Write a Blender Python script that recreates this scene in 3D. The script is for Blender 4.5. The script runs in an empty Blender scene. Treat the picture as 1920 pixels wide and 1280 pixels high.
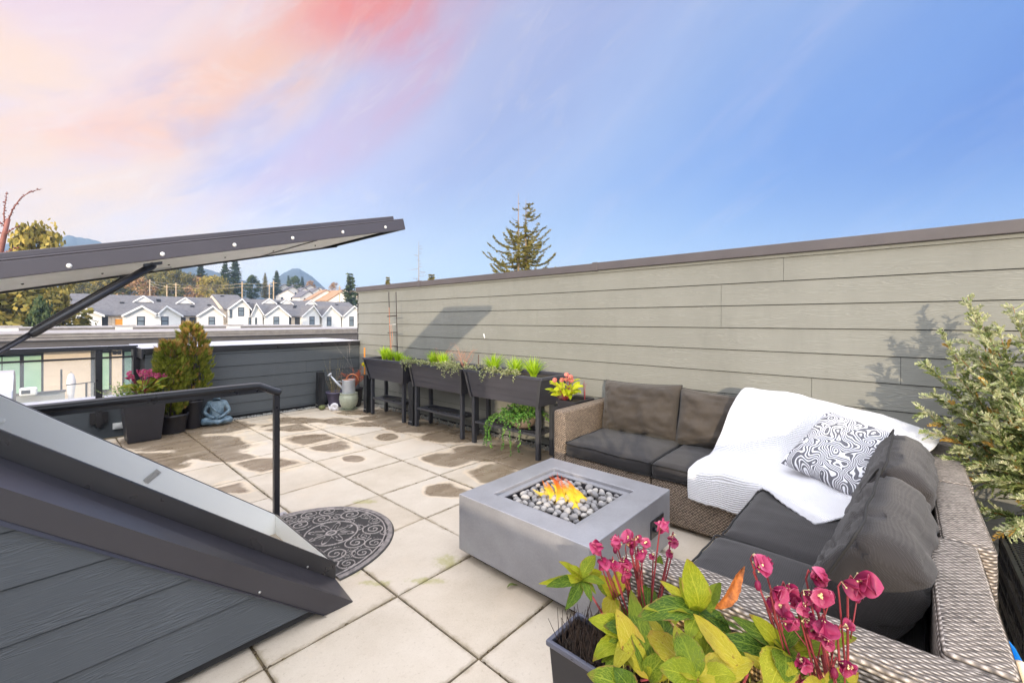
import bpy, math, random
from mathutils import Vector, Matrix, noise
R = math.radians
PI = math.pi
random.seed(7)
scn = bpy.context.scene
COL = scn.collection

# ------------------------------------------------------------------ camera
cd = bpy.data.cameras.new("camera")
cam = bpy.data.objects.new("camera", cd)
COL.objects.link(cam)
cam.location = (0, 0, 1.42)
cam.rotation_euler = (R(90), 0, -R(47.76))
cd.sensor_width = 36
cd.lens = 15.075
cd.shift_y = -0.0208
cd.clip_start = 0.02
cd.clip_end = 9000
scn.camera = cam

# ------------------------------------------------------------------ view
scn.view_settings.view_transform = 'Standard'
scn.view_settings.look = 'None'
scn.view_settings.exposure = 0.4
scn.view_settings.gamma = 1
scn.cycles.max_bounces = 6
scn.cycles.volume_bounces = 0
scn.cycles.caustics_reflective = False
scn.cycles.caustics_refractive = False

# ------------------------------------------------------------------ node maths helper
class N:
    """wraps a socket so shader maths can be written as expressions"""
    def __init__(s, nt, sock): s.nt = nt; s.s = sock
    def _m(s, op, b=None, c=None):
        n = s.nt.nodes.new('ShaderNodeMath'); n.operation = op
        s.nt.links.new(s.s, n.inputs[0])
        for i, v in ((1, b), (2, c)):
            if v is None: continue
            if isinstance(v, N): s.nt.links.new(v.s, n.inputs[i])
            else: n.inputs[i].default_value = v
        return N(s.nt, n.outputs[0])
    def __add__(s, b): return s._m('ADD', b)
    def __sub__(s, b): return s._m('SUBTRACT', b)
    def __mul__(s, b): return s._m('MULTIPLY', b)
    def __truediv__(s, b): return s._m('DIVIDE', b)
    def sin(s): return s._m('SINE')
    def cos(s): return s._m('COSINE')
    def abs(s): return s._m('ABSOLUTE')
    def frac(s): return s._m('FRACT')
    def floor(s): return s._m('FLOOR')
    def pow(s, b): return s._m('POWER', b)
    def gt(s, b): return s._m('GREATER_THAN', b)
    def mod(s, b): return s._m('FLOORED_MODULO', b)
    def max(s, b): return s._m('MAXIMUM', b)
    def min(s, b): return s._m('MINIMUM', b)
    def sm(s, a, b, lo=0.0, hi=1.0):
        n = s.nt.nodes.new('ShaderNodeMapRange'); n.interpolation_type = 'SMOOTHSTEP'
        s.nt.links.new(s.s, n.inputs[0])
        for i, v in zip((1, 2, 3, 4), (a, b, lo, hi)): n.inputs[i].default_value = v
        return N(s.nt, n.outputs[0])
def ramp(nt, fac, stops, interp='LINEAR'):
    n = nt.nodes.new('ShaderNodeValToRGB'); n.color_ramp.interpolation = interp
    e = n.color_ramp.elements
    while len(e) < len(stops): e.new(0.5)
    for i, (p, c) in enumerate(stops):
        e[i].position = p; e[i].color = (c[0], c[1], c[2], 1)
    nt.links.new(fac.s if isinstance(fac, N) else fac, n.inputs[0])
    return N(nt, n.outputs[0])
def mixc(nt, fac, a, b, mode='MIX'):
    n = nt.nodes.new('ShaderNodeMix'); n.data_type = 'RGBA'; n.blend_type = mode
    for i, v in ((0, fac), (6, a), (7, b)):
        if isinstance(v, N): nt.links.new(v.s, n.inputs[i])
        elif i == 0: n.inputs[0].default_value = v
        else: n.inputs[i].default_value = (v[0], v[1], v[2], 1)
    return N(nt, n.outputs[2])
def texn(nt, vec, scale, detail=4, rough=0.55, dist=0.0):
    n = nt.nodes.new('ShaderNodeTexNoise')
    n.inputs['Scale'].default_value = scale; n.inputs['Detail'].default_value = detail
    n.inputs['Roughness'].default_value = rough; n.inputs['Distortion'].default_value = dist
    if vec is not None: nt.links.new(vec.s if isinstance(vec, N) else vec, n.inputs['Vector'])
    return N(nt, n.outputs['Fac'])
def mapv(nt, vec, scale=(1, 1, 1), rot=(0, 0, 0), loc=(0, 0, 0)):
    n = nt.nodes.new('ShaderNodeMapping')
    nt.links.new(vec.s if isinstance(vec, N) else vec, n.inputs[0])
    n.inputs['Scale'].default_value = scale; n.inputs['Rotation'].default_value = rot
    n.inputs['Location'].default_value = loc
    return N(nt, n.outputs[0])
def sep(nt, vec):
    n = nt.nodes.new('ShaderNodeSeparateXYZ'); nt.links.new(vec.s if isinstance(vec, N) else vec, n.inputs[0])
    return [N(nt, o) for o in n.outputs]
def comb(nt, *v):
    n = nt.nodes.new('ShaderNodeCombineXYZ')
    for i, x in enumerate(v):
        if isinstance(x, N): nt.links.new(x.s, n.inputs[i])
        else: n.inputs[i].default_value = x
    return N(nt, n.outputs[0])

# ------------------------------------------------------------------ sun and sky
SUN_TRAVEL = Vector((0.829*0.9886, 0.559*0.9886, -0.151)).normalized()
sd = bpy.data.lights.new("sun", 'SUN')
sd.energy = 4.5
sd.angle = R(0.7)
sd.color = (1.0, 0.84, 0.62)
sun = bpy.data.objects.new("sun", sd)
COL.objects.link(sun)
sun.rotation_euler = SUN_TRAVEL.to_track_quat('-Z', 'Y').to_euler()
SUN_EL = math.asin(0.151)
SUN_AZ = math.atan2(-SUN_TRAVEL.x, -SUN_TRAVEL.y)      # clockwise from +Y

def lin(r, g, b):
    f = lambda v: (v/255/12.92) if v/255 <= .04045 else ((v/255+.055)/1.055)**2.4
    return (f(r), f(g), f(b))

w = bpy.data.worlds.new("World"); scn.world = w; w.use_nodes = True
nt = w.node_tree; nt.nodes.clear()
out = nt.nodes.new('ShaderNodeOutputWorld')
bg = nt.nodes.new('ShaderNodeBackground')
nish = nt.nodes.new('ShaderNodeTexSky'); nish.sky_type = 'NISHITA'; nish.sun_disc = False
nish.sun_elevation = SUN_EL; nish.sun_rotation = SUN_AZ
nish.air_density = 1.0; nish.dust_density = 0.6
bg0 = nt.nodes.new('ShaderNodeBackground'); bg0.inputs['Strength'].default_value = 0.03
nt.links.new(nish.outputs[0], bg0.inputs[0])
tc = nt.nodes.new('ShaderNodeTexCoord')
d = N(nt, tc.outputs['Generated'])
dx, dy, dz = sep(nt, d)
a = dx*0.6723 + dy*(-0.7403)          # camera's right axis, towards the south-east; sky laid out from image pixels
t = a*(-0.64) + dz*0.77               # across the cloud streaks
s_ = a*0.77 + dz*0.64                 # along them
# streaky warp
st = comb(nt, s_*1.1, t*3.2, dx*0.4 + dy*0.5)
n1 = texn(nt, st, 2.0, 4, 0.5, 0.3)
n2 = texn(nt, comb(nt, s_*2.2, t*5.5, 3.3), 1.8, 6, 0.6, 1.2)
tw = t + (n1 - 0.5)*0.16 + (n2 - 0.5)*0.05
tw2 = (tw + 0.3)/1.3
def P(v): return (v+0.3)/1.3
sky = ramp(nt, tw2, [
    (P(-0.24), lin(50, 112, 216)), (P(-0.08), lin(106, 150, 232)), (P(0.10), lin(154, 180, 238)), (P(0.20), lin(172, 190, 240)),
    (P(0.33), lin(172, 182, 232)), (P(0.43), lin(192, 194, 234)), (P(0.50), lin(212, 186, 216)),
    (P(0.56), lin(204, 194, 226)), (P(0.61), lin(232, 202, 204)), (P(0.655), lin(250, 198, 172)),
    (P(0.71), lin(244, 214, 208)), (P(0.79), lin(230, 200, 214)), (P(0.95), lin(190, 180, 225))])
# pale, slightly warm air low over the hills
hz = ramp(nt, (a + 1)/2, [(0.08, lin(255, 224, 190)), (0.20, lin(255, 234, 214)), (0.28, lin(228, 232, 240)),
                          (0.45, lin(196, 216, 242)), (0.62, lin(176, 204, 244)), (0.85, lin(118, 162, 234))])
sky = mixc(nt, dz.sm(0.05, 0.33, 1, 0), sky, hz)
# cream and peach drift in the lower west
pm = texn(nt, comb(nt, s_*2.0, t*5.0, 7.1), 1.5, 5, 0.6, 0.6)
peach = (a*(-1)).sm(0.46, 0.70) * pm.sm(0.34, 0.60) * dz.sm(0.02, 0.12) * dz.sm(0.36, 0.50, 1, 0)
sky = mixc(nt, peach*0.85, sky, lin(255, 216, 180))
# thin peach streak running down to the west
pst = (tw - 0.645).abs().sm(0.0, 0.05, 1, 0) * n2.sm(0.36, 0.62) * dz.sm(0.20, 0.32) * dz.sm(0.46, 0.56, 1, 0)
sky = mixc(nt, pst*0.55, sky, lin(255, 190, 142))
# hot coral core of the high streak
core = (t + (n2 - 0.5)*0.10 - 0.60).abs().sm(0.02, 0.12, 1, 0) * pm.sm(0.30, 0.55) * dz.sm(0.46, 0.57) * (a*(-1)).sm(0.02, 0.2)
sky = mixc(nt, core*0.9, sky, lin(255, 128, 100))
rose = (t + (n1 - 0.5)*0.12 - 0.51).abs().sm(0.0, 0.07, 1, 0) * n2.sm(0.35, 0.6) * dz.sm(0.28, 0.5) * (a*(-1)).sm(0.0, 0.2)
sky = mixc(nt, rose*0.38, sky, lin(236, 150, 178))
# wispy lines and soft mottling
n3 = texn(nt, comb(nt, s_*2.6, t*9.0, 1.0), 2.0, 8, 0.68, 1.6)
sky = mixc(nt, n3.sm(0.48, 0.75)*t.sm(0.0, 0.55)*0.30, sky, lin(255, 240, 232))
n4 = texn(nt, comb(nt, s_*1.3, t*4.2, 5.0), 2.2, 7, 0.62, 0.5)
sky = mixc(nt, n4.sm(0.48, 0.74)*0.26, sky, lin(214, 208, 240))
sky = mixc(nt, n4.sm(0.48, 0.25)*0.30*t.sm(-0.1, 0.3), sky, lin(126, 148, 216))
br = (a*(-1)).sm(0.0, 0.75)*0.36 + 1.0
sky = mixc(nt, 1.0, sky, comb(nt, br, br, br), 'MULTIPLY')
# glow around the low sun, behind the terrace
sv = -SUN_TRAVEL
ds = dx*sv.x + dy*sv.y + dz*sv.z
glow = mixc(nt, ds.sm(-0.1, 0.9), sky, (3.7*0.98, 3.7*0.98, 3.7*1.0))
# zenith brightened out of view, added to light the level surfaces
glow = mixc(nt, dz.sm(0.60, 0.82)*0.95, glow, (3.9*0.97, 3.9*0.98, 3.9*1.06))
nt.links.new(glow.s, bg.inputs[0]); bg.inputs['Strength'].default_value = 0.61
add = nt.nodes.new('ShaderNodeAddShader')
nt.links.new(bg.outputs[0], add.inputs[0]); nt.links.new(bg0.outputs[0], add.inputs[1])
nt.links.new(add.outputs[0], out.inputs[0])

# ------------------------------------------------------------------ mesh helpers
class MB:
    def __init__(s): s.v = []; s.f = []; s.m = []; s.uv = {}; s.sm = []
    def add(s, vs, fs, mi=0, smooth=False, uvs=None):
        o = len(s.v); s.v += [tuple(p) for p in vs]
        for k, f in enumerate(fs):
            s.f.append(tuple(i+o for i in f)); s.m.append(mi); s.sm.append(smooth)
            if uvs is not None: s.uv[len(s.f)-1] = [uvs[i] for i in f]
    def box(s, x0, x1, y0, y1, z0, z1, mi=0, uv=True):
        vs = [(x, y, z) for x in (x0, x1) for y in (y0, y1) for z in (z0, z1)]
        fs = [(0, 1, 3, 2), (4, 6, 7, 5), (0, 4, 5, 1), (2, 3, 7, 6), (0, 2, 6, 4), (1, 5, 7, 3)]
        o = len(s.v); s.v += vs
        for k, f in enumerate(fs):
            s.f.append(tuple(i+o for i in f)); s.m.append(mi); s.sm.append(False)
            ax = k//2
            q = []
            for i in f:
                p = vs[i]
                q.append(((p[1], p[2]), (p[0], p[2]), (p[1], p[0]))[ax] if ax < 2 else (p[0], p[1]))
            s.uv[len(s.f)-1] = q
    def obox(s, c, ax, ay, az, mi=0):
        """box by centre and three half-axis vectors"""
        c, ax, ay, az = Vector(c), Vector(ax), Vector(ay), Vector(az)
        vs = [c + ax*i + ay*j + az*k for i in (-1, 1) for j in (-1, 1) for k in (-1, 1)]
        if ax.cross(ay).dot(az) < 0: vs = [vs[i] for i in (1, 0, 3, 2, 5, 4, 7, 6)]
        s.add(vs, [(0, 1, 3, 2), (4, 6, 7, 5), (0, 4, 5, 1), (2, 3, 7, 6), (0, 2, 6, 4), (1, 5, 7, 3)], mi)
    def bar(s, p, q, w, h, up=(0, 0, 1), mi=0):
        p, q = Vector(p), Vector(q); d = (q-p); L = d.length; d.normalize()
        u = Vector(up); r = d.cross(u).normalized(); u = r.cross(d)
        s.obox((p+q)/2, d*L/2, r*w/2, u*h/2, mi)
    def tube(s, pts, rad, n=8, mi=0, cap=True, smooth=True):
        pts = [Vector(p) for p in pts]
        rs = rad if isinstance(rad, (list, tuple)) else [rad]*len(pts)
        vs = []; fs = []
        up = None
        for i, p in enumerate(pts):
            d = (pts[min(i+1, len(pts)-1)] - pts[max(i-1, 0)]).normalized()
            if up is None:
                up = Vector((0, 0, 1)) if abs(d.z) < .9 else Vector((1, 0, 0))
            r = d.cross(up)
            if r.length < 1e-5: r = d.cross(Vector((1, 0, 0)))
            r.normalize(); up = r.cross(d)
            for k in range(n):
                a = 2*PI*k/n
                vs.append(p + (r*math.cos(a) + up*math.sin(a))*rs[i])
        for i in range(len(pts)-1):
            for k in range(n):
                k2 = (k+1) % n
                fs.append((i*n+k, i*n+k2, (i+1)*n+k2, (i+1)*n+k))
        if cap:
            fs.append(tuple(range(n-1, -1, -1))); fs.append(tuple(range((len(pts)-1)*n, len(pts)*n)))
        s.add(vs, fs, mi, smooth)
    def lathe(s, c, prof, n=24, mi=0, smooth=True, sx=1, sy=1, rot=0):
        vs = []; fs = []
        for r, z in prof:
            for k in range(n):
                a = 2*PI*k/n + rot
                vs.append((c[0]+r*math.cos(a)*sx, c[1]+r*math.sin(a)*sy, c[2]+z))
        for i in range(len(prof)-1):
            for k in range(n):
                k2 = (k+1) % n
                fs.append((i*n+k, i*n+k2, (i+1)*n+k2, (i+1)*n+k))
        s.add(vs, fs, mi, smooth)
    def sph(s, c, r, n=10, m=7, mi=0, sc=(1, 1, 1), mat=None):
        vs = []; fs = []
        for i in range(m+1):
            th = PI*i/m
            for k in range(n):
                a = 2*PI*k/n
                p = Vector((r*sc[0]*math.sin(th)*math.cos(a), r*sc[1]*math.sin(th)*math.sin(a), r*sc[2]*math.cos(th)))
                if mat: p = mat @ p
                vs.append(p + Vector(c))
        for i in range(m):
            for k in range(n):
                k2 = (k+1) % n
                fs.append((i*n+k, (i+1)*n+k, (i+1)*n+k2, i*n+k2))
        s.add(vs, fs, mi, True)
    def build(s, name, mats, parent=None, bevel=0, base=None):
        me = bpy.data.meshes.new(name)
        b = Vector(base) if base is not None else (wl(parent) if parent else Vector((0, 0, 0)))
        me.from_pydata([(p[0]-b.x, p[1]-b.y, p[2]-b.z) for p in s.v], [], s.f)
        mats = mats if isinstance(mats, (list, tuple)) else [mats]
        for m in mats: me.materials.append(m)
        me.polygons.foreach_set('material_index', s.m)
        me.polygons.foreach_set('use_smooth', s.sm)
        if s.uv:
            ul = me.uv_layers.new(name='UVMap')
            for fi, q in s.uv.items():
                for li, c in zip(me.polygons[fi].loop_indices, q): ul.data[li].uv = c
        me.update()
        o = bpy.data.objects.new(name, me); COL.objects.link(o)
        if parent: o.parent = parent
        elif base is not None: o.location = b
        if bevel:
            md = o.modifiers.new('bevel', 'BEVEL'); md.width = bevel; md.segments = 2; md.limit_method = 'ANGLE'
            md.angle_limit = R(50)
        return o
def wl(o):
    p = Vector((0, 0, 0))
    while o: p = p + o.location; o = o.parent
    return p
def tag(o, label=None, cat=None, group=None, kind=None):
    if label: o['label'] = label
    if cat: o['category'] = cat
    if group: o['group'] = group
    if kind: o['kind'] = kind
    return o
def thing(name, label, cat, loc=(0, 0, 0), group=None):
    o = bpy.data.objects.new(name, None); COL.objects.link(o)
    o.location = loc; o.empty_display_size = 0.1
    return tag(o, label, cat, group)
def copy_tree(root, loc, label=None, group=None, scale=None, rz=None):
    def rec(o, par):
        c = o.copy(); COL.objects.link(c)
        if par: c.parent = par
        for ch in o.children: rec(ch, c)
        return c
    r = rec(root, None); r.location = loc
    if label: r['label'] = label
    if group: r['group'] = group
    if scale: r.scale = scale if isinstance(scale, (tuple, list)) else (scale,)*3
    if rz is not None: r.rotation_euler = (0, 0, rz)
    return r

# ------------------------------------------------------------------ materials
def newmat(name):
    m = bpy.data.materials.new(name); m.use_nodes = True
    nt = m.node_tree; b = nt.nodes['Principled BSDF']
    return m, nt, b
def obj_co(nt):
    n = nt.nodes.new('ShaderNodeTexCoord'); return N(nt, n.outputs['Object'])
def uv_co(nt):
    n = nt.nodes.new('ShaderNodeTexCoord'); return N(nt, n.outputs['UV'])
def pos_co(nt):
    n = nt.nodes.new('ShaderNodeNewGeometry'); return N(nt, n.outputs['Position'])
def island(nt):
    n = nt.nodes.new('ShaderNodeNewGeometry'); return N(nt, n.outputs['Random Per Island'])
def bump(nt, b, h, strength=0.3, dist=0.01):
    n = nt.nodes.new('ShaderNodeBump'); n.inputs['Strength'].default_value = strength
    n.inputs['Distance'].default_value = dist
    nt.links.new(h.s, n.inputs['Height']); nt.links.new(n.outputs[0], b.inputs['Normal'])
def mat(name, c, rough=0.6, metal=0.0, var=0.12, vs=6.0, bmp=0.0, bs=60.0, spec=0.5, c2=None, stretch=(1, 1, 1), coat=0):
    m, nt, b = newmat(name)
    co = mapv(nt, pos_co(nt), stretch)
    f = texn(nt, co, vs, 5, 0.6)
    lo = tuple(x*(1-var) for x in c); hi = tuple(min(1, x*(1+var)) for x in c)
    if c2: lo, hi = c, c2
    nt.links.new(ramp(nt, f, [(0.3, lo), (0.7, hi)]).s, b.inputs['Base Color'])
    r = texn(nt, co, vs*2.3, 3)
    nt.links.new((r*0.2 + (rough-0.1)).s, b.inputs['Roughness'])
    b.inputs['Metallic'].default_value = metal
    b.inputs['Specular IOR Level'].default_value = spec
    if coat: b.inputs['Coat Weight'].default_value = coat
    if bmp: bump(nt, b, texn(nt, co, bs, 4), bmp, 0.004)
    return m
def leafmat(name, cols, rough=0.55, trans=0.0, vs=3.0):
    m, nt, b = newmat(name)
    isl = island(nt)
    f = isl*0.65 + texn(nt, pos_co(nt), vs, 2)*0.45
    k = len(cols)
    nt.links.new(ramp(nt, f, [(0.1 + 0.85*i/(k-1), c) for i, c in enumerate(cols)]).s, b.inputs['Base Color'])
    b.inputs['Roughness'].default_value = rough
    b.inputs['Specular IOR Level'].default_value = 0.25
    if trans:
        o = nt.nodes['Material Output']
        t = nt.nodes.new('ShaderNodeBsdfTranslucent'); mx = nt.nodes.new('ShaderNodeMixShader')
        nt.links.new(b.inputs['Base Color'].links[0].from_socket, t.inputs[0])
        mx.inputs[0].default_value = trans
        nt.links.new(b.outputs[0], mx.inputs[1]); nt.links.new(t.outputs[0], mx.inputs[2])
        nt.links.new(mx.outputs[0], o.inputs[0])
    return m

def siding_mat(name, c, axis, rough=0.55, grain=1.0):
    """fibre cement with embossed wood grain running along an axis (0 = X, 1 = Y)"""
    m, nt, b = newmat(name)
    p = pos_co(nt)
    x, y, z = sep(nt, p)
    u = (x, y)[axis]
    row = (z/0.181).floor()
    co = comb(nt, u*1.6 + row*3.7, row*5.3, z*17.0)
    g = texn(nt, co, 1.6, 2, 0.5, 0.0)
    lines = ((g*78.0).sin()*0.5 + 0.5)
    wid = texn(nt, comb(nt, u*2.2, row*2.1, z*9.0), 1.2, 4)
    gr = lines.pow(2.0)*wid.sm(0.38, 0.62)
    fine = texn(nt, comb(nt, u*6, 0.0, z*150), 2.0, 3)
    n = texn(nt, p, 1.3, 5)
    st = texn(nt, comb(nt, x*7, y*7, z*0.9), 1.0, 4)
    dirt = texn(nt, comb(nt, x*2.2, y*2.2, z*0.6), 1.6, 5, .65)
    col = ramp(nt, n*0.55 + fine*0.25 + st*0.2, [(0.3, tuple(v*0.88 for v in c)), (0.7, tuple(v*1.1 for v in c))])
    col = mixc(nt, gr*0.16*grain, col, tuple(min(1, v*1.7) for v in c))
    col = mixc(nt, dirt.sm(.52, .75)*0.22, col, tuple(v*0.62 for v in c))
    tint = texn(nt, comb(nt, row*7.31, 0.0, 0.0), 1.0, 0)
    col = mixc(nt, tint.sm(0.35, 0.65)*0.10, col, tuple(v*0.8 for v in c))
    nt.links.new(col.s, b.inputs['Base Color'])
    b.inputs['Roughness'].default_value = rough
    b.inputs['Specular IOR Level'].default_value = 0.3
    bump(nt, b, gr*0.8 + fine*0.35, 0.5*grain, 0.004)
    return m

def wicker_mat(name, dark, mid, light, wv=0.011, ws=0.034):
    m, nt, b = newmat(name)
    u, v, _ = sep(nt, uv_co(nt))
    wob = texn(nt, uv_co(nt), 14, 2)
    wob2 = texn(nt, uv_co(nt), 42, 2)
    v2 = v + (wob - 0.5)*0.006 + (wob2 - 0.5)*0.003; u2 = u + (wob - 0.5)*0.012 + (wob2 - 0.5)*0.007
    rowi = (v2/wv).floor()
    cv = ((v2/wv).frac() - 0.5).abs()*2
    hv = (cv*cv)*(-1) + 1
    s = u2/ws + rowi*0.5 + texn(nt, comb(nt, rowi*3.7, 0.0, 0.0), 1.0, 0)*0.5
    hu = (s*(2*PI)).cos()*0.5 + 0.5
    h = hv*(hu*0.75 + 0.25)
    rnd = texn(nt, comb(nt, (s).floor()*3.17, rowi*7.7, 0.0), 1.0, 0)
    big = texn(nt, uv_co(nt), 5, 4)
    f = h*0.70 + rnd*0.42 + big*0.2 - 0.18
    col = ramp(nt, f, [(0.08, dark), (0.45, mid), (0.85, light)])
    nt.links.new(col.s, b.inputs['Base Color'])
    b.inputs['Roughness'].default_value = 0.5
    b.inputs['Specular IOR Level'].default_value = 0.4
    bump(nt, b, h, 0.9, 0.006)
    return m

def fabric_mat(name, c, line=600.0, bmp=0.35, c2=None, ripple=False):
    m, nt, b = newmat(name)
    uv = uv_co(nt)
    u, v, _ = sep(nt, uv)
    n = texn(nt, pos_co(nt), 5, 5, 0.65)
    fad = texn(nt, pos_co(nt), 1.7, 3)
    wv_ = ((u*line).sin()*0.5 + 0.5)*((v*line).sin()*0.5 + 0.5)
    col = ramp(nt, n*0.6 + fad*0.4, [(0.3, tuple(x*0.8 for x in c)), (0.72, c2 or tuple(x*1.35 for x in c))])
    col = mixc(nt, wv_*0.25, col, tuple(min(1, x*2.2) for x in c))
    if ripple:
        l = ((v*1500 + texn(nt, uv, 3, 2)*12).sin()*0.5 + 0.5)
        col = mixc(nt, l*0.22, col, tuple(min(1, x*2.2) for x in c))
    nt.links.new(col.s, b.inputs['Base Color'])
    b.inputs['Roughness'].default_value = 0.85
    b.inputs['Sheen Weight'].default_value = 0.15
    b.inputs['Specular IOR Level'].default_value = 0.2
    bump(nt, b, wv_*0.4 + texn(nt, pos_co(nt), 22, 4)*1.2, bmp, 0.005)
    return m

# ------------------------------------------------------------------ shared materials
M = {}
M['rwall'] = siding_mat('sage_siding', lin(131, 131, 124), 1, 0.6, 0.9)
M['bwall'] = siding_mat('slate_siding', lin(86, 90, 93), 0, 0.6, 0.35)
M['hwall'] = siding_mat('slate_siding_near', lin(84, 88, 92), 0, 0.55, 1.2)
M['cap'] = mat('cap_metal', lin(84, 78, 79), 0.42, 0.0, 0.12, 3, spec=0.5)
M['black_metal'] = mat('black_metal', (0.018, 0.018, 0.022), 0.3, 0.0, 0.15, 4, spec=0.6)
M['charcoal_metal'] = mat('charcoal_metal', lin(54, 52, 57), 0.33, 0.0, 0.08, 3, spec=0.6)
M['lid_metal'] = mat('lid_metal', lin(76, 73, 80), 0.4, 0.0, 0.07, 3, spec=0.5)
M['white_liner'] = mat('white_liner', (.93, .95, .93), 0.4, 0.0, 0.01, 2, spec=.5)
M['pale_cap'] = mat('pale_cap', lin(205, 205, 214), 0.35, 0.0, 0.05, 2)
M['steel'] = mat('steel', lin(190, 190, 188), 0.3, 0.8, 0.1, 9)
M['white'] = mat('white_paint', lin(235, 234, 230), 0.5, 0.0, 0.03, 2)
M['glass'], _nt, _b = newmat('clear_glass')
_b.inputs['Base Color'].default_value = (0.93, 0.97, 0.96, 1); _b.inputs['Roughness'].default_value = 0.02
_b.inputs['Alpha'].default_value = 0.13
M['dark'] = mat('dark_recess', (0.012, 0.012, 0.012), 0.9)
M['gap_shade'] = mat('gap_shade_paper', (.02, .02, .021), .9)  # near-black backing paper; its colour stands in for shade between boards
M['membrane'] = mat('membrane', lin(120, 118, 116), 0.8, 0, 0.2, 4)

# ------------------------------------------------------------------ paving
def slab_material():
    m, nt, b = newmat('concrete_slab')
    p = pos_co(nt)
    at = nt.nodes.new('ShaderNodeAttribute'); at.attribute_name = 'wet'; wet = N(nt, at.outputs['Fac'])
    am = nt.nodes.new('ShaderNodeAttribute'); am.attribute_name = 'moss'; moss = N(nt, am.outputs['Fac'])
    isl = island(nt)
    n = texn(nt, p, 3.0, 6, 0.62); f = texn(nt, p, 190, 3, 0.7); sp = texn(nt, p, 60, 4, 0.7)
    dry = ramp(nt, n*0.6 + f*0.3 + isl*0.1, [(0.32, lin(174, 160, 139)), (0.5, lin(192, 179, 160)), (0.68, lin(204, 192, 175))])
    ae = nt.nodes.new('ShaderNodeAttribute'); ae.attribute_name = 'edge'; edge = N(nt, ae.outputs['Fac'])
    dry = mixc(nt, isl.sm(0.0, 1.0)*0.22, dry, lin(196, 188, 176))
    dry = mixc(nt, sp.sm(0.56, 0.72)*0.42, dry, lin(150, 136, 116))
    dry = mixc(nt, texn(nt, p, 26, 5, .7).sm(.56, .74)*.30, dry, lin(170, 154, 132))
    grime = (edge*0.9 + (texn(nt, p, 11, 5, .65) - 0.5)*1.7).sm(0.45, 1.1)
    dry = mixc(nt, grime*0.55, dry, lin(128, 112, 84))
    dry = mixc(nt, texn(nt, p, 1.1, 4).sm(0.5, 0.72)*0.35, dry, lin(208, 186, 158))
    wn = texn(nt, p, 8, 5, 0.6)
    wm = (wet + (wn - 0.5)*0.30 + (texn(nt, p, 40, 4) - 0.5)*0.16)
    k = wm.sm(0.40, 0.60)
    rim = wm.sm(0.26, 0.42)*wm.sm(0.42, 0.6, 1, 0)
    pn = mapv(nt, p, (1, 5, 1))
    wetc = ramp(nt, texn(nt, pn, 1.6, 5)*0.7 + wn*0.3, [(0.35, lin(94, 74, 50)), (0.52, lin(128, 109, 85)), (0.7, lin(150, 134, 113))])
    col = mixc(nt, rim*0.35, dry, lin(222, 196, 158))
    col = mixc(nt, k*0.82, col, wetc)
    mk = (moss + (texn(nt, p, 22, 6, .7) - 0.5)*1.6).sm(0.45, 1.15)
    col = mixc(nt, mk*0.6, col, lin(150, 146, 74))
    nt.links.new(col.s, b.inputs['Base Color'])
    nt.links.new((k*(-0.5) + 0.78 + (n-0.5)*0.2).s, b.inputs['Roughness'])
    bump(nt, b, f*0.6 + sp*0.6 + n, 0.25, 0.003)
    return m
WETS = [((2.176,4.74),(2.32,4.581),(2.096,4.567)), ((2.165,4.173),(2.239,4.092),(2.116,4.078)), ((2.835,4.633),(2.935,4.522),(2.747,4.489)), ((2.807,3.416),(2.975,3.231),(2.674,3.254)), ((2.299,2.826),(2.431,2.68),(2.195,2.698)),  # stain and moss ellipses traced in image pixels, projected onto the floor beforehand
       ((1.499,4.616),(1.703,4.391),(1.425,4.39)), ((1.118,4.212),(1.228,4.091),(1.08,4.069)), ((2.249,5.139),(2.515,4.846),(2.143,4.897)), ((2.222,6.045),(2.508,5.73),(2.126,5.785)), ((2.906,5.785),(3.209,5.451),(2.803,5.578)), ((2.862,2.786),(3.015,2.617),(2.675,2.604))]
WET = [((1.288,5.216),(1.512,4.969),(1.24,5.019)), ((1.506,6.834),(1.935,6.36),(1.401,6.357)), ((1.09,6.248),(1.551,5.741),(1.002,5.744)), ((1.328,5.796),(1.613,5.481),(1.223,5.339)), ((0.821,5.578),(1.047,5.329),(0.774,5.257)),
       ((2.465,6.319),(2.719,6.04),(2.389,6.124)), ((3.419,5.515),(3.732,5.17),(3.293,5.312)), ((3.398,4.707),(3.683,4.394),(3.252,4.506)), ((3.427,4.089),(3.745,3.738),(3.232,3.856)), ((3.273,3.243),(3.551,2.938),(3.052,3.024)),
       ((3.335,2.809),(3.554,2.568),(3.099,2.61)), ((3.451,6.016),(3.782,5.652),(3.335,5.815)), ((3.258,5.122),(3.698,4.637),(3.176,4.994)), ((2.856,5.841),(2.957,5.729),(2.826,5.78)), ((0.552,1.908),(0.569,1.889),(0.55,1.9))]
MOSS = [((1.711,3.111),(1.795,3.018),(1.686,3.066)), ((1.158,2.369),(1.269,2.247),(1.12,2.29)), ((1.223,2.105),(1.301,2.019),(1.206,2.075)), ((1.612,1.982),(1.676,1.912),(1.557,1.914)), ((1.419,1.917),(1.509,1.818),(1.396,1.886))]
def field(x, y, L):
    best = 0.0
    for (c, p, q) in L:
        a1, a2 = p[0]-c[0], p[1]-c[1]; b1, b2 = q[0]-c[0], q[1]-c[1]
        D = a1*b2 - a2*b1
        ux, uy = x-c[0], y-c[1]
        s = (ux*b2 - uy*b1)/D; t = (a1*uy - a2*ux)/D
        d = math.hypot(s, t)
        v = 0.5 + (1-d)*0.9
        if v > best: best = v
    return min(1.0, best)
XL = [-3.0, -1.82, -1.21, -0.6, 0.01, 0.62, 1.243, 1.858, 2.47, 3.083, 3.695, 3.83]
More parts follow.
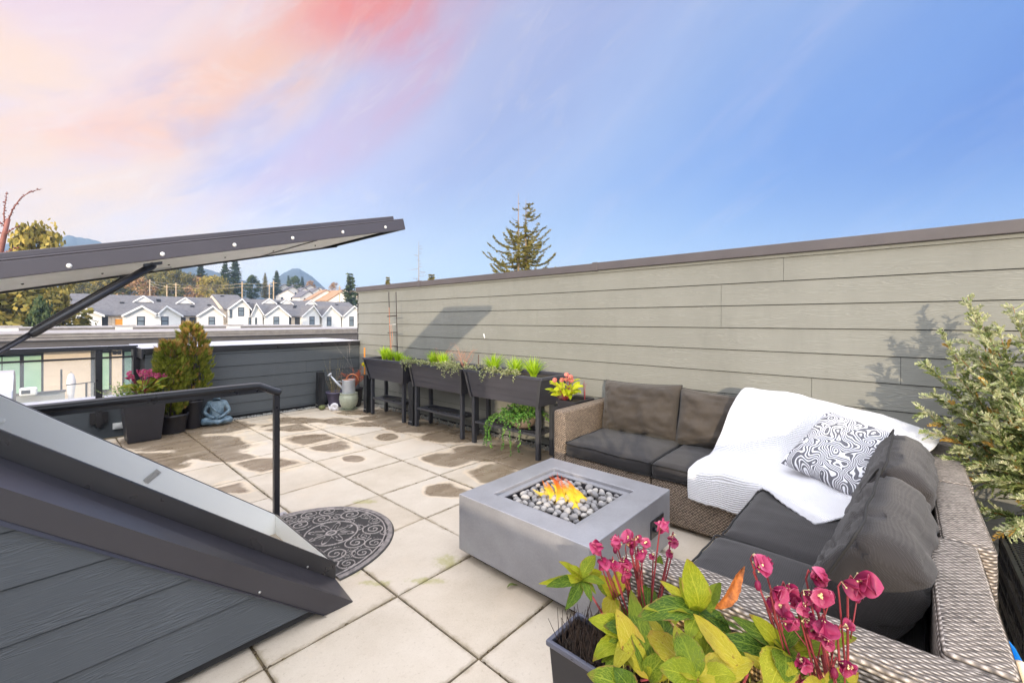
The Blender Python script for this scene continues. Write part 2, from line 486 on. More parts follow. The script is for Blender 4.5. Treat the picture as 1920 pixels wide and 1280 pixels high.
YL = [-3.0, -1.72, -1.11, -0.5, 0.1, 0.71, 1.318, 1.926, 2.533, 3.14, 3.748, 4.36, 4.975, 5.588, 6.195, 6.79, 7.02]
def paving():
    vs = []; fs = []; wet = []; moss = []; edge_ = []
    rnd = random.Random(3)
    for i in range(len(XL)-1):
        for j in range(len(YL)-1):
            g = 0.0030 + rnd.random()*0.0045
            x0, x1, y0, y1 = XL[i]+g, XL[i+1]-g, YL[j]+g, YL[j+1]-g
            rz = (rnd.random()-.5)*0.006
            n = 26 if (x1 > 0.3 and y1 > 0.9) else 4
            h0 = (rnd.random()-.5)*0.004; tx = (rnd.random()-.5)*0.004; ty = (rnd.random()-.5)*0.004
            cx, cy = (x0+x1)/2, (y0+y1)/2
            o = len(vs)
            ts = [0.0, 0.008] + [k/n for k in range(1, n)] + [0.992, 1.0]
            m = len(ts)
            for a in range(m):
                for b in range(m):
                    x = x0 + (x1-x0)*ts[a]; y = y0 + (y1-y0)*ts[b]
                    edge = a in (0, m-1) or b in (0, m-1)
                    ch = 0.0
                    if edge:
                        ch = -0.0045
                        q = noise.noise(Vector((x*9, y*9, i*7.1+j*3.3)))
                        if q > 0.25: ch -= (q-0.25)*0.02
                    xr = x - (y-cy)*rz; yr = y + (x-cx)*rz
                    vs.append((xr, yr, h0 + tx*(ts[a]-.5) + ty*(ts[b]-.5) + ch))
                    ed = min(x-x0, x1-x, y-y0, y1-y)
                    nz_ = noise.fractal(Vector((x*3.1, y*3.1, 2.0)), .9, 2.1, 4)*.55
                    wv_ = max(field(x, y, WET) + nz_*.55, min(field(x, y, WETS) + nz_*.5, .30 + ed*3.2))
                    wet.append(wv_); moss.append(field(x, y, MOSS)); edge_.append(max(0, 1-ed/.045))
            for a in range(m-1):
                for b in range(m-1):
                    fs.append((o+a*m+b, o+(a+1)*m+b, o+(a+1)*m+b+1, o+a*m+b+1))
            # skirt
            ring = [(a, 0) for a in range(m)] + [(m-1, b) for b in range(1, m)] + [(a, m-1) for a in range(m-2, -1, -1)] + [(0, b) for b in range(m-2, 0, -1)]
            o2 = len(vs)
            for (a, b) in ring:
                p = vs[o+a*m+b]; vs.append((p[0], p[1], -0.035)); wet.append(0); moss.append(0); edge_.append(1)
            L = len(ring)
            for k in range(L):
                k2 = (k+1) % L
                fs.append((o+ring[k][0]*m+ring[k][1], o2+k, o2+k2, o+ring[k2][0]*m+ring[k2][1]))
    me = bpy.data.meshes.new('paving'); me.from_pydata(vs, [], fs)
    for nm, arr in (('wet', wet), ('moss', moss), ('edge', edge_)):
        at = me.attributes.new(nm, 'FLOAT', 'POINT'); at.data.foreach_set('value', arr)
    me.materials.append(slab_material())
    o = bpy.data.objects.new('paving', me); COL.objects.link(o); tag(o, kind='structure')
paving()
m, nt_, b_ = newmat('joint_grit')
_n = texn(nt_, pos_co(nt_), 25, 4)
nt_.links.new(ramp(nt_, _n, [(0.35, lin(66, 56, 40)), (0.6, lin(104, 90, 66)), (0.75, lin(128, 122, 62))]).s, b_.inputs['Base Color'])
b_.inputs['Roughness'].default_value = 0.95
mb = MB(); mb.box(-3.2, 3.84, -3.2, 7.15, -0.2, -0.012)
# grit heaped in the joints
rnd = random.Random(11)
for k in range(520):
    if rnd.random() < .5:
        x = rnd.choice(XL[4:10]); y = rnd.uniform(0.8, 7)
        if rnd.random() < 0.5: x += rnd.uniform(-.008, .008)
    else:
        y = rnd.choice(YL[6:15]); x = rnd.uniform(0.2, 3.8)
    mb.sph((x, y, -0.008), rnd.uniform(.004, .009), 6, 4, sc=(1.3, 1.3, .8))
o = mb.build('joint_bed', m); tag(o, kind='structure')
# gravel margin along the back wall
gm = mat('gravel', lin(150, 148, 142), 0.9, 0, 0.5, 60)
mb = MB()
for k in range(900):
    x = rnd.uniform(0.9, 3.8); y = rnd.uniform(7.03, 7.13)
    mb.sph((x, y, -0.004 + rnd.uniform(0, .008)), rnd.uniform(.006, .014), 5, 4)
for k in range(900):
    x = rnd.uniform(3.70, 3.82); y = rnd.uniform(2.2, 7.0)
    mb.sph((x, y, 0.004 + rnd.uniform(0, .008)), rnd.uniform(.006, .014), 5, 4)
o = mb.build('gravel', gm); tag(o, kind='stuff', label='grey gravel strip at the foot of the siding walls', cat='gravel')

# the building the terrace stands on
mb = MB(); mb.box(-4.5, 4.1, -4.5, 7.9, -9.5, -0.205)
o = mb.build('rowhouse', M['bwall']); tag(o, 'slate grey rowhouse that carries the paved roof terrace', 'building')

# ------------------------------------------------------------------ clapboards
def boards_y(mb, x, y0, y1, zs, joints, out=-1):
    """boards on a wall of constant x facing -x, running along y"""
    for k in range(len(zs)-1):
        zb, zt = zs[k], zs[k+1]
        cuts = [y0] + sorted(joints.get(k, [])) + [y1]
        for c in range(len(cuts)-1):
            a, b = cuts[c]+0.0012, cuts[c+1]-0.0012
            g_ = .006
            vs = [(x-0.016, a, zb+g_), (x-0.016, b, zb+g_), (x-0.009, b, zt), (x-0.009, a, zt),
                  (x, a, zb+g_), (x, b, zb+g_), (x, b, zt), (x, a, zt)]
            mb.add(vs, [(0, 3, 2, 1), (4, 5, 6, 7), (0, 1, 5, 4), (0, 4, 7, 3), (1, 2, 6, 5)])
def boards_x(mb, y, x0, x1, zs, joints):
    for k in range(len(zs)-1):
        zb, zt = zs[k], zs[k+1]
        cuts = [x0] + sorted(joints.get(k, [])) + [x1]
        for c in range(len(cuts)-1):
            a, b = cuts[c]+0.0012, cuts[c+1]-0.0012
            g_ = .006
            vs = [(a, y-0.016, zb+g_), (b, y-0.016, zb+g_), (b, y-0.009, zt), (a, y-0.009, zt),
                  (a, y, zb+g_), (b, y, zb+g_), (b, y, zt), (a, y, zt)]
            mb.add(vs, [(0, 1, 2, 3), (4, 7, 6, 5), (0, 4, 5, 1), (0, 3, 7, 4), (1, 5, 6, 2)])

# right-hand wall ---------------------------------------------------
rw = thing('parapet_wall', 'tall sage grey clapboard wall with dark metal cap behind the sofa', 'wall', (3.84, 2, 0))
zs = [0.02, 0.087, 0.268, 0.449, 0.630, 0.811, 0.992, 1.173, 1.354, 1.535, 1.716, 1.897]
mb = MB()
boards_y(mb, 3.84, -3.2, 7.2, zs, {10: [(3.84,0.667,1.829)[1], 4.55], 9: [(3.84,1.115,1.532)[1]], 8: [(3.84,1.115,1.599)[1], (3.84,3.09,1.42)[1]],
         7: [(3.84,3.693,1.254)[1]], 6: [(3.84,0.003,1.278)[1], (3.84,4.19,1.068)[1]], 5: [(3.84,0.491,1.104)[1], 4.9], 4: [(3.84,1.098,0.93)[1], -1.2], 3: [3.0, 1.9], 2: [0.4, 5.1], 1: [2.6]})
mb.build('siding', M['rwall'], rw)
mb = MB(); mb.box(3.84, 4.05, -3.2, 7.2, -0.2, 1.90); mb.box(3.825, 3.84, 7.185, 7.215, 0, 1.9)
mb.build('wall_core', M['gap_shade'], rw)
mb = MB(); mb.box(3.818, 3.839, -3.2, 7.2, 1.899, 1.932); mb.build('trim_strip', M['rwall'], rw)
mb = MB()
mb.box(3.79, 4.10, -3.2, (3.79,2.307,1.989)[1], 1.925, 2.003); mb.box(3.793, 4.097, (3.79,2.307,1.989)[1]-0.02, (3.79,5.317,1.991)[1], 1.922, 1.999)
mb.box(3.79, 4.10, (3.79,5.317,1.991)[1]-0.02, 7.22, 1.9255, 2.0025)
mb.box(3.786, 4.104, (3.79,2.307,1.989)[1]-0.03, (3.79,2.307,1.989)[1]+0.03, 1.920, 2.007)
mb.box(3.786, 4.104, (3.79,5.317,1.991)[1]-0.03, (3.79,5.317,1.991)[1]+0.03, 1.920, 2.007)
mb.build('cap_flashing', M['cap'], rw, bevel=0.004)
mb = MB(); mb.tube([(3.82,3.957,1.243), (3.81,3.927,1.189)], 0.008, 6); mb.build('wall_hook', M['white'], rw)

# back wall ---------------------------------------------------------
bw = thing('low_wall', 'low slate clapboard wall with black cap closing the far end of the terrace', 'wall', (2.3, 7.15, 0))
zs = [0.04, 0.062, 0.21, 0.393, 0.575, 0.756, 0.937, 0.99]
mb = MB(); boards_x(mb, 7.15, 0.90, 3.825, zs, {2: [2.4], 3: [1.7], 4: [2.9], 1: [3.2]}); mb.build('siding', M['bwall'], bw)
mb = MB(); mb.box(0.90, 3.825, 7.15, 8.0, -0.2, 0.99); mb.build('wall_core', M['gap_shade'], bw)
mb = MB(); mb.box(0.885, 3.815, 7.115, 7.15, 0.985, 1.056); mb.box(0.865, 0.885, 7.115, 8.03, 0.93, 1.056); mb.build('cap_face', M['black_metal'], bw)
mb = MB(); mb.box(0.865, 3.82, 7.115, 8.05, 1.057, 1.064); mb.box(0.9, 3.82, 8.05, 8.6, 1.02, 1.060); mb.box((3.686,7.6,1.069)[0], (3.686,7.6,1.069)[0]+0.03, 7.113, 8.3, 1.064, 1.072)
mb.build('cap_top', M['pale_cap'], bw)

sw = thing('side_wall', 'unseen tall wall added on the street side to shade the terrace', 'wall', (-2.6, 3.5, 0))
mb = MB(); mb.box(-2.8, -2.6, -0.6, 9.0, -.2, 1.9); mb.build('wall_body', M['rwall'], sw)  # added out of view to keep low sun off paving and back wall
mb = MB(); mb.box(-2.84, -2.56, -0.62, 9.02, 1.9, 1.97); mb.build('cap_flashing', M['cap'], sw)
sw = thing('shade_parapet', 'unseen lower parapet added on the street side to shade the fire table', 'wall', (-2.6, -2, 0))
mb = MB(); mb.box(-2.8, -2.6, -3.2, -0.622, -.2, 1.05); mb.build('wall_body', M['rwall'], sw)  # added out of view to shade the lower front of the table
mb = MB(); mb.box(-2.84, -2.56, -3.2, -0.622, 1.05, 1.10); mb.build('cap_flashing', M['cap'], sw)
# kneewall with the glass railing ------------------------------------
kw = thing('kneewall', 'knee high dark wall with pale cap under the glass railing', 'wall', (-0.5, 7.6, 0))
mb = MB(); mb.box(-3.0, 0.898, 7.6, 7.95, -0.2, 0.385); mb.build('wall_body', M['bwall'], kw)
mb = MB(); mb.box(-3.0, 0.898, 7.575, 7.98, 0.386, 0.404); mb.build('cap', M['pale_cap'], kw)
mb = MB(); mb.box(-3.0, 0.898, 7.57, 7.599, 0.33, 0.384); mb.build('cap_flashing', M['charcoal_metal'], kw)
c = (0.691,7.58,0.039)
mb = MB(); mb.box(c[0]-.055, c[0]+.055, 7.575, 7.599, c[2]-.04, c[2]+.04); mb.box(c[0]-.04, c[0]+.03, 7.562, 7.575, c[2]-.02, c[2]+.025)
mb.build('outlet_cover', M['white'], kw, bevel=0.004)
gr = thing('glass_railing', 'black metal railing with clear glass panes on the knee high wall', 'railing', (-0.5, 7.6, 0.4))
mb = MB(); mb.box(-3.0, 0.885, 7.56, 7.63, 1.035, 1.085); mb.build('top_rail', M['black_metal'], gr, bevel=0.004)
mb = MB(); mb.box(-3.0, 0.885, 7.56, 7.63, 1.0855, 1.089); mb.build('rail_cover', M['pale_cap'], gr)
mb = MB(); mb.box(-3.0, 0.885, 7.582, 7.61, 0.925, 0.948); mb.build('mid_rail', M['black_metal'], gr)
for xx in ((0.506,7.59,0.739)[0], 0.865, -1.2, -2.8):
    mb = MB(); mb.box(xx-.032, xx+.032, 7.535, 7.598, 0.06 if xx < .8 else 0.38, 1.034); p = mb.build('post', M['black_metal'], gr)
    if xx < .8:
        mb = MB(); mb.box(xx-.085, xx+.085, 7.555, 7.569, 0.10, 0.25); mb.build('bracket', M['black_metal'], p)
xp = (0.506,7.59,0.739)[0]
for (xa, xb) in ((-1.16, xp-.04), (xp+.04, 0.83), (-2.76, -1.24)):
    mb = MB(); mb.box(xa, xb, 7.591, 7.601, 0.44, 0.924); mb.build('glass_panel', M['glass'], gr)

# ------------------------------------------------------------------ roof hatch over the stair
SL = 0.804
def ztop(x): return 0.110 + SL*(0.901-x)        # outer flashing, upper edge
def zfr(x): return 1.048 - SL*(x+0.091)         # frame, upper edge
XH = -0.60                                       # hinge
rh = thing('roof_hatch', 'open roof hatch with raised grey lid, white lining and sloping siding sides', 'hatch', (0.2, 2.6, 0))
mb = MB()
# near side clapboards clipped by the slope
zz = [0.05, 0.230, 0.404, 0.581, 0.758, 0.935, 1.112, 1.29, 1.44]
for k in range(len(zz)-1):
    zb, zt = zz[k], zz[k+1]
    xb = 0.901 + (0.016-zb)/SL; xt = 0.901 + (0.016-zt)/SL
    x0 = -1.6
    xb = max(xb, x0+.01); xt = max(xt, x0+.005)
    y = 2.07
    vs = [(x0, y-.016, zb+.006), (xb+.005, y-.016, zb+.006), (xt+.008, y-.009, zt), (x0, y-.009, zt),
          (x0, y, zb+.006), (xb+.005, y, zb+.006), (xt+.008, y, zt), (x0, y, zt)]
    mb.add(vs, [(0, 1, 2, 3), (4, 7, 6, 5), (0, 4, 5, 1), (0, 3, 7, 4), (1, 5, 6, 2)])
mb.build('siding', M['hwall'], rh)
# solid stair bulkhead body
def prism_y(mb, pts, y0, y1):
    n = len(pts)
    vs = [(p[0], y0, p[1]) for p in pts] + [(p[0], y1, p[1]) for p in pts]
    mb.add(vs, [tuple(range(n)), tuple(range(2*n-1, n-1, -1))] + [(i, i+n, (i+1) % n + n, (i+1) % n) for i in range(n)])
mb = MB()
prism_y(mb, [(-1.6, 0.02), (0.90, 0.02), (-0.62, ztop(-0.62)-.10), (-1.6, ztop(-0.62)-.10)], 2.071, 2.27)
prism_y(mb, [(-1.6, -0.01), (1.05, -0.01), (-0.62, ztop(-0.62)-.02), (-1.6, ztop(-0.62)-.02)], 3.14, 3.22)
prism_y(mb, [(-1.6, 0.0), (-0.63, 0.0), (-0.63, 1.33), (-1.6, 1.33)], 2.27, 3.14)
mb.build('bulkhead_wall', M['gap_shade'], rh)
# flashing : outer face and sloping shelf
mb = MB()
xa, xb = 1.062, -0.62
vs = [(xa, 2.05, -.008), (0.901, 2.05, 0.016), (xb, 2.05, ztop(xb)-.094), (xb, 2.05, ztop(xb)), (xa, 2.05, 0.0),
      ]
mb.add([(xa, 2.05, -.010), (0.915, 2.05, 0.006), (xb, 2.05, ztop(xb)-.094), (xb, 2.05, ztop(xb)), (xa, 2.05, 0.004)],
       [(0, 4, 3, 2, 1)][::1])
mb.add([(xa, 2.05, 0.004), (xb, 2.05, ztop(xb)), (xb, 2.275, zfr(xb)-.094), (1.082, 2.275, 0.012)], [(0, 3, 2, 1)])
mb.add([(xb, 2.05, ztop(xb)), (-1.6, 2.05, ztop(xb)), (-1.6, 2.275, zfr(xb)-.094), (xb, 2.275, zfr(xb)-.094)], [(0, 3, 2, 1)])
mb.add([(xb, 2.05, ztop(xb)-.094), (-1.6, 2.05, ztop(xb)-.094), (-1.6, 2.05, ztop(xb)), (xb, 2.05, ztop(xb))], [(0, 3, 2, 1)])
# thin turned lip under the outer face
mb.add([(0.93, 2.038, -.004), (xb, 2.038, ztop(xb)-.115), (xb, 2.05, ztop(xb)-.094), (0.915, 2.05, 0.006)], [(0, 3, 2, 1)])
mb.build('flashing', M['charcoal_metal'], rh)
# far side shelf
mb = MB()
mb.add([(xa, 3.25, 0.0), (xb, 3.25, ztop(xb)), (xb, 3.12, zfr(xb)-.094), (1.08, 3.12, 0.012)], [(0, 1, 2, 3)])
mb.add([(xa, 3.25, 0.0), (xa, 3.25, -.01), (0.9, 3.25, 0.0), (xb, 3.25, ztop(xb)-.094), (xb, 3.25, ztop(xb))], [(0, 1, 2, 3, 4)])
mb.build('flashing', M['charcoal_metal'], rh)
# frame : a bent metal curb round the opening
def sloped(mb, x0, x1, y0, y1, dtop, dbot, mi=0):
    vs = []
    for x in (x0, x1):
        for y in (y0, y1):
            for dd in (dbot, dtop): vs.append((x, y, zfr(x)+dd))
    mb.add(vs, [(0, 1, 3, 2), (4, 6, 7, 5), (0, 4, 5, 1), (2, 3, 7, 6), (0, 2, 6, 4), (1, 5, 7, 3)], mi)
mb = MB()
sloped(mb, XH, 1.08, 2.272, 2.292, 0, -.096)
sloped(mb, XH, 1.08, 3.10, 3.12, 0, -.096)
sloped(mb, 1.055, 1.080, 2.292, 3.10, 0.0005, -.0955)
mb.build('frame', M['black_metal'], rh, bevel=0.003)
# white lining inside
mb = MB()
sloped(mb, XH, 1.054, 2.293, 2.303, -.004, -.55)
sloped(mb, XH, 1.0542, 3.089, 3.0995, -.004, -.60)
mb.add([(1.0545, 2.303, zfr(1.0545)-.004), (1.0545, 3.089, zfr(1.0545)-.004), (1.0545, 3.089, -0.5), (1.0545, 2.303, -0.5)], [(0, 1, 2, 3)])
mb.build('lining', M['white_liner'], rh)
mb = MB(); mb.box(-0.6, 1.05, 2.3, 3.1, -0.62, -0.6); mb.build('stair_floor', M['white_liner'], rh)
# latch keeper on the lining
p0 = Vector((0.392,3.086,0.529)); p1 = Vector((0.45,3.086,0.576))
mb = MB(); dd = (p1-p0)
mb.obox((p0+p1)/2, dd/2, (0, .004, 0), Vector((-dd.z, 0, dd.x)).normalized()*.016)
mb.obox((p0+p1)/2 + Vector((0, -.006, 0)), dd*.28, (0, .004, 0), Vector((-dd.z, 0, dd.x)).normalized()*.008)
mb.build('latch_keeper', M['steel'], rh)
p0 = Vector((-0.12,3.086,0.953))
mb = MB(); mb.sph(p0, .014, 10, 6, sc=(1, .4, 1)); mb.build('screw_cover', M['white_liner'], rh)
for (q) in ((0.93,2.27,0.147), (0.638,2.05,0.246)):
    mb = MB(); mb.sph(q, .006, 8, 5, sc=(1, .5, 1)); mb.build('screw', M['steel'], rh)

# lid ---------------------------------------------------------------
LA = math.atan(0.261)
H0 = Vector((XH+.02, 0, 1.558 + 0.261*(XH+.02+.09)))
LD = Vector((math.cos(LA), 0, math.sin(LA))); LN = Vector((-math.sin(LA), 0, math.cos(LA)))
def lp(u, y, w_): return H0 + LD*u + LN*w_ + Vector((0, y, 0))
def lbox(mb, u0, u1, y0, y1, w0, w1, mi=0):
    vs = [lp(u, y, w_) for u in (u0, u1) for y in (y0, y1) for w_ in (w0, w1)]
    mb.add(vs, [(0, 1, 3, 2), (4, 6, 7, 5), (0, 4, 5, 1), (2, 3, 7, 6), (0, 2, 6, 4), (1, 5, 7, 3)], mi)
LU = 2.155
mb = MB()
lbox(mb, 0, LU, 2.245, 2.253, 0.0, 0.058); lbox(mb, 0, LU, 3.142, 3.15, 0.0, 0.058)
lbox(mb, LU-.008, LU, 2.253, 3.142, 0.0, 0.058); lbox(mb, 0, .008, 2.253, 3.142, 0, 0.058)
lbox(mb, -0.0, LU, 2.245, 3.15, 0.0585, 0.066)
lbox(mb, -0.25, LU-.055, 2.262, 3.133, 0.0665, 0.088)
lid = mb.build('lid', M['lid_metal'], rh, bevel=0.003)
mb = MB(); lbox(mb, 0.01, LU-.14, 2.275, 3.12, 0.004, 0.010); mb.build('lid_lining', M['white_liner'], lid)
mb = MB()
lbox(mb, 0.0, LU-.0085, 2.2535, 2.2745, 0.001, 0.012); lbox(mb, 0.0, LU-.0085, 3.1205, 3.1415, 0.0015, 0.012)
lbox(mb, 0.0, LU-.0085, 3.125, 3.148, -.006, 0.0005); lbox(mb, LU-.03, LU-.0085, 2.275, 3.12, 0.001, 0.012)
lbox(mb, LU-.55, LU-.54, 2.275, 3.12, -.001, 0.0035)
mb.build('rim_seal', M['black_metal'], lid)
mb = MB()
for q in ((0.072,2.245,1.618), (0.339,2.245,1.691), (0.596,2.245,1.762), (0.848,2.245,1.829), (1.107,2.245,1.898), (1.367,2.245,1.966)):
    mb = MB(); mb.sph(q, .0085, 8, 6, sc=(1, .5, 1)); mb.build('cap_screw', M['white'], lid)
mb = MB(); lbox(mb, 1.02, 1.10, 2.95, 3.0, -.004, 0.0035); mb.build('latch_plate', M['steel'], lid)
for u in (.3, .55, .8, 1.05, 1.3, 1.55, 1.8):
    mb = MB(); mb.sph(lp(u, 2.72, 0.003), .005, 6, 4); mb.build('screw', M['charcoal_metal'], lid)
def strut(p, q, f, lo, group=None):
    p, q = Vector(p), Vector(q); m_ = p.lerp(q, f)
    mb = MB(); mb.tube([p, m_], 0.0065, 10); st = mb.build('gas_strut', M['charcoal_metal'], rh)
    mb = MB(); mb.tube([m_, m_.lerp(q, .02), q], [0.010, .0145, .0145], 14); mb.build('cylinder', M['black_metal'], st)
    mb = MB(); mb.sph(q, .014, 8, 6); mb.obox(q+Vector((0, 0, .006)), (.03, 0, .008), (0, .012, 0), (0, 0, .006)); mb.build('bracket', M['black_metal'], st)
strut((-0.25, 2.30, 1.178), (0.315,2.3,1.646), 0.40, 0)
strut((-0.25, 3.06, 1.178), (0.3126, 3.06, 1.650), 0.40, 0)

# handrail beside the hatch
hr = thing('handrail', 'black tubular handrail on a square post beside the open hatch', 'handrail', (1.15, 3.33, 0))
yy = 3.33
tp = (1.144,3.33,0.902)
mb = MB(); mb.box(tp[0]-.019, tp[0]+.019, yy-.019, yy+.019, 0.006, tp[2]-.005); mb.build('post', M['black_metal'], hr, bevel=0.003)
e0 = Vector((1.0,3.33,0.961))
pts = [(-0.45, yy, 0.957), (0.0, yy, 0.957), e0, e0 + Vector((.03, -.002, 0)), (tp[0]-.02, yy-.006, tp[2]+.012), (tp[0]+.012, yy-.01, tp[2]-.002), (tp[0]+.02, yy-.01, tp[2]-.006)]
mb = MB(); mb.tube(pts, 0.0255, 16); mb.build('rail', M['black_metal'], hr)
mb = MB(); mb.box(-0.45, tp[0]-.03, yy-.009, yy+.009, 0.912, 0.937); mb.build('underbar', M['black_metal'], hr)
mb = MB(); mb.box(-0.47, -0.43, yy-.019, yy+.019, 0.0, .94); mb.build('post', M['black_metal'], hr)
mb = MB(); mb.box(tp[0]-.05, tp[0]+.075, yy-.05, yy+.05, 0.001, 0.007); mb.sph((tp[0]+.055, yy, .012), .008, 6, 5); mb.build('foot_plate', M['steel'], hr)

# door mat -----------------------------------------------------------
rub, nt_, b_ = newmat('moulded_rubber')
p_ = pos_co(nt_); c_ = mapv(nt_, p_, (1, 1, 1), (0, 0, 0), (-1.12, -2.80, 0))
x_, y_, z_ = sep(nt_, c_)
hh = N(nt_, z_.s)
n_ = texn(nt_, p_, 30, 4)
nt_.links.new(ramp(nt_, z_*60 + (n_-.5)*0.5, [(0.25, lin(40, 37, 33)), (0.5, lin(70, 66, 63)), (0.80, lin(158, 148, 142))]).s, b_.inputs['Base Color'])
b_.inputs['Roughness'].default_value = 0.55
dm = thing('door_mat', 'half round black rubber mat with scrollwork at the foot of the hatch', 'mat', (1.1, 2.8, 0))
mb = MB()
nr, na = 60, 150
vs = []; fs = []
AX, AY = 0.585, 0.535
def mat_h(x, y):
    r = math.hypot(x/AX, y/AY); th = math.atan2(y/AY, x/AX)
    h = 0.0035
    if r > 0.93: return 0.011 if r < 0.985 else 0.006
    def ridge(v, wdt): return max(0.0, 1-abs(v)/wdt)
    q = 0
    q = max(q, ridge(r-0.90, 0.012))
    # rosette of petals in the middle, scrolls outside
    r0 = math.hypot(x-0.20, y); t0 = math.atan2(y, x-0.20)
    if r0 < 0.17:
        q = max(q, ridge(r0 - 0.165, 0.008), ridge(r0 - 0.10 - 0.045*math.cos(8*t0), 0.010), ridge(r0-.03, .01))
        q = max(q, ridge(math.sin(4*t0)*r0, 0.006)*(r0 < .12))
    else:
        for (cx, cy, rr) in SC:
            dd = math.hypot(x-cx, y-cy)
            if dd < rr:
                ta = math.atan2(y-cy, x-cx)
                ph = (dd/rr*2.3 - ta/(2*PI)*(1 if cy > 0 else -1)) % 1
                q = max(q, ridge(ph-0.5, 0.17)*1.0)
    return h + 0.0110*min(1, q*1.7)
SC = []
for s in (-1, 1):
    SC += [(0.10, s*0.27, .085), (0.10, s*0.42, .06), (0.25, s*0.24, .075), (0.33, s*0.33, .07), (0.42, s*0.16, .08), (0.22, s*0.38, .07),
           (0.03, s*0.17, .05), (0.04, s*0.36, .05), (0.36, s*0.06, .05), (0.46, s*0.26, .05), (0.49, s*0.06, .05), (0.33, s*.20, .05), (0.16, s*.33, .05)]
nx, ny = 110, 200
idx = {}
for i in range(nx+1):
    for j in range(ny+1):
        # map square to half ellipse
        y = -1 + 2*j/ny; x = i/nx
        ex = math.sqrt(max(0, 1-y*y))
        X_, Y_ = x*ex*AX, y*AY
        vs.append((1.10+X_, 2.80+Y_, mat_h(X_, Y_) if i < nx else 0.0015))
for i in range(nx):
    for j in range(ny):
        a = i*(ny+1)+j
        fs.append((a, a+ny+1, a+ny+2, a+1))
mb.add(vs, fs, 0, True)
mb.build('moulded_face', rub, dm)

# ------------------------------------------------------------------ far setting
gmat = mat('ground_cover', lin(96, 92, 70), 0.95, 0, 0.3, 0.05)
mb = MB(); mb.add([(-3000, -3000, -9.6), (3000, -3000, -9.6), (3000, 3000, -9.6), (-3000, 3000, -9.6)], [(0, 1, 2, 3)])
o = mb.build('ground', gmat); tag(o, kind='structure')

def hill_z(x, y):
    d_ = math.hypot(x, y)
    t = max(0, min(1, (d_-135)/125)); s = t*t*(3-2*t)
    return -9.5 + s*21 + noise.noise(Vector((x*.02, y*.02, 0)))*2.0*s + max(0, d_-260)*0.012
mb = MB()
vs = []; fs = []
na_, nr_ = 70, 40
for i in range(nr_+1):
    for j in range(na_+1):
        az = R(-25 + 100*j/na_); rr = 130 + (i/nr_)**1.5*520
        x, y = rr*math.sin(az), rr*math.cos(az)
        vs.append((x, y, hill_z(x, y)))
for i in range(nr_):
    for j in range(na_):
        a_ = i*(na_+1)+j; fs.append((a_, a_+1, a_+na_+2, a_+na_+1))
mb.add(vs, fs, 0, True)
hm = mat('hillside_scrub', lin(112, 96, 62), 0.95, 0, 0.5, 0.06)
o = mb.build('hillside', hm); tag(o, kind='structure')

mtm = mat('mountain_forest', (0.030, 0.045, 0.05), 0.95, 0, 0.35, 0.01)
def ridge(name, crest, seed):
    """heightfield from a crest line: foot in front, crest, back slope"""
    mb = MB(); vs = []; fs = []; n = 34
    C_ = []
    for k in range(len(crest)-1):
        for s in range(10):
            C_.append(Vector(crest[k]).lerp(Vector(crest[k+1]), s/10))
    C_.append(Vector(crest[-1]))
    for k, c in enumerate(C_):
        for i in range(n+1):
            t = i/n
            q = 0.55 + t*0.9
            hgt = (1-abs(t-0.5)*2)**0.85
            x, y = c.x*q, c.y*q
            nz = noise.fractal(Vector((x*.008, y*.008, seed)), 0.9, 2.2, 5)*16*(0.2+0.8*min(1, abs(t-.5)*5))
            nz += noise.fractal(Vector((c.x*.05, c.y*.05, seed+5)), 0.9, 2.1, 4)*2.5
            vs.append((x, y, -9.6 + (c.z+9.6)*hgt + nz*hgt*(c.z/150)))
    for k in range(len(C_)-1):
        for i in range(n):
            a_ = k*(n+1)+i; fs.append((a_, a_+1, a_+n+2, a_+n+1))
    mb.add(vs, fs, 0, True)
    o = mb.build(name, mtm); tag(o, kind='structure')
ridge('mountain_range', [(-279.727,1795.632,100.922), (-145.948,1648.302,160.624), (-62.336,1556.22,180.524), (-3.808,1491.763,185.5), (46.359,1436.514,197.937), (79.803,1399.682,187.987), (117.429,1358.245,170.574),
       (180.137,1289.184,153.161), (230.304,1233.935,129.529), (272.11,1187.894,115.848), (305.555,1151.062,98.435), (355.722,1095.813,83.51), (405.889,1040.564,56.146), (472.778,966.898,26.296)], 3)
ridge('mountain_peak', [(394.657,1276.069,70.077), (418.696,1249.595,101.544), (437.926,1228.416,125.86), (455.234,1209.356,140.164), (468.695,1194.53,138.733), (490.811,1170.175,120.139), (514.849,1143.701,85.811), (543.695,1111.933,55.773), (601.387,1048.397,44.33)], 9)
cm = mat('cloud_white', (0.9, 0.9, 0.92), 1.0, 0, 0.02, 1)

# ------------------------------------------------------------------ trees
GREENS = {
 'dark': [(0.02, 0.045, 0.016), (0.06, 0.09, 0.03), (0.13, 0.15, 0.05)],
 'olive': [(0.05, 0.06, 0.012), (0.19, 0.17, 0.035), (0.40, 0.30, 0.07)],
 'gold': [(0.10, 0.09, 0.015), (0.30, 0.24, 0.045), (0.55, 0.40, 0.09)],
 'rust': [(0.16, 0.09, 0.04), (0.34, 0.19, 0.08), (0.52, 0.33, 0.16)],
}
LM = {k: leafmat('leaves_'+k, v, 0.7, 0.15, 0.5) for k, v in GREENS.items()}
bark = mat('bark', lin(96, 80, 66), 0.9, 0, 0.25, 8, bmp=0.4)
barkp = mat('bark_grey', lin(150, 132, 118), 0.9, 0, 0.25, 8)
def quad(mb, c, u, v, mi=0): mb.add([c-u-v, c+u-v, c+u+v, c-u+v], [(0, 1, 2, 3)], mi)
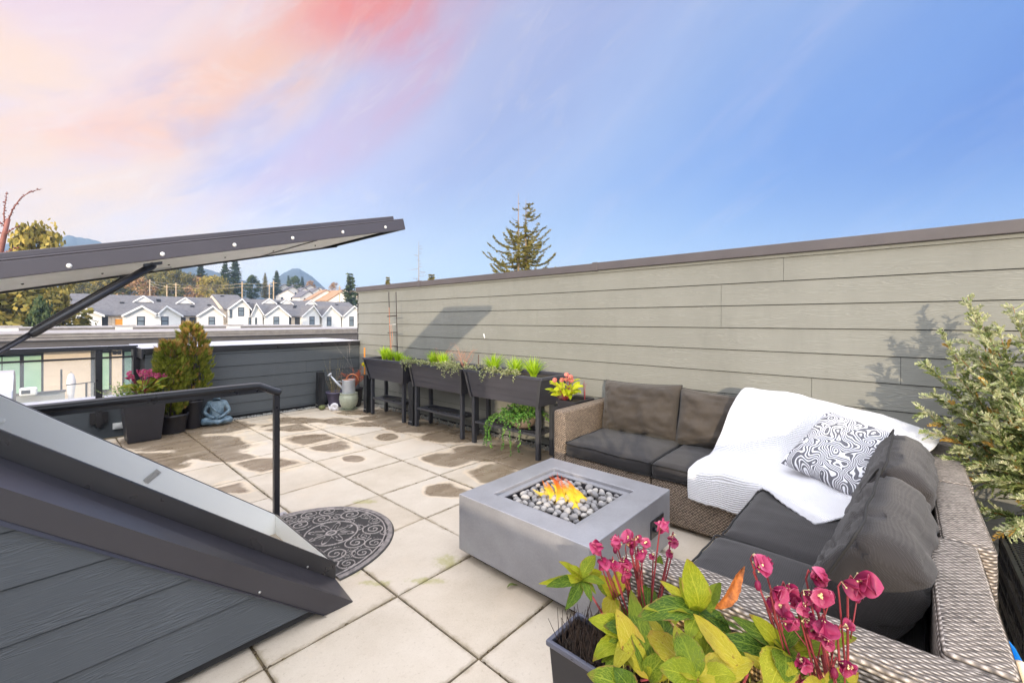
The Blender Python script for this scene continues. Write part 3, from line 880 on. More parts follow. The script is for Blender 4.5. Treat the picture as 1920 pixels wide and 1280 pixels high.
def spray(mb, p, q, rnd, wid, n, droop=0.0, size=0.12):
    """flat needles along a bough from p to q"""
    d_ = q-p; L = d_.length; dn = d_.normalized(); side = dn.cross(Vector((0, 0, 1))).normalized()
    for i in range(n):
        t = (i+rnd.random())/n
        c = p + d_*t + Vector((0, 0, -droop*t*t*L))
        s = rnd.choice((-1, 1)); ww = wid*(1-t*0.75)*(0.5+rnd.random()*0.6)
        u = (side*s + dn*0.7 + Vector((0, 0, rnd.uniform(-.35, .25)))).normalized()*ww*0.5
        v = Vector((rnd.gauss(0, 1), rnd.gauss(0, 1), rnd.gauss(0, 1))).normalized()*size*0.5
        quad(mb, c+u, u, v)
def conifer_mesh(h, w, seed, tiers, per, n, wid, size, up=0.15, gap=0.0, bare=0.12, sparse_top=0.0):
    rnd = random.Random(seed); mb = MB()
    for k in range(tiers):
        t = bare + (1-bare)*(k+rnd.random()*.8)/tiers
        z = h*t
        L0 = w*(1-t)**0.75*(0.75+rnd.random()*.45) + 0.02*h*(1-t)
        for j in range(per):
            if rnd.random() < gap: continue
            az = rnd.random()*2*PI
            L = L0*(0.55+rnd.random()*.6)
            p = Vector((0, 0, z)); q = p + Vector((math.cos(az)*L, math.sin(az)*L, L*(up + rnd.uniform(-.18, .18) + 0.35*t)))
            nn = max(4, int(n*L/w))
            spray(mb, p, q, rnd, wid, nn, 0.18, size)
    return mb
def bush_mesh(h, w, seed, clumps, per, size, base=0.15):
    rnd = random.Random(seed); mb = MB()
    cs = []
    for k in range(clumps):
        t = rnd.random(); az = rnd.random()*2*PI
        prof = math.sin(PI*min(1, (t*0.85+0.12)))**0.7
        r = w*prof*math.sqrt(rnd.random())
        cs.append((Vector((r*math.cos(az), r*math.sin(az), h*(base+(1-base)*t))), w*rnd.uniform(.16, .34)))
    for c, r in cs:
        for i in range(per):
            d_ = Vector((rnd.gauss(0, 1), rnd.gauss(0, 1), rnd.gauss(0, .8))); d_.normalize()
            p = c + d_*r*(0.55+0.5*rnd.random())
            u = Vector((rnd.gauss(0, 1), rnd.gauss(0, 1), rnd.gauss(0, 1))).normalized()
            v = u.cross(d_).normalized() if u.cross(d_).length > .01 else Vector((0, 0, 1))
            quad(mb, p, u*size*.5, v*size*.4)
    return mb
def tree_proto(name, label, crown, trunk_h, tr, leaf, bk=None, group=None):
    t = thing(name, label, 'tree', (0, 0, 0), group)
    crown.build('crown', leaf, t)
    mb = MB(); mb.tube([(0, 0, -1.5), (0, 0, trunk_h*.5), (0.02*trunk_h, 0, trunk_h)], [tr, tr*.7, tr*.12], 7)
    mb.build('trunk', bk or bark, t)
    return t
U = 1.0
# prototypes are one metre-scale trees of true size; the first use of each is the object itself
protos = {}
def place(kind, x, y, ztop, zbase, label, group=None, wide=1.0, name=None):
    hgt = ztop - zbase
    first, H_ = protos[kind]
    s = hgt/H_
    if not first.get('used'):
        first['used'] = 1; r = first; r.location = (x, y, zbase); r.scale = (s*wide, s*wide, s); r['label'] = label
        if group: r['group'] = group
    else:
        r = copy_tree(first, (x, y, zbase), label, group, (s*wide, s*wide, s), random.random()*6.28)
        if not group and r.get('group'): del r['group']
    return r
protos['fir'] = (tree_proto('conifer_tree', 'dark fir', conifer_mesh(14, 3.0, 1, 46, 10, 28, 0.7, 0.28, gap=.1), 14, .25, LM['dark']), 14)
protos['cedar'] = (tree_proto('conifer_tree', 'olive cedar', conifer_mesh(14, 3.4, 2, 46, 10, 30, 0.55, 0.24, up=.35), 14, .3, LM['olive']), 14)
protos['spruce'] = (tree_proto('conifer_tree', 'narrow spruce', conifer_mesh(14, 2.0, 5, 44, 10, 22, 0.55, 0.26, up=.1), 14, .2, LM['dark']), 14)
protos['bushy'] = (tree_proto('broad_tree', 'olive bushy tree', bush_mesh(9, 3.6, 3, 80, 60, 0.28), 5, .25, LM['olive']), 9)
protos['gold'] = (tree_proto('broad_tree', 'golden bushy tree', bush_mesh(9, 3.2, 4, 74, 60, 0.28), 5, .25, LM['gold']), 9)
protos['rust'] = (tree_proto('broad_tree', 'rust brown tree', bush_mesh(8, 3.0, 6, 50, 26, 0.30), 5, .2, LM['rust'], barkp), 8)
protos['round'] = (tree_proto('round_tree', 'dark round tree', bush_mesh(9, 2.6, 8, 74, 60, 0.26), 5, .2, LM['dark']), 9)

# left of the townhouses, close behind the neighbouring roofs
place('gold', *(-0.198,77.572,1.42)[:2], (-0.198,77.572,12.48)[2], -9.0, 'large golden green tree rising above the hatch lid at far left', wide=.44)
place('gold', *(0.846,85.347,1.42)[:2], (0.846,85.347,5.748)[2], -9.0, 'golden tree beside the left end of the white townhouses', wide=.30)
place('bushy', *(-0.943,75.417,1.42)[:2], (-0.943,75.417,5.4)[2], -9.0, 'dark olive tree under the hatch lid left of the golden tree', wide=.55)
place('bushy', *(-2.27,73.903,1.42)[:2], (-2.27,73.903,5.121)[2], -9.0, 'dark green tree at the left edge of the picture under the lid', wide=1.3)
place('round', *(0.017,68.409,1.42)[:2], (0.017,68.409,3.594)[2], -9.0, 'low dark green tree in front of the golden tree', wide=.45)
place('fir', *(-4.493,94.202,1.42)[:2], (-4.493,94.202,8.883)[2], -9.0, 'tall dark fir partly outside the left edge', wide=1.5)
T = [
 ('bushy', 150, 528, 150, 'olive trees on the slope behind the lid', 1.2), ('gold', 182, 524, 160, None, 1.1), ('bushy', 212, 520, 165, None, 1.2),
 ('bushy', 242, 516, 170, None, 1.3), ('rust', 262, 522, 160, None, 1.2), ('bushy', 282, 510, 185, None, 1.2), ('bushy', 300, 508, 190, None, 1.1),
 ('bushy', 322, 505, 180, None, 1.1), ('fir', 335, 503, 200, 'U:dark fir above the wooded slope left of the white dormer', 1.6), ('bushy', 352, 514, 185, None, 1.0),
 ('fir', 376, 496, 190, 'U:dark fir directly right of the gas strut above the houses', 1.5), ('rust', 378, 522, 170, 'U:rust brown tree in front of the dark fir', 1.0), ('gold', 398, 519, 165, None, 1.0), ('bushy', 412, 524, 165, None, .8),
 ('fir', 422, 493, 195, 'U:left one of the two tall firs side by side behind the tall townhouse', 1.35), ('fir', 441, 487, 195, 'U:right and taller one of the two firs side by side', 1.45),
 ('round', 473, 517, 215, 'U:round brownish green tree right of the twin firs', 1.0), ('cedar', 497, 512, 230, 'U:reddish green cedar left of the utility pole', .9), ('fir', 519, 508, 230, 'U:pointed green fir right of the utility pole', 1.3),
 ('spruce', 541, 517, 260, 'U:small slim spruce in front of the peak', 1.2), ('round', 553, 518, 250, 'U:small round tree below the mountain peak', 1.0), ('spruce', 567, 519, 260, 'U:small slim spruce under the peak summit', 1.4),
 ('rust', 583, 528, 270, 'U:bare brown tree under the right slope of the peak', .8), ('rust', 627, 531, 280, 'U:small rust tree over the orange roofs', .9),
 ('fir', 657, 514, 150, 'U:green fir standing at the left end of the tall wall', 1.25), ('cedar', 727, 521, 120, 'U:small orange green tree top showing over the far end of the wall', .8),
 ('cedar', 809, 516, 110, 'U:small green tree top over the wall beside the bare tree', 1.2), ('rust', 645, 546, 220, None, 1.2), ('rust', 612, 548, 240, None, 1.1), ('rust', 668, 548, 200, None, 1.2), ('rust', 635, 552, 200, None, 1.2)]
def PX(x, y, D):   # image pixel x, y pushed out along its sight line to depth D
    r = (x-960)/804.0
    return ((0.6722*r+0.7403)*D, (-0.7403*r+0.6722)*D, 1.42 - (y-600)/804.0*D)
for kind, x, y, D, lab, wd in T:
    q = PX(x, y, D); zb = hill_z(q[0], q[1]) - .5
    if q[2]-zb < 3: zb = q[2]-7
    if lab and lab.startswith('U:'): place(kind, q[0], q[1], q[2], zb, lab[2:], None, wd)
    else:
        nm = {'bushy': ('olive green bushy tree on the slope behind the white townhouses', 'olive trees behind the townhouses'),
              'gold': ('golden leaved tree on the slope behind the white townhouses', 'golden trees behind the townhouses'),
              'rust': ('rust brown leafless tree on the far hillside', 'rust brown trees on the hillside')}[kind]
        place(kind, q[0], q[1], q[2], zb, nm[0], nm[1], wd)

# big twin-stemmed conifer and bare tree beyond the right wall
def twin_conifer():
    rnd = random.Random(21)
    base = Vector((26.438,22.948,1.42)); top1 = Vector((26.263,23.142,11.781)); top2 = Vector((26.673,22.69,11.258))
    t = thing('conifer_tree', 'tall sparse twin stemmed conifer standing beyond the right wall', 'tree', (base.x, base.y, -9.5))
    mb = MB()
    rt = Vector((0.6722, -0.7403, 0)); fw = Vector((0.7403, 0.6722, 0))
    for top in (top1, top2):
        pts = [Vector((base.x, base.y, -9.5)) + rt*(0.25 if top is top2 else -.2), Vector((top.x, top.y, 0)), Vector((top.x, top.y, 6)), top]
        mb.tube(pts, [.28, .16, .10, .012], 7)
    mb.build('trunk', barkp, t)
    mc = MB(); mw = MB()
    for top, side in ((top1, -1), (top2, 1)):
        z = 4.4
        while z < top.z-.2:
            f = (top.z - z)/8.0
            sparse = (z > 8.6)
            nb = 4 if not sparse else (2 if side > 0 else 1)
            for j in range(nb):
                az = rnd.random()*2*PI
                d_ = rt*math.cos(az) + fw*math.sin(az)
                if math.cos(az)*side < -0.25 and rnd.random() < .75: continue
                L = (0.45 + 2.9*min(1, f*1.15)**.8)*rnd.uniform(.7, 1.08)
                if sparse and side < 0: L *= .45
                p = Vector((top.x, top.y, z))
                pts = []
                for k in range(7):
                    s = k/6
                    pts.append(p + d_*L*s + Vector((0, 0, L*(-.10*math.sin(PI*s*.9) + .26*s*s*s + .06*s))) + Vector((rnd.gauss(0, .02), rnd.gauss(0, .02), rnd.gauss(0, .02))))
                mw.tube(pts, [.03, .026, .022, .018, .014, .01, .005], 4, cap=False)
                if sparse and side < 0 and rnd.random() < .7: continue
                for k in range(6):
                    a_, b_ = pts[k], pts[k+1]; sd_ = (b_-a_).normalized().cross(Vector((0, 0, 1))).normalized()
                    m_ = int(9*L/2.5*(1.0 if k > 0 else .6)) + 2
                    for q in range(int(m_*2.6)):
                        c = a_.lerp(b_, rnd.random()) + sd_*rnd.gauss(0, .14*(1.1-k/7)) + Vector((0, 0, rnd.gauss(-.03, .045)))
                        u = (sd_*rnd.choice((-1, 1)) + (b_-a_).normalized()*.8 + Vector((0, 0, rnd.uniform(-.5, .3)))).normalized()*rnd.uniform(.05, .13)
                        v = Vector((rnd.gauss(0, 1), rnd.gauss(0, 1), rnd.gauss(0, 1))).normalized()*.03
                        quad(mc, c, u, v)
            z += rnd.uniform(.26, .46) if not sparse else rnd.uniform(.3, .55)
        for q in range(160):
            zz = rnd.uniform(4.2, 8.5); c = Vector((top.x, top.y, zz)) + Vector((rnd.gauss(0, .12), rnd.gauss(0, .12), 0))
            quad(mc, c, Vector((rnd.gauss(0, 1), rnd.gauss(0, 1), rnd.gauss(0, 1))).normalized()*.1, Vector((0, 0, .04)))
    mc.build('crown', LM['olive'], t); mw.build('boughs', bark, t)
twin_conifer()
def bare_tree(name, label, base, top, seed, spread, mats, r0, nb=26, zlo=.45):
    rnd = random.Random(seed); base = Vector(base); top = Vector(top)
    t = thing(name, label, 'tree', tuple(base))
    mb = MB(); mb.tube([base, base.lerp(top, .5)+Vector((.05, 0, 0)), top], [r0, r0*.55, r0*.08], 6); mb.build('trunk', mats, t)
    mc = MB()
    for k in range(nb):
        f = zlo + (1-zlo)*k/nb; p = base.lerp(top, f)
        az = rnd.random()*2*PI; L = spread*(1-f+.12)*rnd.uniform(.6, 1.2)*1.4
        d_ = Vector((math.cos(az), math.sin(az), rnd.uniform(-.15, .35)))
        q = p + d_*L
        mid = p.lerp(q, .5) + Vector((0, 0, -.08*L))
        mc.tube([p, mid, q], [r0*.16, r0*.1, r0*.03], 4, cap=False)
        for i in range(5):
            s = p.lerp(q, rnd.uniform(.3, 1)); e = s + Vector((rnd.gauss(0, .3), rnd.gauss(0, .3), rnd.uniform(-.3, .25)))*L*.35
            mc.tube([s, e], [r0*.06, r0*.02], 3, cap=False)
    mc.build('crown', mats, t)
bare_tree('bare_tree', 'bare leafless conifer with thin drooping twigs beyond the far end of the wall', (*(35.641,50.003,1.42)[:2], -9), (35.641,50.003,12.465), 4, 3.6, barkp, .17, 34)

# ------------------------------------------------------------------ utility poles and wires
pm_ = mat('pole_wood', lin(176, 152, 120), 0.8, 0, 0.15, 1)
wires = []
for i, (x, y, D, lab) in enumerate([(281,524,150,'utility pole left of the strut among olive trees'), (313,534,140,'short utility pole behind the first dormer'), (330,530,140,'utility pole right of the short one'),
        (454,528,130,'utility pole rising behind the tall white townhouse'), (505,532,150,'thin utility pole left of the thick one'), (513,526,128,'thick pale utility pole right of the tall townhouse'), (637,535,150,'utility pole in front of the rust hillside')]):
    q = PX(x, y, D)
    t = thing('utility_pole', lab, 'utility pole', (q[0], q[1], -9))
    mb = MB(); mb.tube([(q[0], q[1], -9), q], [.24, .16], 8); mb.build('pole', pm_, t)
    mb = MB(); mb.obox((q[0], q[1], q[2]-.7), (1.0*.6722, -1.0*.7403, 0), (.08*.7403, .08*.6722, 0), (0, 0, .07)); mb.build('cross_arm', pm_, t)
    wires.append(q)
mb = MB()
for a_, b_ in ((0, 1), (1, 3), (3, 5), (5, 6), (0, 3)):
    for dz_ in (-.6, -1.6):
        p = Vector(wires[a_]) + Vector((0, 0, dz_)); q = Vector(wires[b_]) + Vector((0, 0, dz_))
        mb.tube([p.lerp(q, k/8) + Vector((0, 0, -1.6*math.sin(PI*k/8)*(q-p).length/80)) for k in range(9)], .035, 3, cap=False)
o = mb.build('power_lines', mat('wire', lin(190, 176, 150), .6)); tag(o, 'sagging power lines strung between the wooden poles', 'power lines')

# ------------------------------------------------------------------ houses on the far slope
hw = mat('house_white', lin(232, 226, 218), 0.8, 0, 0.05, 1); hroof = mat('house_roof', lin(106, 102, 108), 0.85, 0, 0.15, 1.2)
oroof = mat('house_roof_tan', lin(164, 128, 98), 0.85, 0, 0.15, 1.2); hwin = mat('window_dark', lin(58, 64, 72), 0.15, 0, 0.2, 1)
def small_house(x, y, D, w_, rot, roofm, label, group):
    q = PX(x, y, D)
    t = thing('hillside_house', label, 'house', (q[0], q[1], q[2]-4), group)
    f = Vector((math.cos(rot), math.sin(rot), 0)); s = Vector((-f.y, f.x, 0)); c = Vector((q[0], q[1], q[2]-4.2))
    mb = MB(); h_ = 2.6; dp = w_*.6
    mb.obox(c + Vector((0, 0, h_/2-1)), f*w_/2, s*dp/2, Vector((0, 0, h_/2+1)))
    rz_ = w_*.33
    for e in (-1, 1):
        pass
    A = [c+Vector((0, 0, h_))+f*(w_/2*i)+s*(dp/2*j) for i in (-1, 1) for j in (-1, 1)]
    g0 = c+Vector((0, 0, h_+rz_))-s*dp/2; g1 = c+Vector((0, 0, h_+rz_))+s*dp/2
    mb.add([A[0], A[2], g0], [(0, 1, 2)]); mb.add([A[1], A[3], g1], [(0, 2, 1)])
    mb.build('wall', hw, t)
    mr = MB()
    for i in (-1, 1):
        e0 = c+Vector((0, 0, h_-.15))+f*(w_/2+.4)*i
        p = [g0-s*.5+Vector((0, 0, .12)), g1+s*.5+Vector((0, 0, .12)), e0+s*(dp/2+.5), e0-s*(dp/2+.5)]
        mr.add(p + [v - Vector((0, 0, .25)) for v in p], [(0, 1, 2, 3) if i < 0 else (3, 2, 1, 0), (4, 7, 6, 5), (0, 3, 7, 4), (1, 5, 6, 2), (2, 6, 7, 3), (0, 4, 5, 1)])
    mr.build('roof', roofm, t)
    for k in (-1, 1):
        mw = MB(); mw.obox(c + Vector((0, 0, 1.5)) - s*(dp/2+.02) + f*w_*.22*k, f*.5, s*.03, Vector((0, 0, .6))); mw.build('window', hwin, t)
rnd = random.Random(5)
for (x, y, D, w_, rf) in [(532,537,240,8,0),(545,541,235,8,0),(556,536,255,8,0),(566,543,240,8,0),(579,538,260,8,0),(590,545,240,9,0),(603,543,265,8,0),(538,549,200,9,0),(572,551,200,9,0),
        (606,555,170,12,1),(630,556,168,12,1),(655,556,165,13,1),(640,549,215,9,0)]:
    small_house(x, y, D, w_, rnd.uniform(-.9, .3), (hroof, oroof)[rf],
        ('small tan roofed house behind the right townhouses', 'small white house with dark roof on the far hillside')[0 if rf else 1],
        ('tan roofed houses behind the townhouses', 'white houses on the far hillside')[0 if rf else 1])

# ------------------------------------------------------------------ white townhouses
twall = mat('townhouse_white', lin(246, 243, 238), 0.8, 0, 0.03, .6); ttrim = mat('townhouse_trim', (0.86, 0.85, 0.84), 0.6, 0, .02, 1)
troof = mat('townhouse_shingle', lin(92, 90, 92), 0.85, 0, 0.15, 2.0, c2=lin(118, 115, 116)); beige = mat('townhouse_beige', lin(226, 208, 186), 0.8, 0, .05, 1)
tdoor = mat('orange_door', lin(206, 138, 48), 0.5, 0, .08, 1); tframe = mat('window_frame', (0.03, 0.03, 0.035), .4)
pane = mat('window_pane', lin(120, 130, 138), 0.1, 0, .25, .7)
Y0 = 110.0  # row sized from image pixels, then scaled about the camera to this depth
RZ = 6.7; RY = 121.0; EZ = 2.55
def townhouse(xa, xb, ga, gp, gb, pk, label, wins, ez=EZ, ridge=RZ, front=Y0, door=None, gap_win=None, dormer=None):
    t = thing('townhouse', label, 'house', ((xa+xb)/2, front, -9.5), 'white townhouses in a row')
    yb = front + 1.4
    mb = MB()
    mb.box(xa+.01, xb-.01, yb, front+22, -9.5, ez)
    mb.add([(xa+.01, yb, ez), (xa+.01, RY, ridge), (xa+.01, front+22, ez)], [(0, 2, 1)]); mb.add([(xb-.01, yb, ez), (xb-.01, RY, ridge), (xb-.01, front+22, ez)], [(0, 1, 2)])
    mb.build('side_wall', beige, t)
    gl, gr_ = ga+.35, gb-.35
    mb = MB()
    mb.box(gl, gr_, front, yb+.05, -9.5, ez)
    # gable triangle with depth back to the roof
    mb.add([(gl, front, ez), (gr_, front, ez), (gp, front, pk-.12)], [(0, 1, 2)])
    mb.build('front_wall', twall, t)
    # main roof
    mr = MB()
    e = .25
    p = [(xa, yb-.5, ez-.12), (xb, yb-.5, ez-.12), (xb, RY, ridge), (xa, RY, ridge)]
    mr.add(p + [(q[0], q[1], q[2]-e) for q in p], [(0, 1, 2, 3), (4, 7, 6, 5), (0, 4, 5, 1), (1, 5, 6, 2), (0, 3, 7, 4)])
    p = [(xa, RY, ridge), (xb, RY, ridge), (xb, front+22.5, ez), (xa, front+22.5, ez)]
    mr.add(p + [(q[0], q[1], q[2]-e) for q in p], [(0, 1, 2, 3), (4, 7, 6, 5), (0, 3, 7, 4), (1, 5, 6, 2)])
    r = mr.build('roof', troof, t)
    # gable roof running back into the main roof
    sl = (ridge-ez)/(RY-yb+.5)
    yend = yb-.5 + (pk-ez)/sl + .2
    mg = MB(); mt = MB()
    for s, gx in ((-1, ga), (1, gb)):
        A = Vector((gp, front-.5, pk)); B = Vector((gx, front-.5, ez-.25)); C_ = Vector((gx, yb-.4, ez-.25)); D_ = Vector((gp, yend, pk))
        o_ = [A, B, C_, D_]; fs = [(0, 1, 2, 3), (7, 6, 5, 4)]
        mg.add(o_ + [v - Vector((0, 0, .2)) for v in o_], fs + [(0, 4, 5, 1), (1, 5, 6, 2)])
        A2 = A + Vector((0, -.06, .08)); B2 = B + Vector((0, -.06, .08)); dn = Vector((0, 0, -.42))
        mt.add([A2, B2, B2+dn, A2+dn] + [v + Vector((0, .05, 0)) for v in (A2, B2, B2+dn, A2+dn)], [(0, 1, 2, 3), (4, 7, 6, 5), (0, 4, 5, 1), (2, 6, 7, 3)])
    g = mg.build('gable_roof', troof, t); mt.build('bargeboard', ttrim, t)
    for (wx, wz, ww, wh) in wins:
        mw = MB(); mw.box(wx-ww/2, wx+ww/2, front-.06, front-.005, wz-wh/2, wz+wh/2); f = mw.build('window', tframe, t)
        mw = MB(); mw.box(wx-ww/2+.13, wx+ww/2-.13, front-.075, front-.061, wz-wh/2+.13, wz+.06*wh); mw.box(wx-ww/2+.13, wx+ww/2-.13, front-.076, front-.0615, wz+.13*wh, wz+wh/2-.13)
        mw.build('pane', pane, f)
    if gap_win:
        for (wx, wz, ww, wh) in gap_win:
            mw = MB(); mw.box(wx-ww/2, wx+ww/2, yb-.05, yb-.004, wz-wh/2, wz+wh/2); mw.build('window', tframe, t)
    if door:
        mw = MB(); mw.box(door-.55, door+.55, yb-.05, yb-.004, -.6, 1.6); mw.build('door', tdoor, t)
    if dormer:
        dx_, dz_, dw = dormer
        dy = yb-.5 + (dz_-.9-ez)/sl
        mw = MB(); mw.add([(dx_-dw, dy, dz_-.9), (dx_+dw, dy, dz_-.9), (dx_, dy, dz_+.2)], [(0, 1, 2)]); mw.build('dormer', twall, r)
        mw = MB()
        for s in (-1, 1):
            A = Vector((dx_, dy-.2, dz_+.45)); B = Vector((dx_+s*(dw+.35), dy-.2, dz_-.85)); D_ = Vector((dx_, dy+(1.3)/sl, dz_+.45)); C_ = B + Vector((0, .5, 0))
            mw.add([A, B, C_, D_], [(0, 1, 2, 3), (3, 2, 1, 0)][:1])
        mw.build('dormer_roof', troof, r)
        mw = MB()
        for s in (-1, 1):
            A = Vector((dx_, dy-.26, dz_+.5)); B = Vector((dx_+s*(dw+.4), dy-.26, dz_-.85)); dn = Vector((0, 0, -.32))
            mw.add([A, B, B+dn, A+dn] + [v+Vector((0, .05, 0)) for v in (A, B, B+dn, A+dn)], [(0, 1, 2, 3), (4, 7, 6, 5), (0, 4, 5, 1), (2, 6, 7, 3)])
        mw.build('dormer_trim', ttrim, r)
    # roof vents
    for k in range(2):
        vx = rnd.uniform(xa+1, xb-1); vt = rnd.uniform(.45, .85)
        vy = yb-.5 + (RY-yb+.5)*vt; vz = ez + (ridge-ez)*vt
        mw = MB(); mw.box(vx-.35, vx+.35, vy-.2, vy+.2, vz-.1, vz+.22); mw.build('roof_vent', tframe, r)
W_ = (0, 0)
townhouse(1.4, 9.2, 1.9, 4.9, 8.1, 4.0, 'leftmost white townhouse, partly behind the gas strut', [((5.098,110.0,1.42)[0], .95, 1.2, 2.3)], gap_win=[((8.003,111.4,1.219)[0], .9, 1.4, 2.4)])
townhouse(9.2, 15.7, 10.4, 13.35, 16.1, 4.25, 'white townhouse with the orange door at its left', [((13.269,110.0,1.42)[0], 1.0, 1.2, 2.3)], door=(10.235,111.4,1.42)[0], dormer=((14.539,115.0,6.24)[0], 6.1, 1.3))
townhouse(15.7, 21.0, 15.4, 17.2, 19.9, 4.3, 'third white townhouse from the left, behind the conifer tips', [((16.956,110.0,1.42)[0], 1.0, 1.2, 2.3)], gap_win=[((20.068,111.4,1.197)[0], .9, 1.1, 2.2)])
townhouse(21.0, 27.4, 22.1, 25.0, 27.4, 4.5, 'white townhouse right of the shrub tops and left of the taller one', [((24.907,110.0,1.42)[0], 1.0, 1.2, 2.3)], gap_win=[((21.801,111.4,1.194)[0], .9, 1.1, 2.2)], dormer=((21.556,116.0,6.21)[0], 6.0, 1.3))
townhouse(27.4, 32.8, 27.7, 30.55, 32.5, 6.25, 'tallest white townhouse with the high gable in the middle of the row', [((30.451,110.0,3.22)[0], 3.3, 1.2, 2.0), ((28.481,110.0,2.602)[0], 2.8, .5, 1.8)], ez=4.1, ridge=7.6)
townhouse(32.8, 35.0, 32.2, 33.4, 35.2, 5.3, 'narrow white townhouse with a steep gable right of the tallest one', [((32.158,110.0,1.298)[0], .9, .5, 2.2), ((33.467,110.0,1.297)[0], .9, .4, 2.2)], ez=2.6, ridge=6.9)
townhouse(35.0, 42.6, 34.9, 38.1, 41.0, 4.9, 'white townhouse with one wide gable and two small dormers', [((37.79,110.0,1.42)[0], 1.0, 1.3, 2.5)], gap_win=[((41.062,111.4,1.158)[0], .9, 1.2, 2.4), ((43.198,111.4,1.154)[0], .9, 1.3, 2.4)], dormer=((38.99,116.0,6.603)[0], 6.5, 1.4))
townhouse(42.6, 48.4, 43.4, 46.4, 48.4, 5.1, 'white townhouse third from the right end of the row', [((46.138,110.0,1.42)[0], 1.1, 1.3, 2.5)], dormer=((43.016,116.0,6.747)[0], 6.5, 1.4))
townhouse(48.4, 54.0, 48.4, 50.8, 54.0, 5.15, 'white townhouse second from the right, black framed window', [((50.492,110.0,1.42)[0], 1.1, 1.2, 2.4)], gap_win=[((53.733,111.4,1.135)[0], .9, 1.1, 2.4)], dormer=((49.354,116.0,6.69)[0], 6.5, 1.2))
townhouse(54.0, 61.5, 53.8, 57.2, 61.3, 5.3, 'last white townhouse at the right, beside the tall wall', [((56.618,110.0,1.42)[0], 1.1, 1.3, 2.6)])

# ------------------------------------------------------------------ neighbouring flat-roofed rows across the lane
ncap = mat('neighbour_cap', lin(150, 144, 142), 0.5, 0, .06, 2, c2=lin(176, 170, 166)); nfas = mat('neighbour_fascia', lin(96, 92, 92), 0.7, 0, .08, 2)
nbe = mat('neighbour_siding', lin(226, 206, 180), 0.8, 0, .05, 2); ngr = mat('neighbour_grey', lin(160, 160, 156), 0.8, 0, .05, 2)
ngl = mat('neighbour_glass', lin(150, 190, 165), 0.08, 0, .12, .6, c2=lin(186, 218, 190))
def Q(v): return v
nb = thing('neighbour_building', 'grey flat roofed building across the lane with beige siding and green glass', 'building', (10, 45, -9.5))  # flat-roofed rows placed from image pixels, scaled about the camera to their depth
mb = MB(); mb.box(-14, (23.726,45.0,0.231)[0]+3, 45.0, 57, 0.0, .42); mb.build('cap_band', ncap, nb)
mb = MB(); mb.box(-14, (23.726,45.0,0.231)[0]+3, 44.8, 57.2, .425, .50); mb.build('roof_edge', ncap, nb)
mb = MB(); mb.box(-14, (23.726,45.0,0.231)[0]+3, 44.9, 44.99, .17, .20); mb.box(-14, (23.726,45.0,0.231)[0]+3, 44.9, 45.0, -.05, .02); mb.build('band_shadow_lip', nfas, nb)
mb = MB(); mb.box(-14, (23.726,45.0,0.231)[0]+3, 45.2, 57, -.75, -.001); mb.build('fascia', nfas, nb)
mb = MB(); mb.box(-14, 26, 47.2, 56.9, -9.5, -.751)
wallb = mb.build('wall', ngr, nb)
xa_, xb_ = (0.195,46.5,-0.924)[0], (2.651,46.5,-1.059)[0]
mb = MB()
for k in range(22):
    z0 = -9.5 + k*.40
    if z0 > -.9: break
    mb.add([(xa_, 46.5, z0), (xb_, 46.5, z0), (xb_, 46.53, z0+.395), (xa_, 46.53, z0+.395)], [(0, 1, 2, 3)])
mb.box(xa_, xb_, 46.54, 47.1, -9.5, -.76)
mb.build('bay_siding', nbe, nb)
xc_, xd_ = (3.895,46.5,-1.128)[0], (4.463,46.5,-1.159)[0]
mb = MB(); mb.box(xc_, xd_, 46.5, 47.1, -9.5, -.76); mb.build('bay_siding', nbe, nb)
for (a1, a2, lab) in ((-20, 3, 0), (5, 37, 1), (45, 77, 1), (190, 204, 1), (233, 246, 1)):
    xx0, xx1 = PX(a1, 700, 1)[0], 0
    def xat(px): 
        r = (px-960)/804.0; return (0.6722*r+0.7403)/(-0.7403*r+0.6722)*47.1
    xx0, xx1 = xat(a1), xat(a2)
    mb = MB(); mb.box(xx0-.12, xx1+.12, 47.0, 47.15, -4.2, -1.05); f = mb.build('window', tframe, nb)
    mb = MB(); mb.box(xx0, xx1, 46.96, 46.995, -4.1, -1.17); mb.build('pane', ngl, f)
t = thing('wall_lamp', 'small dark wall lamp on the narrow beige bay across the lane', 'lamp', (4.137,46.4,-1.179))
c = (4.137,46.4,-1.179)
mb = MB(); mb.box(c[0]-.26, c[0]-.04, 46.38, 46.49, c[2]-.15, c[2]+.15); mb.box(c[0]+.06, c[0]+.26, 46.38, 46.49, c[2]-.15, c[2]+.15); mb.box(c[0]-.04, c[0]+.06, 46.42, 46.49, c[2]-.1, c[2]+.1); mb.build('lamp_body', tframe, t)
# their terrace: half wall, glass balustrade
pw = thing('terrace_half_wall', 'grey clapboard half wall of the terrace across the lane', 'wall', (-.5, 41, -5))
xa_, xb_ = -3.5, (1.126,41.0,-3.171)[0]
zt = (-0.332,41.0,-3.201)[2]
mb = MB()
for k in range(9):
    z0 = zt-.1-(k+1)*.28
    mb.add([(xa_, 41.0, z0), (xb_, 41.0, z0), (xb_, 41.03, z0+.275), (xa_, 41.03, z0+.275)], [(0, 1, 2, 3)])
mb.box(xa_, xb_, 41.04, 41.3, -9.5, zt-.1); mb.build('siding', ngr, pw)
mb = MB(); mb.box(xa_, xb_+.05, 40.95, 41.35, zt-.1, zt); mb.build('cap', nfas, pw)
gb_ = thing('glass_balustrade', 'glass balustrade with thin dark rail across the lane', 'railing', (2, 41, -5))
xb2 = (2.494,41.0,-2.786)[0]
mb = MB(); mb.bar((xb_+.05, 41.1, (1.175,41.0,-2.894)[2]), (xb2, 41.1, (2.494,41.0,-2.823)[2]), .06, .06); mb.build('rail', tframe, gb_)
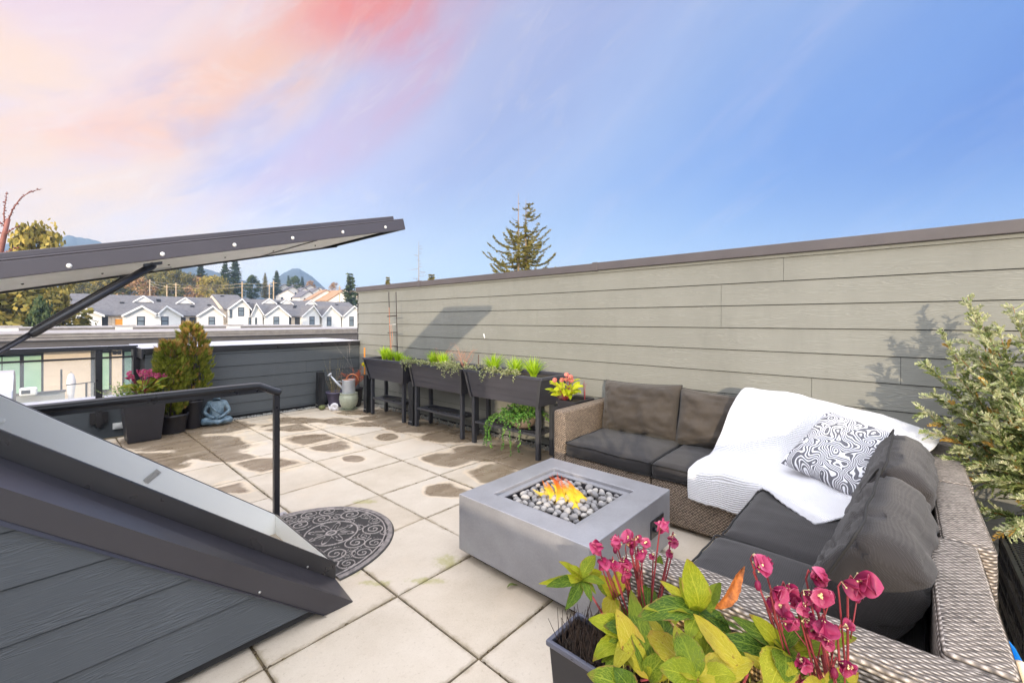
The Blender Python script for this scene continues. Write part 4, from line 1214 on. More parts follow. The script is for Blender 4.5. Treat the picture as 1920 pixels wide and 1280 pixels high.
for px_ in ((2.13,41.0,-3.292)[0], (2.547,41.0,-2.975)[0]):
    mb = MB(); mb.box(px_-.05, px_+.05, 41.05, 41.13, -5, (2.156,41.0,-2.859)[2]); mb.build('post', tframe, gb_)
mb = MB(); mb.box(xb_+.06, xb2, 41.14, 41.16, -5, (2.156,41.0,-2.896)[2]); mb.build('glass_panel', M['glass'], gb_)
# second balustrade further right and pale deck
mb = MB(); mb.box(-3, 12, 41.4, 46.4, -5.2, -4.6); mb.build('deck', ncap, nb)
# folded parasol leaning by the bay, small white bench box
c = (1.183,44.0,-2.292)
t = thing('folded_parasol', 'closed pale parasol standing beside a post across the lane', 'parasol', (c[0]+.4, 44, -4.6))
rnd = random.Random(2)
mb = MB(); mb.lathe((c[0]+.32, 44, c[2]-3.4), [(.02, 0), (.20, .15), (.16, .8), (.13, 1.4), (.2, 2.0), (.26, 2.7), (.16, 3.2), (.02, 3.35)], 9); mb.build('canopy', mat('parasol_cloth', lin(226, 218, 214), .8, 0, .15, 2), t)
mb = MB(); mb.tube([(c[0]+.32, 44, -4.6), (c[0]+.32, 44, c[2])], .04, 6); mb.build('pole', tframe, t)
t = thing('post', 'thin dark post beside the folded parasol across the lane', 'post', (c[0]-.35, 44, -4.6))
mb = MB(); mb.box((0.974,44.0,-2.349)[0], (1.078,44.0,-2.358)[0], 43.9, 44.0, -4.6, (1.026,44.0,-2.052)[2]); o = mb.build('post_shaft', tframe, t)
a_ = (-0.857,40.5,-2.615); b2 = (-0.103,40.5,-2.7)
t = thing('white_bench', 'white rounded bench with dark slot on top of the far half wall', 'bench', (a_[0], 40.6, a_[2]-.6))
zt2 = (-0.552,40.6,-2.827)[2]; zb2 = (-0.552,40.6,-3.295)[2]
mb = MB(); mb.box(a_[0], b2[0], 40.3, 41.1, zb2, zt2); mb.build('shell', M['white'], t, bevel=.09)
mb = MB(); mb.box(a_[0]+.08, b2[0]-.3, 40.285, 40.3, (zb2+zt2)/2-.1, (zb2+zt2)/2+.13); mb.build('slot', tframe, t)
# second, further roof
fb = thing('far_building', 'farther flat roofed row with grey metal roof edge ending left of the tall wall', 'building', (10, 66, -9.5))
k_ = 60/45
xr = (25.967,60.0,0.531)[0]
mb = MB(); mb.box(-20, xr, 60, 74, -9.5, .15); mb.build('wall', nfas, fb)
mb = MB(); mb.box(-20, xr+.4, 59.8, 74.2, .155, .62); mb.build('cap_band', ncap, fb)
mb = MB(); mb.box(-20, xr+.5, 59.6, 74.3, .625, .74); mb.build('roof_edge', ncap, fb)
for x0 in ((5.51,57.0,0.524)[0], (14.758,57.0,0.44)[0], (-1.81,57.0,0.822)[0]):
    t = thing('roof_vent', {0: 'white roof vent box on the neighbouring roof above the railing corner', 1: 'pale roof vent box in the middle of the neighbouring roof', 2: 'white roof vent box at the far left of the neighbouring roof'}[[(5.51,57.0,0.524)[0], (14.758,57.0,0.44)[0], (-1.81,57.0,0.822)[0]].index(x0)], 'vent', (x0, 56, .5))
    mb = MB(); mb.box(x0-.6, x0+.6, 55.6, 56.4, .5, .82); mb.build('box', M['white'], t); mb = MB(); mb.box(x0-.8, x0+.8, 55.4, 56.6, .82, .95); mb.build('lid', ncap, t)

# haze -------------------------------------------------------------
if True:
    mb = MB(); mb.box(-2800, 2800, -2800, 2800, -10.8, 205)
    hm_, nth, bh = newmat('haze_air'); nth.nodes.remove(bh)
    pv = nth.nodes.new('ShaderNodeVolumePrincipled')
    pv.inputs['Color'].default_value = (0.46, 0.68, 1.0, 1); pv.inputs['Density'].default_value = 0.0004
    nth.links.new(pv.outputs[0], nth.nodes['Material Output'].inputs['Volume'])
    o = mb.build('haze', hm_); tag(o, kind='stuff')

# ------------------------------------------------------------------ fire table
conc, nt_, b_ = newmat('fire_table_concrete')
p_ = pos_co(nt_); n_ = texn(nt_, p_, 2.2, 6, 0.65); n2_ = texn(nt_, p_, 90, 3)
nt_.links.new(ramp(nt_, n_*.8 + n2_*.2, [(0.3, lin(122, 122, 126)), (0.5, lin(140, 140, 145)), (0.7, lin(156, 156, 162))]).s, b_.inputs['Base Color'])
b_.inputs['Roughness'].default_value = 0.28; b_.inputs['Specular IOR Level'].default_value = 0.9
bump(nt_, b_, n_ + n2_*.2, 0.12, 0.003)
FX0, FX1, FY0, FY1, FZ = 1.69, 2.61, 1.055, 1.965, 0.38
OX0, OX1, OY0, OY1 = 1.83, 2.437, 1.21, 1.812
ft = thing('fire_table', 'square grey concrete fire table with a sunken stone filled burner', 'fire table', (2.15, 1.51, 0))
mb = MB()
def ring(mb, x0, x1, y0, y1, a0, a1, b0, b1, z0, z1):
    mb.box(x0, a0, y0, y1, z0, z1); mb.box(a1, x1, y0, y1, z0, z1); mb.box(a0, a1, y0, b0, z0, z1); mb.box(a0, a1, b1, y1, z0, z1)
def ring_solid(mb, x0, x1, y0, y1, a0, a1, b0, b1, z0, z1):
    vs = []
    for z in (z0, z1):
        vs += [(x0, y0, z), (x1, y0, z), (x1, y1, z), (x0, y1, z), (a0, b0, z), (a1, b0, z), (a1, b1, z), (a0, b1, z)]
    fs = []
    for k in range(4):
        k2 = (k+1) % 4
        fs += [(8+k, 8+k2, 12+k2, 12+k), (k, 4+k, 4+k2, k2), (k, k2, 8+k2, 8+k), (4+k, 12+k, 12+k2, 4+k2)]
    mb.add(vs, fs)
ring_solid(mb, FX0, FX1, FY0, FY1, OX0, OX1, OY0, OY1, 0.05, FZ)
mb.build('body', conc, ft, bevel=0.005)
mb = MB(); ring_solid(mb, OX0+.001, OX1-.001, OY0+.001, OY1-.001, OX0+.045, OX1-.045, OY0+.045, OY1-.045, 0.352, 0.360); mb.build('burner_rim', conc, ft)
mb = MB(); mb.box(OX0+.002, OX1-.002, OY0+.002, OY1-.002, 0.265, 0.27)
for (x0, x1, y0, y1) in ((OX0+.035, OX0+.0445, OY0+.036, OY1-.036), (OX1-.0445, OX1-.035, OY0+.036, OY1-.036), (OX0+.046, OX1-.046, OY0+.035, OY0+.0445), (OX0+.046, OX1-.046, OY1-.0445, OY1-.035)):
    mb.box(x0, x1, y0, y1, 0.27, 0.351)
mb.build('burner_tray', M['charcoal_metal'], ft)
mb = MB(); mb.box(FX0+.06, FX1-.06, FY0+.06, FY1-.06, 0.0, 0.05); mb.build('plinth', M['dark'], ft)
c0 = (2.314,1.055,0.26); c1 = (2.481,1.055,0.296); 
mb = MB(); mb.box(2.33, 2.50, 1.049, 1.0545, 0.175, 0.275); mb.tube([(2.37, 1.049, .22), (2.37, 1.03, .22)], .014, 10); mb.box(2.42, 2.46, 1.04, 1.049, .2, .25); mb.build('control_panel', M['black_metal'], ft)
# river stones
st, nt_, b_ = newmat('river_stone')
io = nt_.nodes.new('ShaderNodeObjectInfo'); rr_ = N(nt_, io.outputs['Random'])
n_ = texn(nt_, obj_co(nt_), 60, 4)
nt_.links.new(ramp(nt_, rr_*.8 + n_*.25, [(0.10, lin(112, 110, 112)), (0.3, lin(132, 130, 131)), (0.6, lin(148, 145, 144)), (0.9, lin(176, 171, 165))]).s, b_.inputs['Base Color'])
b_.inputs['Roughness'].default_value = 0.85; b_.inputs['Specular IOR Level'].default_value = .2
rnd = random.Random(12)
stones = []
for v in range(4):
    mb = MB(); vs0 = len(mb.v)
    mb.sph((0, 0, 0), 1.0, 16, 10, sc=(1, .78, .6))
    mb.v = [tuple(Vector(p)*(1+.10*noise.noise(Vector(p)*1.3+Vector((v*5, 0, 0))))) for p in mb.v]
    stones.append(mb)
protoS = []
pts_ = []
cnt = 0
for layer, (zz, npts) in enumerate(((0.290, 60), (0.322, 125), (0.350, 100))):
    tries = 0; got = 0; here = []
    while got < npts and tries < 6000:
        tries += 1
        r = rnd.uniform(.019, .030) if layer else rnd.uniform(.022, .030)
        x = rnd.uniform(OX0+.05+r, OX1-.05-r); y = rnd.uniform(OY0+.05+r, OY1-.05-r)
        if all(math.hypot(x-a, y-b) > (r+c)*.86 for a, b, c in here):
            here.append((x, y, r)); got += 1
            v = rnd.randrange(4)
            if len(protoS) <= v or protoS[v] is None: pass
            pts_.append((x, y, zz + rnd.uniform(-.006, .006), r, v))
pebble_me = [None]*4
for (x, y, z, r, v) in pts_:
    if pebble_me[v] is None:
        o = stones[v].build('river_stone', st, base=(0, 0, 0)); pebble_me[v] = o
    else:
        o = pebble_me[v].copy(); COL.objects.link(o)
    o.location = (x, y, z); o.scale = (r, r, r)
    o.rotation_euler = (rnd.uniform(-.5, .5), rnd.uniform(-.5, .5), rnd.uniform(0, 6.28))
    tag(o, 'smooth grey egg shaped river stone in the burner of the fire table', 'stone', 'river stones in the fire table')
# flame
fm, nt_, b_ = newmat('flame'); nt_.nodes.remove(b_)
em = nt_.nodes.new('ShaderNodeEmission'); tr = nt_.nodes.new('ShaderNodeBsdfTransparent'); mx = nt_.nodes.new('ShaderNodeMixShader')
x_, y_, z_ = sep(nt_, obj_co(nt_))
n_ = texn(nt_, obj_co(nt_), 22, 3)
h_ = (z_/0.15) + (n_-.5)*.5
nt_.links.new(ramp(nt_, h_, [(0.0, (1, .62, .06)), (0.25, (1.0, .66, .05)), (0.5, (1.0, .30, .03)), (0.8, (.98, .13, .04))]).s, em.inputs[0])
nt_.links.new((h_.sm(0, .8, 1.25, .9)).s, em.inputs[1])
lw = nt_.nodes.new('ShaderNodeLayerWeight'); lw.inputs[0].default_value = .35
f_ = N(nt_, lw.outputs['Facing'])
alpha = (f_.sm(0.05, 0.85, 0.62, 0.0))*(texn(nt_, mapv(nt_, obj_co(nt_), (34, 34, 12)), 1.0, 3).sm(.35, .6, .15, 1.0))*(h_.sm(.1, 1.05, 1.0, .35))
nt_.links.new(alpha.s, mx.inputs[0]); nt_.links.new(tr.outputs[0], mx.inputs[1]); nt_.links.new(em.outputs[0], mx.inputs[2])
nt_.links.new(mx.outputs[0], nt_.nodes['Material Output'].inputs[0])
mb = MB(); rnd = random.Random(4)
bx, by = 2.13, 1.50
for k in range(34):
    t_ = k/33
    x0 = bx + rnd.uniform(-.07, .07) ; y0 = by + (t_-.5)*.25
    hgt = (0.05 + 0.105*math.exp(-((t_-.52)/.28)**2))*rnd.uniform(.6, 1.2)
    lean = Vector((-.01, .045 + rnd.uniform(-.02, .04), 0))
    pts = []; rs = []
    for j in range(8):
        s = j/7
        pts.append(Vector((x0, y0, 0.335)) + lean*s*s + Vector((math.sin(s*5+k)*.008, math.cos(s*4+k*2)*.010, hgt*s)))
        rs.append(.021*(1-s)**.8*(.6+s*1.2 if s < .35 else 1.02) + .0008)
    mb.tube(pts, rs, 8)
o = mb.build('flame', fm, base=(bx, by, 0.335)); tag(o, 'orange and yellow gas flame licking over the stones of the fire table', 'flame')

# ------------------------------------------------------------------ sectional sofa
wk = wicker_mat('wicker', (0.020, 0.015, 0.012), lin(122, 106, 91), lin(190, 171, 150), 0.0095, 0.021)
wkg = wicker_mat('wicker_grey', (0.018, 0.015, 0.013), lin(132, 121, 111), lin(200, 189, 178), 0.0105, 0.0235)
wk_sunlit = wicker_mat('wicker_sunlit', (0.06, 0.035, 0.015), lin(178, 142, 92), lin(222, 192, 140), 0.012, 0.03)  # lighter, warmer wicker copy with sunlight put into its colour
cush = fabric_mat('charcoal_canvas', (0.027, 0.025, 0.0255), 900, 0.35)
cush2 = fabric_mat('charcoal_canvas_brown', (0.046, 0.039, 0.034), 900, 0.4, c2=(0.085, 0.070, 0.056))
cush3 = fabric_mat('charcoal_ribbed', (0.026, 0.0225, 0.0215), 900, 0.4, ripple=True)
pip = mat('piping', (0.016, 0.015, 0.015), .8)
sofa = thing('sectional_sofa', 'L shaped wicker sectional sofa with charcoal cushions around the fire table', 'sofa', (3.0, 0.6, 0))
SF = 2.885     # front plane of the long leg
def rbox(mb, x0, x1, y0, y1, z0, z1, r=0.02, seg=3):
    """box with rounded edges, uv in metres"""
    import bmesh
    bm = bmesh.new(); bmesh.ops.create_cube(bm, size=1)
    for v in bm.verts: v.co = Vector(((x0+x1)/2 + v.co.x*(x1-x0), (y0+y1)/2 + v.co.y*(y1-y0), (z0+z1)/2 + v.co.z*(z1-z0)))
    bmesh.ops.bevel(bm, geom=bm.edges[:], offset=r, segments=seg, profile=.5, affect='EDGES')
    o = len(mb.v); bm.verts.index_update()
    bm.normal_update()
    mb.v += [tuple(v.co) for v in bm.verts]
    for f in bm.faces:
        mb.f.append(tuple(v.index+o for v in f.verts)); mb.m.append(0); mb.sm.append(True)
        n = f.normal; a = max(range(3), key=lambda i: abs(n[i]))
        q = []
        for v in f.verts:
            p = v.co
            q.append((p.y, p.z) if a == 0 else (p.x, p.z) if a == 1 else (p.y, p.x))
        mb.uv[len(mb.f)-1] = q
    bm.free()
def wick(name, m, *b, r=0.018):
    mb = MB(); rbox(mb, *b, r=r); return mb.build(name, m, sofa)
# long leg along the wall : arm module, middle module, corner
wick('base', wk, SF, 3.76, 1.309, 2.035, 0.03, 0.318)
wick('base', wk, SF, 3.76, 0.585, 1.303, 0.03, 0.318)
wick('base', wk, 2.83, 3.76, -0.10, 0.580, 0.03, 0.317)
wick('arm', wk, SF-.002, 3.755, 2.036, 2.152, 0.03, 0.672, r=.022)
for (y0, y1) in ((1.309, 2.034), (0.585, 1.303), (-0.10, 0.580)): wick('back_frame', wk, 3.66, 3.765, y0, y1, 0.30, 0.665)
# short leg
wick('base', wk, 2.10, 2.826, -0.10, 0.60, 0.03, 0.316)
wick('base', wk, 1.372, 2.095, -0.10, 0.60, 0.03, 0.316)
wick('arm', wkg, 1.232, 1.370, -0.20, 0.672, 0.03, 0.668, r=.024)
wick('back_frame', wkg, 2.845, 3.75, -0.245, -0.105, 0.03, 0.668, r=.02)
wick('back_frame', wkg, 2.105, 2.840, -0.235, -0.10, 0.03, 0.668, r=.02)
wick('back_frame', wkg, 1.372, 2.100, -0.190, -0.065, 0.03, 0.672, r=.02)
# slanted outer faces, low sunlight painted in as a tan weave
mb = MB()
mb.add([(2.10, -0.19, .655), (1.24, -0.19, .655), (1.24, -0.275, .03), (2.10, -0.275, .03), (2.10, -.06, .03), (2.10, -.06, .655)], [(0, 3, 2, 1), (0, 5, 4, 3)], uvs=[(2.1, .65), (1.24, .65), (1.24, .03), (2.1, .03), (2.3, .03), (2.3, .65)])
mb.build('outer_panel', wk_sunlit, sofa)
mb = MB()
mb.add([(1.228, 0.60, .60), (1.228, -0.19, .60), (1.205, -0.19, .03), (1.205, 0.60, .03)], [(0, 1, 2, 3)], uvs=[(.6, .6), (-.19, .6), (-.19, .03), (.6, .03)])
mb.build('outer_panel', wk_sunlit, sofa)
for (x, y) in ((2.92, 2.1), (3.7, 2.1), (2.92, .62), (1.3, .6), (1.3, -.15), (2.1, .56)):
    mb = MB(); mb.tube([(x, y, 0), (x, y, .03)], .018, 10); mb.build('foot', M['dark'], sofa)

def seat_cushion(name, m, x0, x1, y0, y1, z0, z1, seed, r=.035, bulge=.022, xf=None, wr=.0075, slump=0.0):
    n = 26
    cx, cy, cz = (x0+x1)/2, (y0+y1)/2, (z0+z1)/2; hx, hy, hz = (x1-x0)/2, (y1-y0)/2, (z1-z0)/2
    mb = MB(); vs = []; fs = []; uv = []
    def pos(u, v, side):
        return u, v, side
    idx = {}
    def vert(p):
        k = tuple(round(q, 5) for q in p)
        if k in idx: return idx[k]
        q = Vector((p[0]*hx, p[1]*hy, p[2]*hz))
        inner = Vector((max(-hx+r, min(hx-r, q.x)), max(-hy+r, min(hy-r, q.y)), max(-hz+r, min(hz-r, q.z))))
        d_ = q-inner
        if d_.length > 0: q = inner + d_.normalized()*r
        b_ = (1-p[0]**2)*(1-p[1]**2)
        q.z += bulge*p[2]*b_**.6 * (1 if p[2] > 0 else .2)
        e = (1-p[2]**2)
        q.x += p[0]*.010*e*(1-p[1]**2); q.y += p[1]*.010*e*(1-p[0]**2)
        w_ = Vector((cx, cy, cz)) + q
        nz = noise.fractal(Vector((w_.x*5+seed, w_.y*5, w_.z*6)), .9, 2.1, 3)
        q += Vector((.3, .3, 1))*nz*wr
        if xf is not None:
            cr_ = noise.fractal(Vector((w_.x*3+seed*4, w_.y*7, 1.0)), .8, 2.2, 4)
            q.z += -max(0, .16-abs(cr_))*.10*(1 if p[2] > -.5 else -1)
            q.z += slump*(max(0, p[1])**2)*(1+.5*math.sin(w_.x*9+seed)); q.y -= slump*.6*max(0, p[1])**2
        fin = Vector((cx, cy, cz)) + q
        if xf is not None: fin = xf @ fin
        idx[k] = len(vs); vs.append(fin); uv.append((w_.x+w_.z*.5, w_.y+w_.z*.5)); return idx[k]
    g = [-1+2*i/n for i in range(n+1)]; gz = [-1+2*i/8 for i in range(9)]
    for s in (-1, 1):
        for i in range(n):
            for j in range(n):
                f = [vert((g[i], g[j], s)), vert((g[i+1], g[j], s)), vert((g[i+1], g[j+1], s)), vert((g[i], g[j+1], s))]
                fs.append(tuple(f if s > 0 else f[::-1]))
        for i in range(n):
            for j in range(8):
                f = [vert((s, g[i], gz[j])), vert((s, g[i+1], gz[j])), vert((s, g[i+1], gz[j+1])), vert((s, g[i], gz[j+1]))]
                fs.append(tuple(f if s > 0 else f[::-1]))
                f = [vert((g[i], s, gz[j])), vert((g[i+1], s, gz[j])), vert((g[i+1], s, gz[j+1])), vert((g[i], s, gz[j+1]))]
                fs.append(tuple(f[::-1] if s > 0 else f))
    mb.add(vs, fs, 0, True, uv)
    o = mb.build(name, m, sofa)
    # piping round the upper and lower edge
    mp = MB()
    for zz, s in ((z1-.010, 1), (z0+.012, -1)):
        if xf is not None and s == 1: continue
        pts = []
        rr = r*.6
        for (ax, ay, sx, sy) in ((x1, y0, 1, -1), (x1, y1, 1, 1), (x0, y1, -1, 1), (x0, y0, -1, -1)):
            a0 = {(1, -1): -90, (1, 1): 0, (-1, 1): 90, (-1, -1): 180}[(sx, sy)]
            for k in range(5):
                a = R(a0 + 90*k/4); pts.append(Vector((ax-sx*rr + rr*math.cos(a)*.98, ay-sy*rr + rr*math.sin(a)*.98, zz)))
        # subdivide so the piping sags with the noise
        full = []
        for k in range(len(pts)):
            a_, b_ = pts[k], pts[(k+1) % len(pts)]
            m_ = max(1, int((b_-a_).length/.05))
            for q in range(m_): full.append(a_.lerp(b_, q/m_))
        full = [p + Vector((.3, .3, 1))*noise.fractal(Vector((p.x*5+seed, p.y*5, p.z*6)), .9, 2.1, 3)*.0075 for p in full]
        if xf is not None:
            def sl_(p):
                v_ = (p.y-cy)/hy if (hy := (y1-y0)/2) else 0
                p = p.copy(); p.z += slump*(max(0, v_)**2)*(1+.5*math.sin(p.x*9+seed)); p.y -= slump*.6*max(0, v_)**2
                return xf @ p
            cy = (y0+y1)/2
            full = [sl_(p) for p in full]
        full.append(full[0]); full.append(full[1])
        mp.tube(full, .0045, 6, cap=False)
    mp.build('piping', pip, o)
    return o
seat_cushion('seat_cushion', cush, SF-.012, 3.60, 1.309, 2.030, .318, .432, 1)
seat_cushion('seat_cushion', cush, SF-.012, 3.60, 0.588, 1.302, .318, .430, 2)
seat_cushion('seat_cushion', cush, 2.86, 3.60, -0.09, 0.582, .318, .428, 3)
seat_cushion('seat_cushion', cush, 2.125, 2.855, -0.09, 0.618, .318, .434, 4)
seat_cushion('seat_cushion', cush, 1.378, 2.115, -0.06, 0.640, .318, .430, 5)

def pillow(name, m, c, ux, uy, w_, h_, th, parent, seed=0, n=36, pinch=.10, wr=.012, exp=.42, base=None, pipe=False):
    """soft cushion: ux, uy are the in-plane directions"""
    c = Vector(c); ux = Vector(ux).normalized(); uy = Vector(uy); uy = (uy - ux*uy.dot(ux)).normalized(); uz = ux.cross(uy)
    mb = MB(); vs = []; fs = []; uv = []
    def pt(u, v, s):
        x = w_/2*u*(1-pinch*(1-v*v)**1.0*abs(u)**3); y = h_/2*v*(1-pinch*(1-u*u)**1.0*abs(v)**3)
        prof = ((1-u**4)*(1-v**4))
        t = th/2*max(0, prof)**exp
        edge = 1-max(abs(u), abs(v))
        q = Vector((u*2.4+seed*3.1, v*2.4, s*2.0))
        wv_ = noise.fractal(q*1.3, .8, 2.3, 4)*wr
        # radiating creases at the corners
        ang = math.atan2(abs(v), abs(u)) - PI/4
        rad = math.hypot(u, v)
        wv_ += math.sin(ang*20 + seed)*wr*.45*max(0, rad-.7)*max(0, 1.3-rad)*5*min(1, edge*5)
        z = s*(t + wv_*min(1, edge*6))
        return c + ux*x + uy*y + uz*z
    rows = {}
    for s in (1, -1):
        for i in range(n+1):
            for j in range(n+1):
                u = math.sin((-1+2*i/n)*PI/2); v = math.sin((-1+2*j/n)*PI/2)
                if s == -1 and (i in (0, n) or j in (0, n)): rows[(s, i, j)] = rows[(1, i, j)]; continue
                rows[(s, i, j)] = len(vs); vs.append(pt(u, v, s)); uv.append((u*w_/2, v*h_/2))
        for i in range(n):
            for j in range(n):
                f = (rows[(s, i, j)], rows[(s, i+1, j)], rows[(s, i+1, j+1)], rows[(s, i, j+1)])
                fs.append(f if s > 0 else f[::-1])
    mb.add(vs, fs, 0, True, uv)
    o = mb.build(name, m, parent, base=base)
    if pipe:
        mp = MB(); path = []
        for i in range(n): path.append(vs[rows[(1, i, 0)]])
        for j in range(n): path.append(vs[rows[(1, n, j)]])
        for i in range(n, 0, -1): path.append(vs[rows[(1, i, n)]])
        for j in range(n, 0, -1): path.append(vs[rows[(1, 0, j)]])
        path.append(path[0])
        mp.tube(path, .0042, 6, cap=False); mp.build('piping', pip, o)
    return o
# back cushions along the wall
pillow('back_cushion', cush2, (3.525, 1.690, .645), (0, -1, 0.03), (.22, 0, 1), .71, .46, .29, sofa, 1, pinch=.06, wr=.030, exp=.52, pipe=True)
pillow('back_cushion', cush2, (3.535, 1.010, .625), (0, -1, -0.03), (.24, 0, 1), .71, .46, .29, sofa, 2, pinch=.06, wr=.030, exp=.52, pipe=True)
pillow('back_cushion', cush2, (3.555, 0.33, .57), (0, -1, 0), (.26, 0, 1), .66, .40, .16, sofa, 3, pinch=.04, exp=.36)
# back cushions of the short leg, slumping forward
def lean_m(c, ang, yaw, roll=0):
    return Matrix.Translation(Vector(c)) @ Matrix.Rotation(yaw, 4, 'Z') @ Matrix.Rotation(roll, 4, 'Y') @ Matrix.Rotation(PI/2 + ang, 4, 'X')
seat_cushion('back_cushion', cush3, -.40, .40, -.215, .215, -.095, .095, 14, r=.075, bulge=.042, xf=lean_m((2.74, 0.045, .600), .40, -.02), wr=.016, slump=.0)
seat_cushion('back_cushion', cush3, -.375, .375, -.210, .210, -.100, .100, 25, r=.075, bulge=.045, xf=lean_m((2.02, 0.085, .570), .42, -.04, -.02), wr=.018, slump=.0)

# ------------------------------------------------------------------ throw blanket
bl, nt_, b_ = newmat('white_waffle_knit')
u_, v_, _ = sep(nt_, uv_co(nt_))
rib = (v_*(2*PI/0.0125)).sin()*.5 + .5
rb2 = (u_*(2*PI/0.010)).sin()*.5 + .5
nt_.links.new(mixc(nt_, rib*.5 + rb2*.12, lin(218, 218, 223), lin(242, 242, 242)).s, b_.inputs['Base Color'])
b_.inputs['Roughness'].default_value = .9; b_.inputs['Sheen Weight'].default_value = .2
bump(nt_, b_, rib + rb2*.35, .7, .006)
# control net : rows run from behind the back cushions to the hanging front hem
NET = [
 [(3.70,0.86,.70),(3.70,0.60,.73),(3.71,0.32,.74),(3.71,0.10,.73),(3.70,-0.10,.715),(3.66,-0.20,.70)],
 [(3.56,0.86,.91),(3.59,0.60,.895),(3.62,0.32,.845),(3.62,0.10,.800),(3.57,-0.06,.765),(3.50,-0.17,.725)],
 [(3.37,0.90,.82),(3.39,0.64,.79),(3.44,0.34,.73),(3.38,0.12,.72),(3.28,-0.03,.70),(3.20,-0.10,.69)],
 [(3.27,0.96,.60),(3.32,0.66,.55),(3.30,0.38,.56),(3.20,0.20,.55),(3.08,0.08,.56),(2.98,0.00,.58)],
 [(3.22,1.01,.455),(3.20,0.72,.462),(3.16,0.46,.468),(3.04,0.30,.468),(2.90,0.20,.475),(2.80,0.12,.48)],
 [(3.02,1.03,.448),(3.01,0.76,.455),(3.00,0.56,.462),(2.90,0.42,.462),(2.76,0.30,.458),(2.64,0.19,.462)],
 [(2.885,1.035,.446),(2.885,0.79,.450),(2.89,0.63,.458),(2.82,0.50,.458),(2.70,0.37,.452),(2.55,0.235,.458)],
 [(2.853,1.035,.40),(2.853,0.80,.41),(2.850,0.66,.42),(2.79,0.555,.446),(2.66,0.415,.449),(2.50,0.27,.452)],
 [(2.850,1.03,.25),(2.850,0.82,.245),(2.846,0.69,.262),(2.80,0.60,.440),(2.62,0.45,.447),(2.46,0.30,.447)],
]
def cr(p0, p1, p2, p3, t):
    return 0.5*((2*p1) + (p2-p0)*t + (2*p0-5*p1+4*p2-p3)*t*t + (3*p1-p0-3*p2+p3)*t**3)
def surf(net, su, sv):
    m, k = len(net), len(net[0]); G = []
    rows_ = []
    for r in net:
        r = [Vector(p) for p in r]; out = []
        for i in range(k-1):
            for s in range(sv): out.append(cr(r[max(i-1, 0)], r[i], r[i+1], r[min(i+2, k-1)], s/sv))
        out.append(r[-1]); rows_.append(out)
    for i in range(m-1):
        for s in range(su):
            G.append([cr(rows_[max(i-1, 0)][j], rows_[i][j], rows_[i+1][j], rows_[min(i+2, m-1)][j], s/su) for j in range(len(rows_[0]))])
    G.append(rows_[-1]); return G
G = surf(NET, 10, 16)
vs = []; uv = []
acc = 0
for i, row in enumerate(G):
    if i: acc += (G[i][20]-G[i-1][20]).length
    for j, p in enumerate(row):
        edge = min(j, len(row)-1-j, i, len(G)-1-i)
        f_ = noise.fractal(Vector((p.x*4, p.y*4, p.z*4)), .8, 2.2, 3)*.016
        fold = max(0, math.sin(p.y*15 + p.x*5 + 2*noise.noise(p*3)))**3*.016*(1 if 16 < i < 70 else .3)
        hem = 0.0035*math.sin(j*1.9) if i == len(G)-1 else 0
        vs.append(p + Vector((0, 0, f_*.8 + fold + hem + .004)) + Vector((-.3, 0, 0))*f_)
        uv.append((j*.017, acc))
W_ = len(G[0]); fs = [(i*W_+j, (i+1)*W_+j, (i+1)*W_+j+1, i*W_+j+1) for i in range(len(G)-1) for j in range(W_-1)]
mb = MB(); mb.add(vs, fs, 0, True, uv)
o = mb.build('throw_blanket', bl, base=(3.1, .5, .45)); tag(o, 'white ribbed throw blanket draped over the corner of the sofa', 'blanket')
md = o.modifiers.new('thickness', 'SOLIDIFY'); md.thickness = .009; md.offset = 1
# patterned cushion
pp_, nt_, b_ = newmat('contour_pattern')
uvc = uv_co(nt_)
pu_, pv_, _ = sep(nt_, uvc)
n_ = texn(nt_, uvc, 9, 1.0, .4, .2)
ln_ = (((pu_*.5 + pv_*.3 + n_*.30)*(2*PI/.0165)).sin()).sm(-0.05, 0.55)
fz = texn(nt_, uvc, 300, 2)
base_ = ramp(nt_, fz, [(.35, lin(70, 70, 76)), (.65, lin(128, 128, 134))])
nt_.links.new(mixc(nt_, ln_, base_, lin(238, 238, 242)).s, b_.inputs['Base Color']); b_.inputs['Roughness'].default_value = .9
bump(nt_, b_, ln_ + fz*.4, .5, .003)
A, B_, C_, D_ = Vector((2.933,0.236,0.446)), Vector((3.101,0.483,0.491)), Vector((3.37,0.245,0.811)), Vector((3.256,-0.015,0.772))
cc = (A+B_+C_+D_)/4
o = pillow('throw_pillow', pp_, cc + Vector((-.02, .02, .02)), (A-B_)+(D_-C_), (C_-B_)+(D_-A), .45, .47, .16, None, 7, pinch=.07, wr=.006, exp=.45, base=tuple(cc))
tag(o, 'square cushion with white contour line pattern leaning on the blanket', 'cushion')

# ------------------------------------------------------------------ raised planters
plas = mat('planter_resin', lin(64, 64, 73), 0.42, 0, .12, 5, bmp=.15, bs=40, stretch=(1, .15, 3))
plas2 = mat('planter_leg', lin(60, 61, 66), 0.35, 0, .1, 5)
soil = mat('potting_soil', (0.035, 0.024, 0.016), .95, 0, .5, 60, bmp=.8, bs=80)
char = mat('charred_wood', (0.018, 0.019, 0.022), .55, 0, .5, 9, bmp=1.0, bs=30, stretch=(1, 1, .15))
tips = mat('metal_tip', lin(180, 178, 172), .4, .6, .1, 9)
grassm = leafmat('grass_blades', [(0.10, 0.20, 0.01), (0.28, 0.46, 0.018), (0.50, 0.70, 0.03), (0.66, 0.80, 0.10)], .45, .4, 8)
trail = leafmat('trailing_leaves', [(0.16, 0.20, 0.08), (0.32, 0.36, 0.17), (0.5, 0.5, 0.26)], .6, .2, 8)
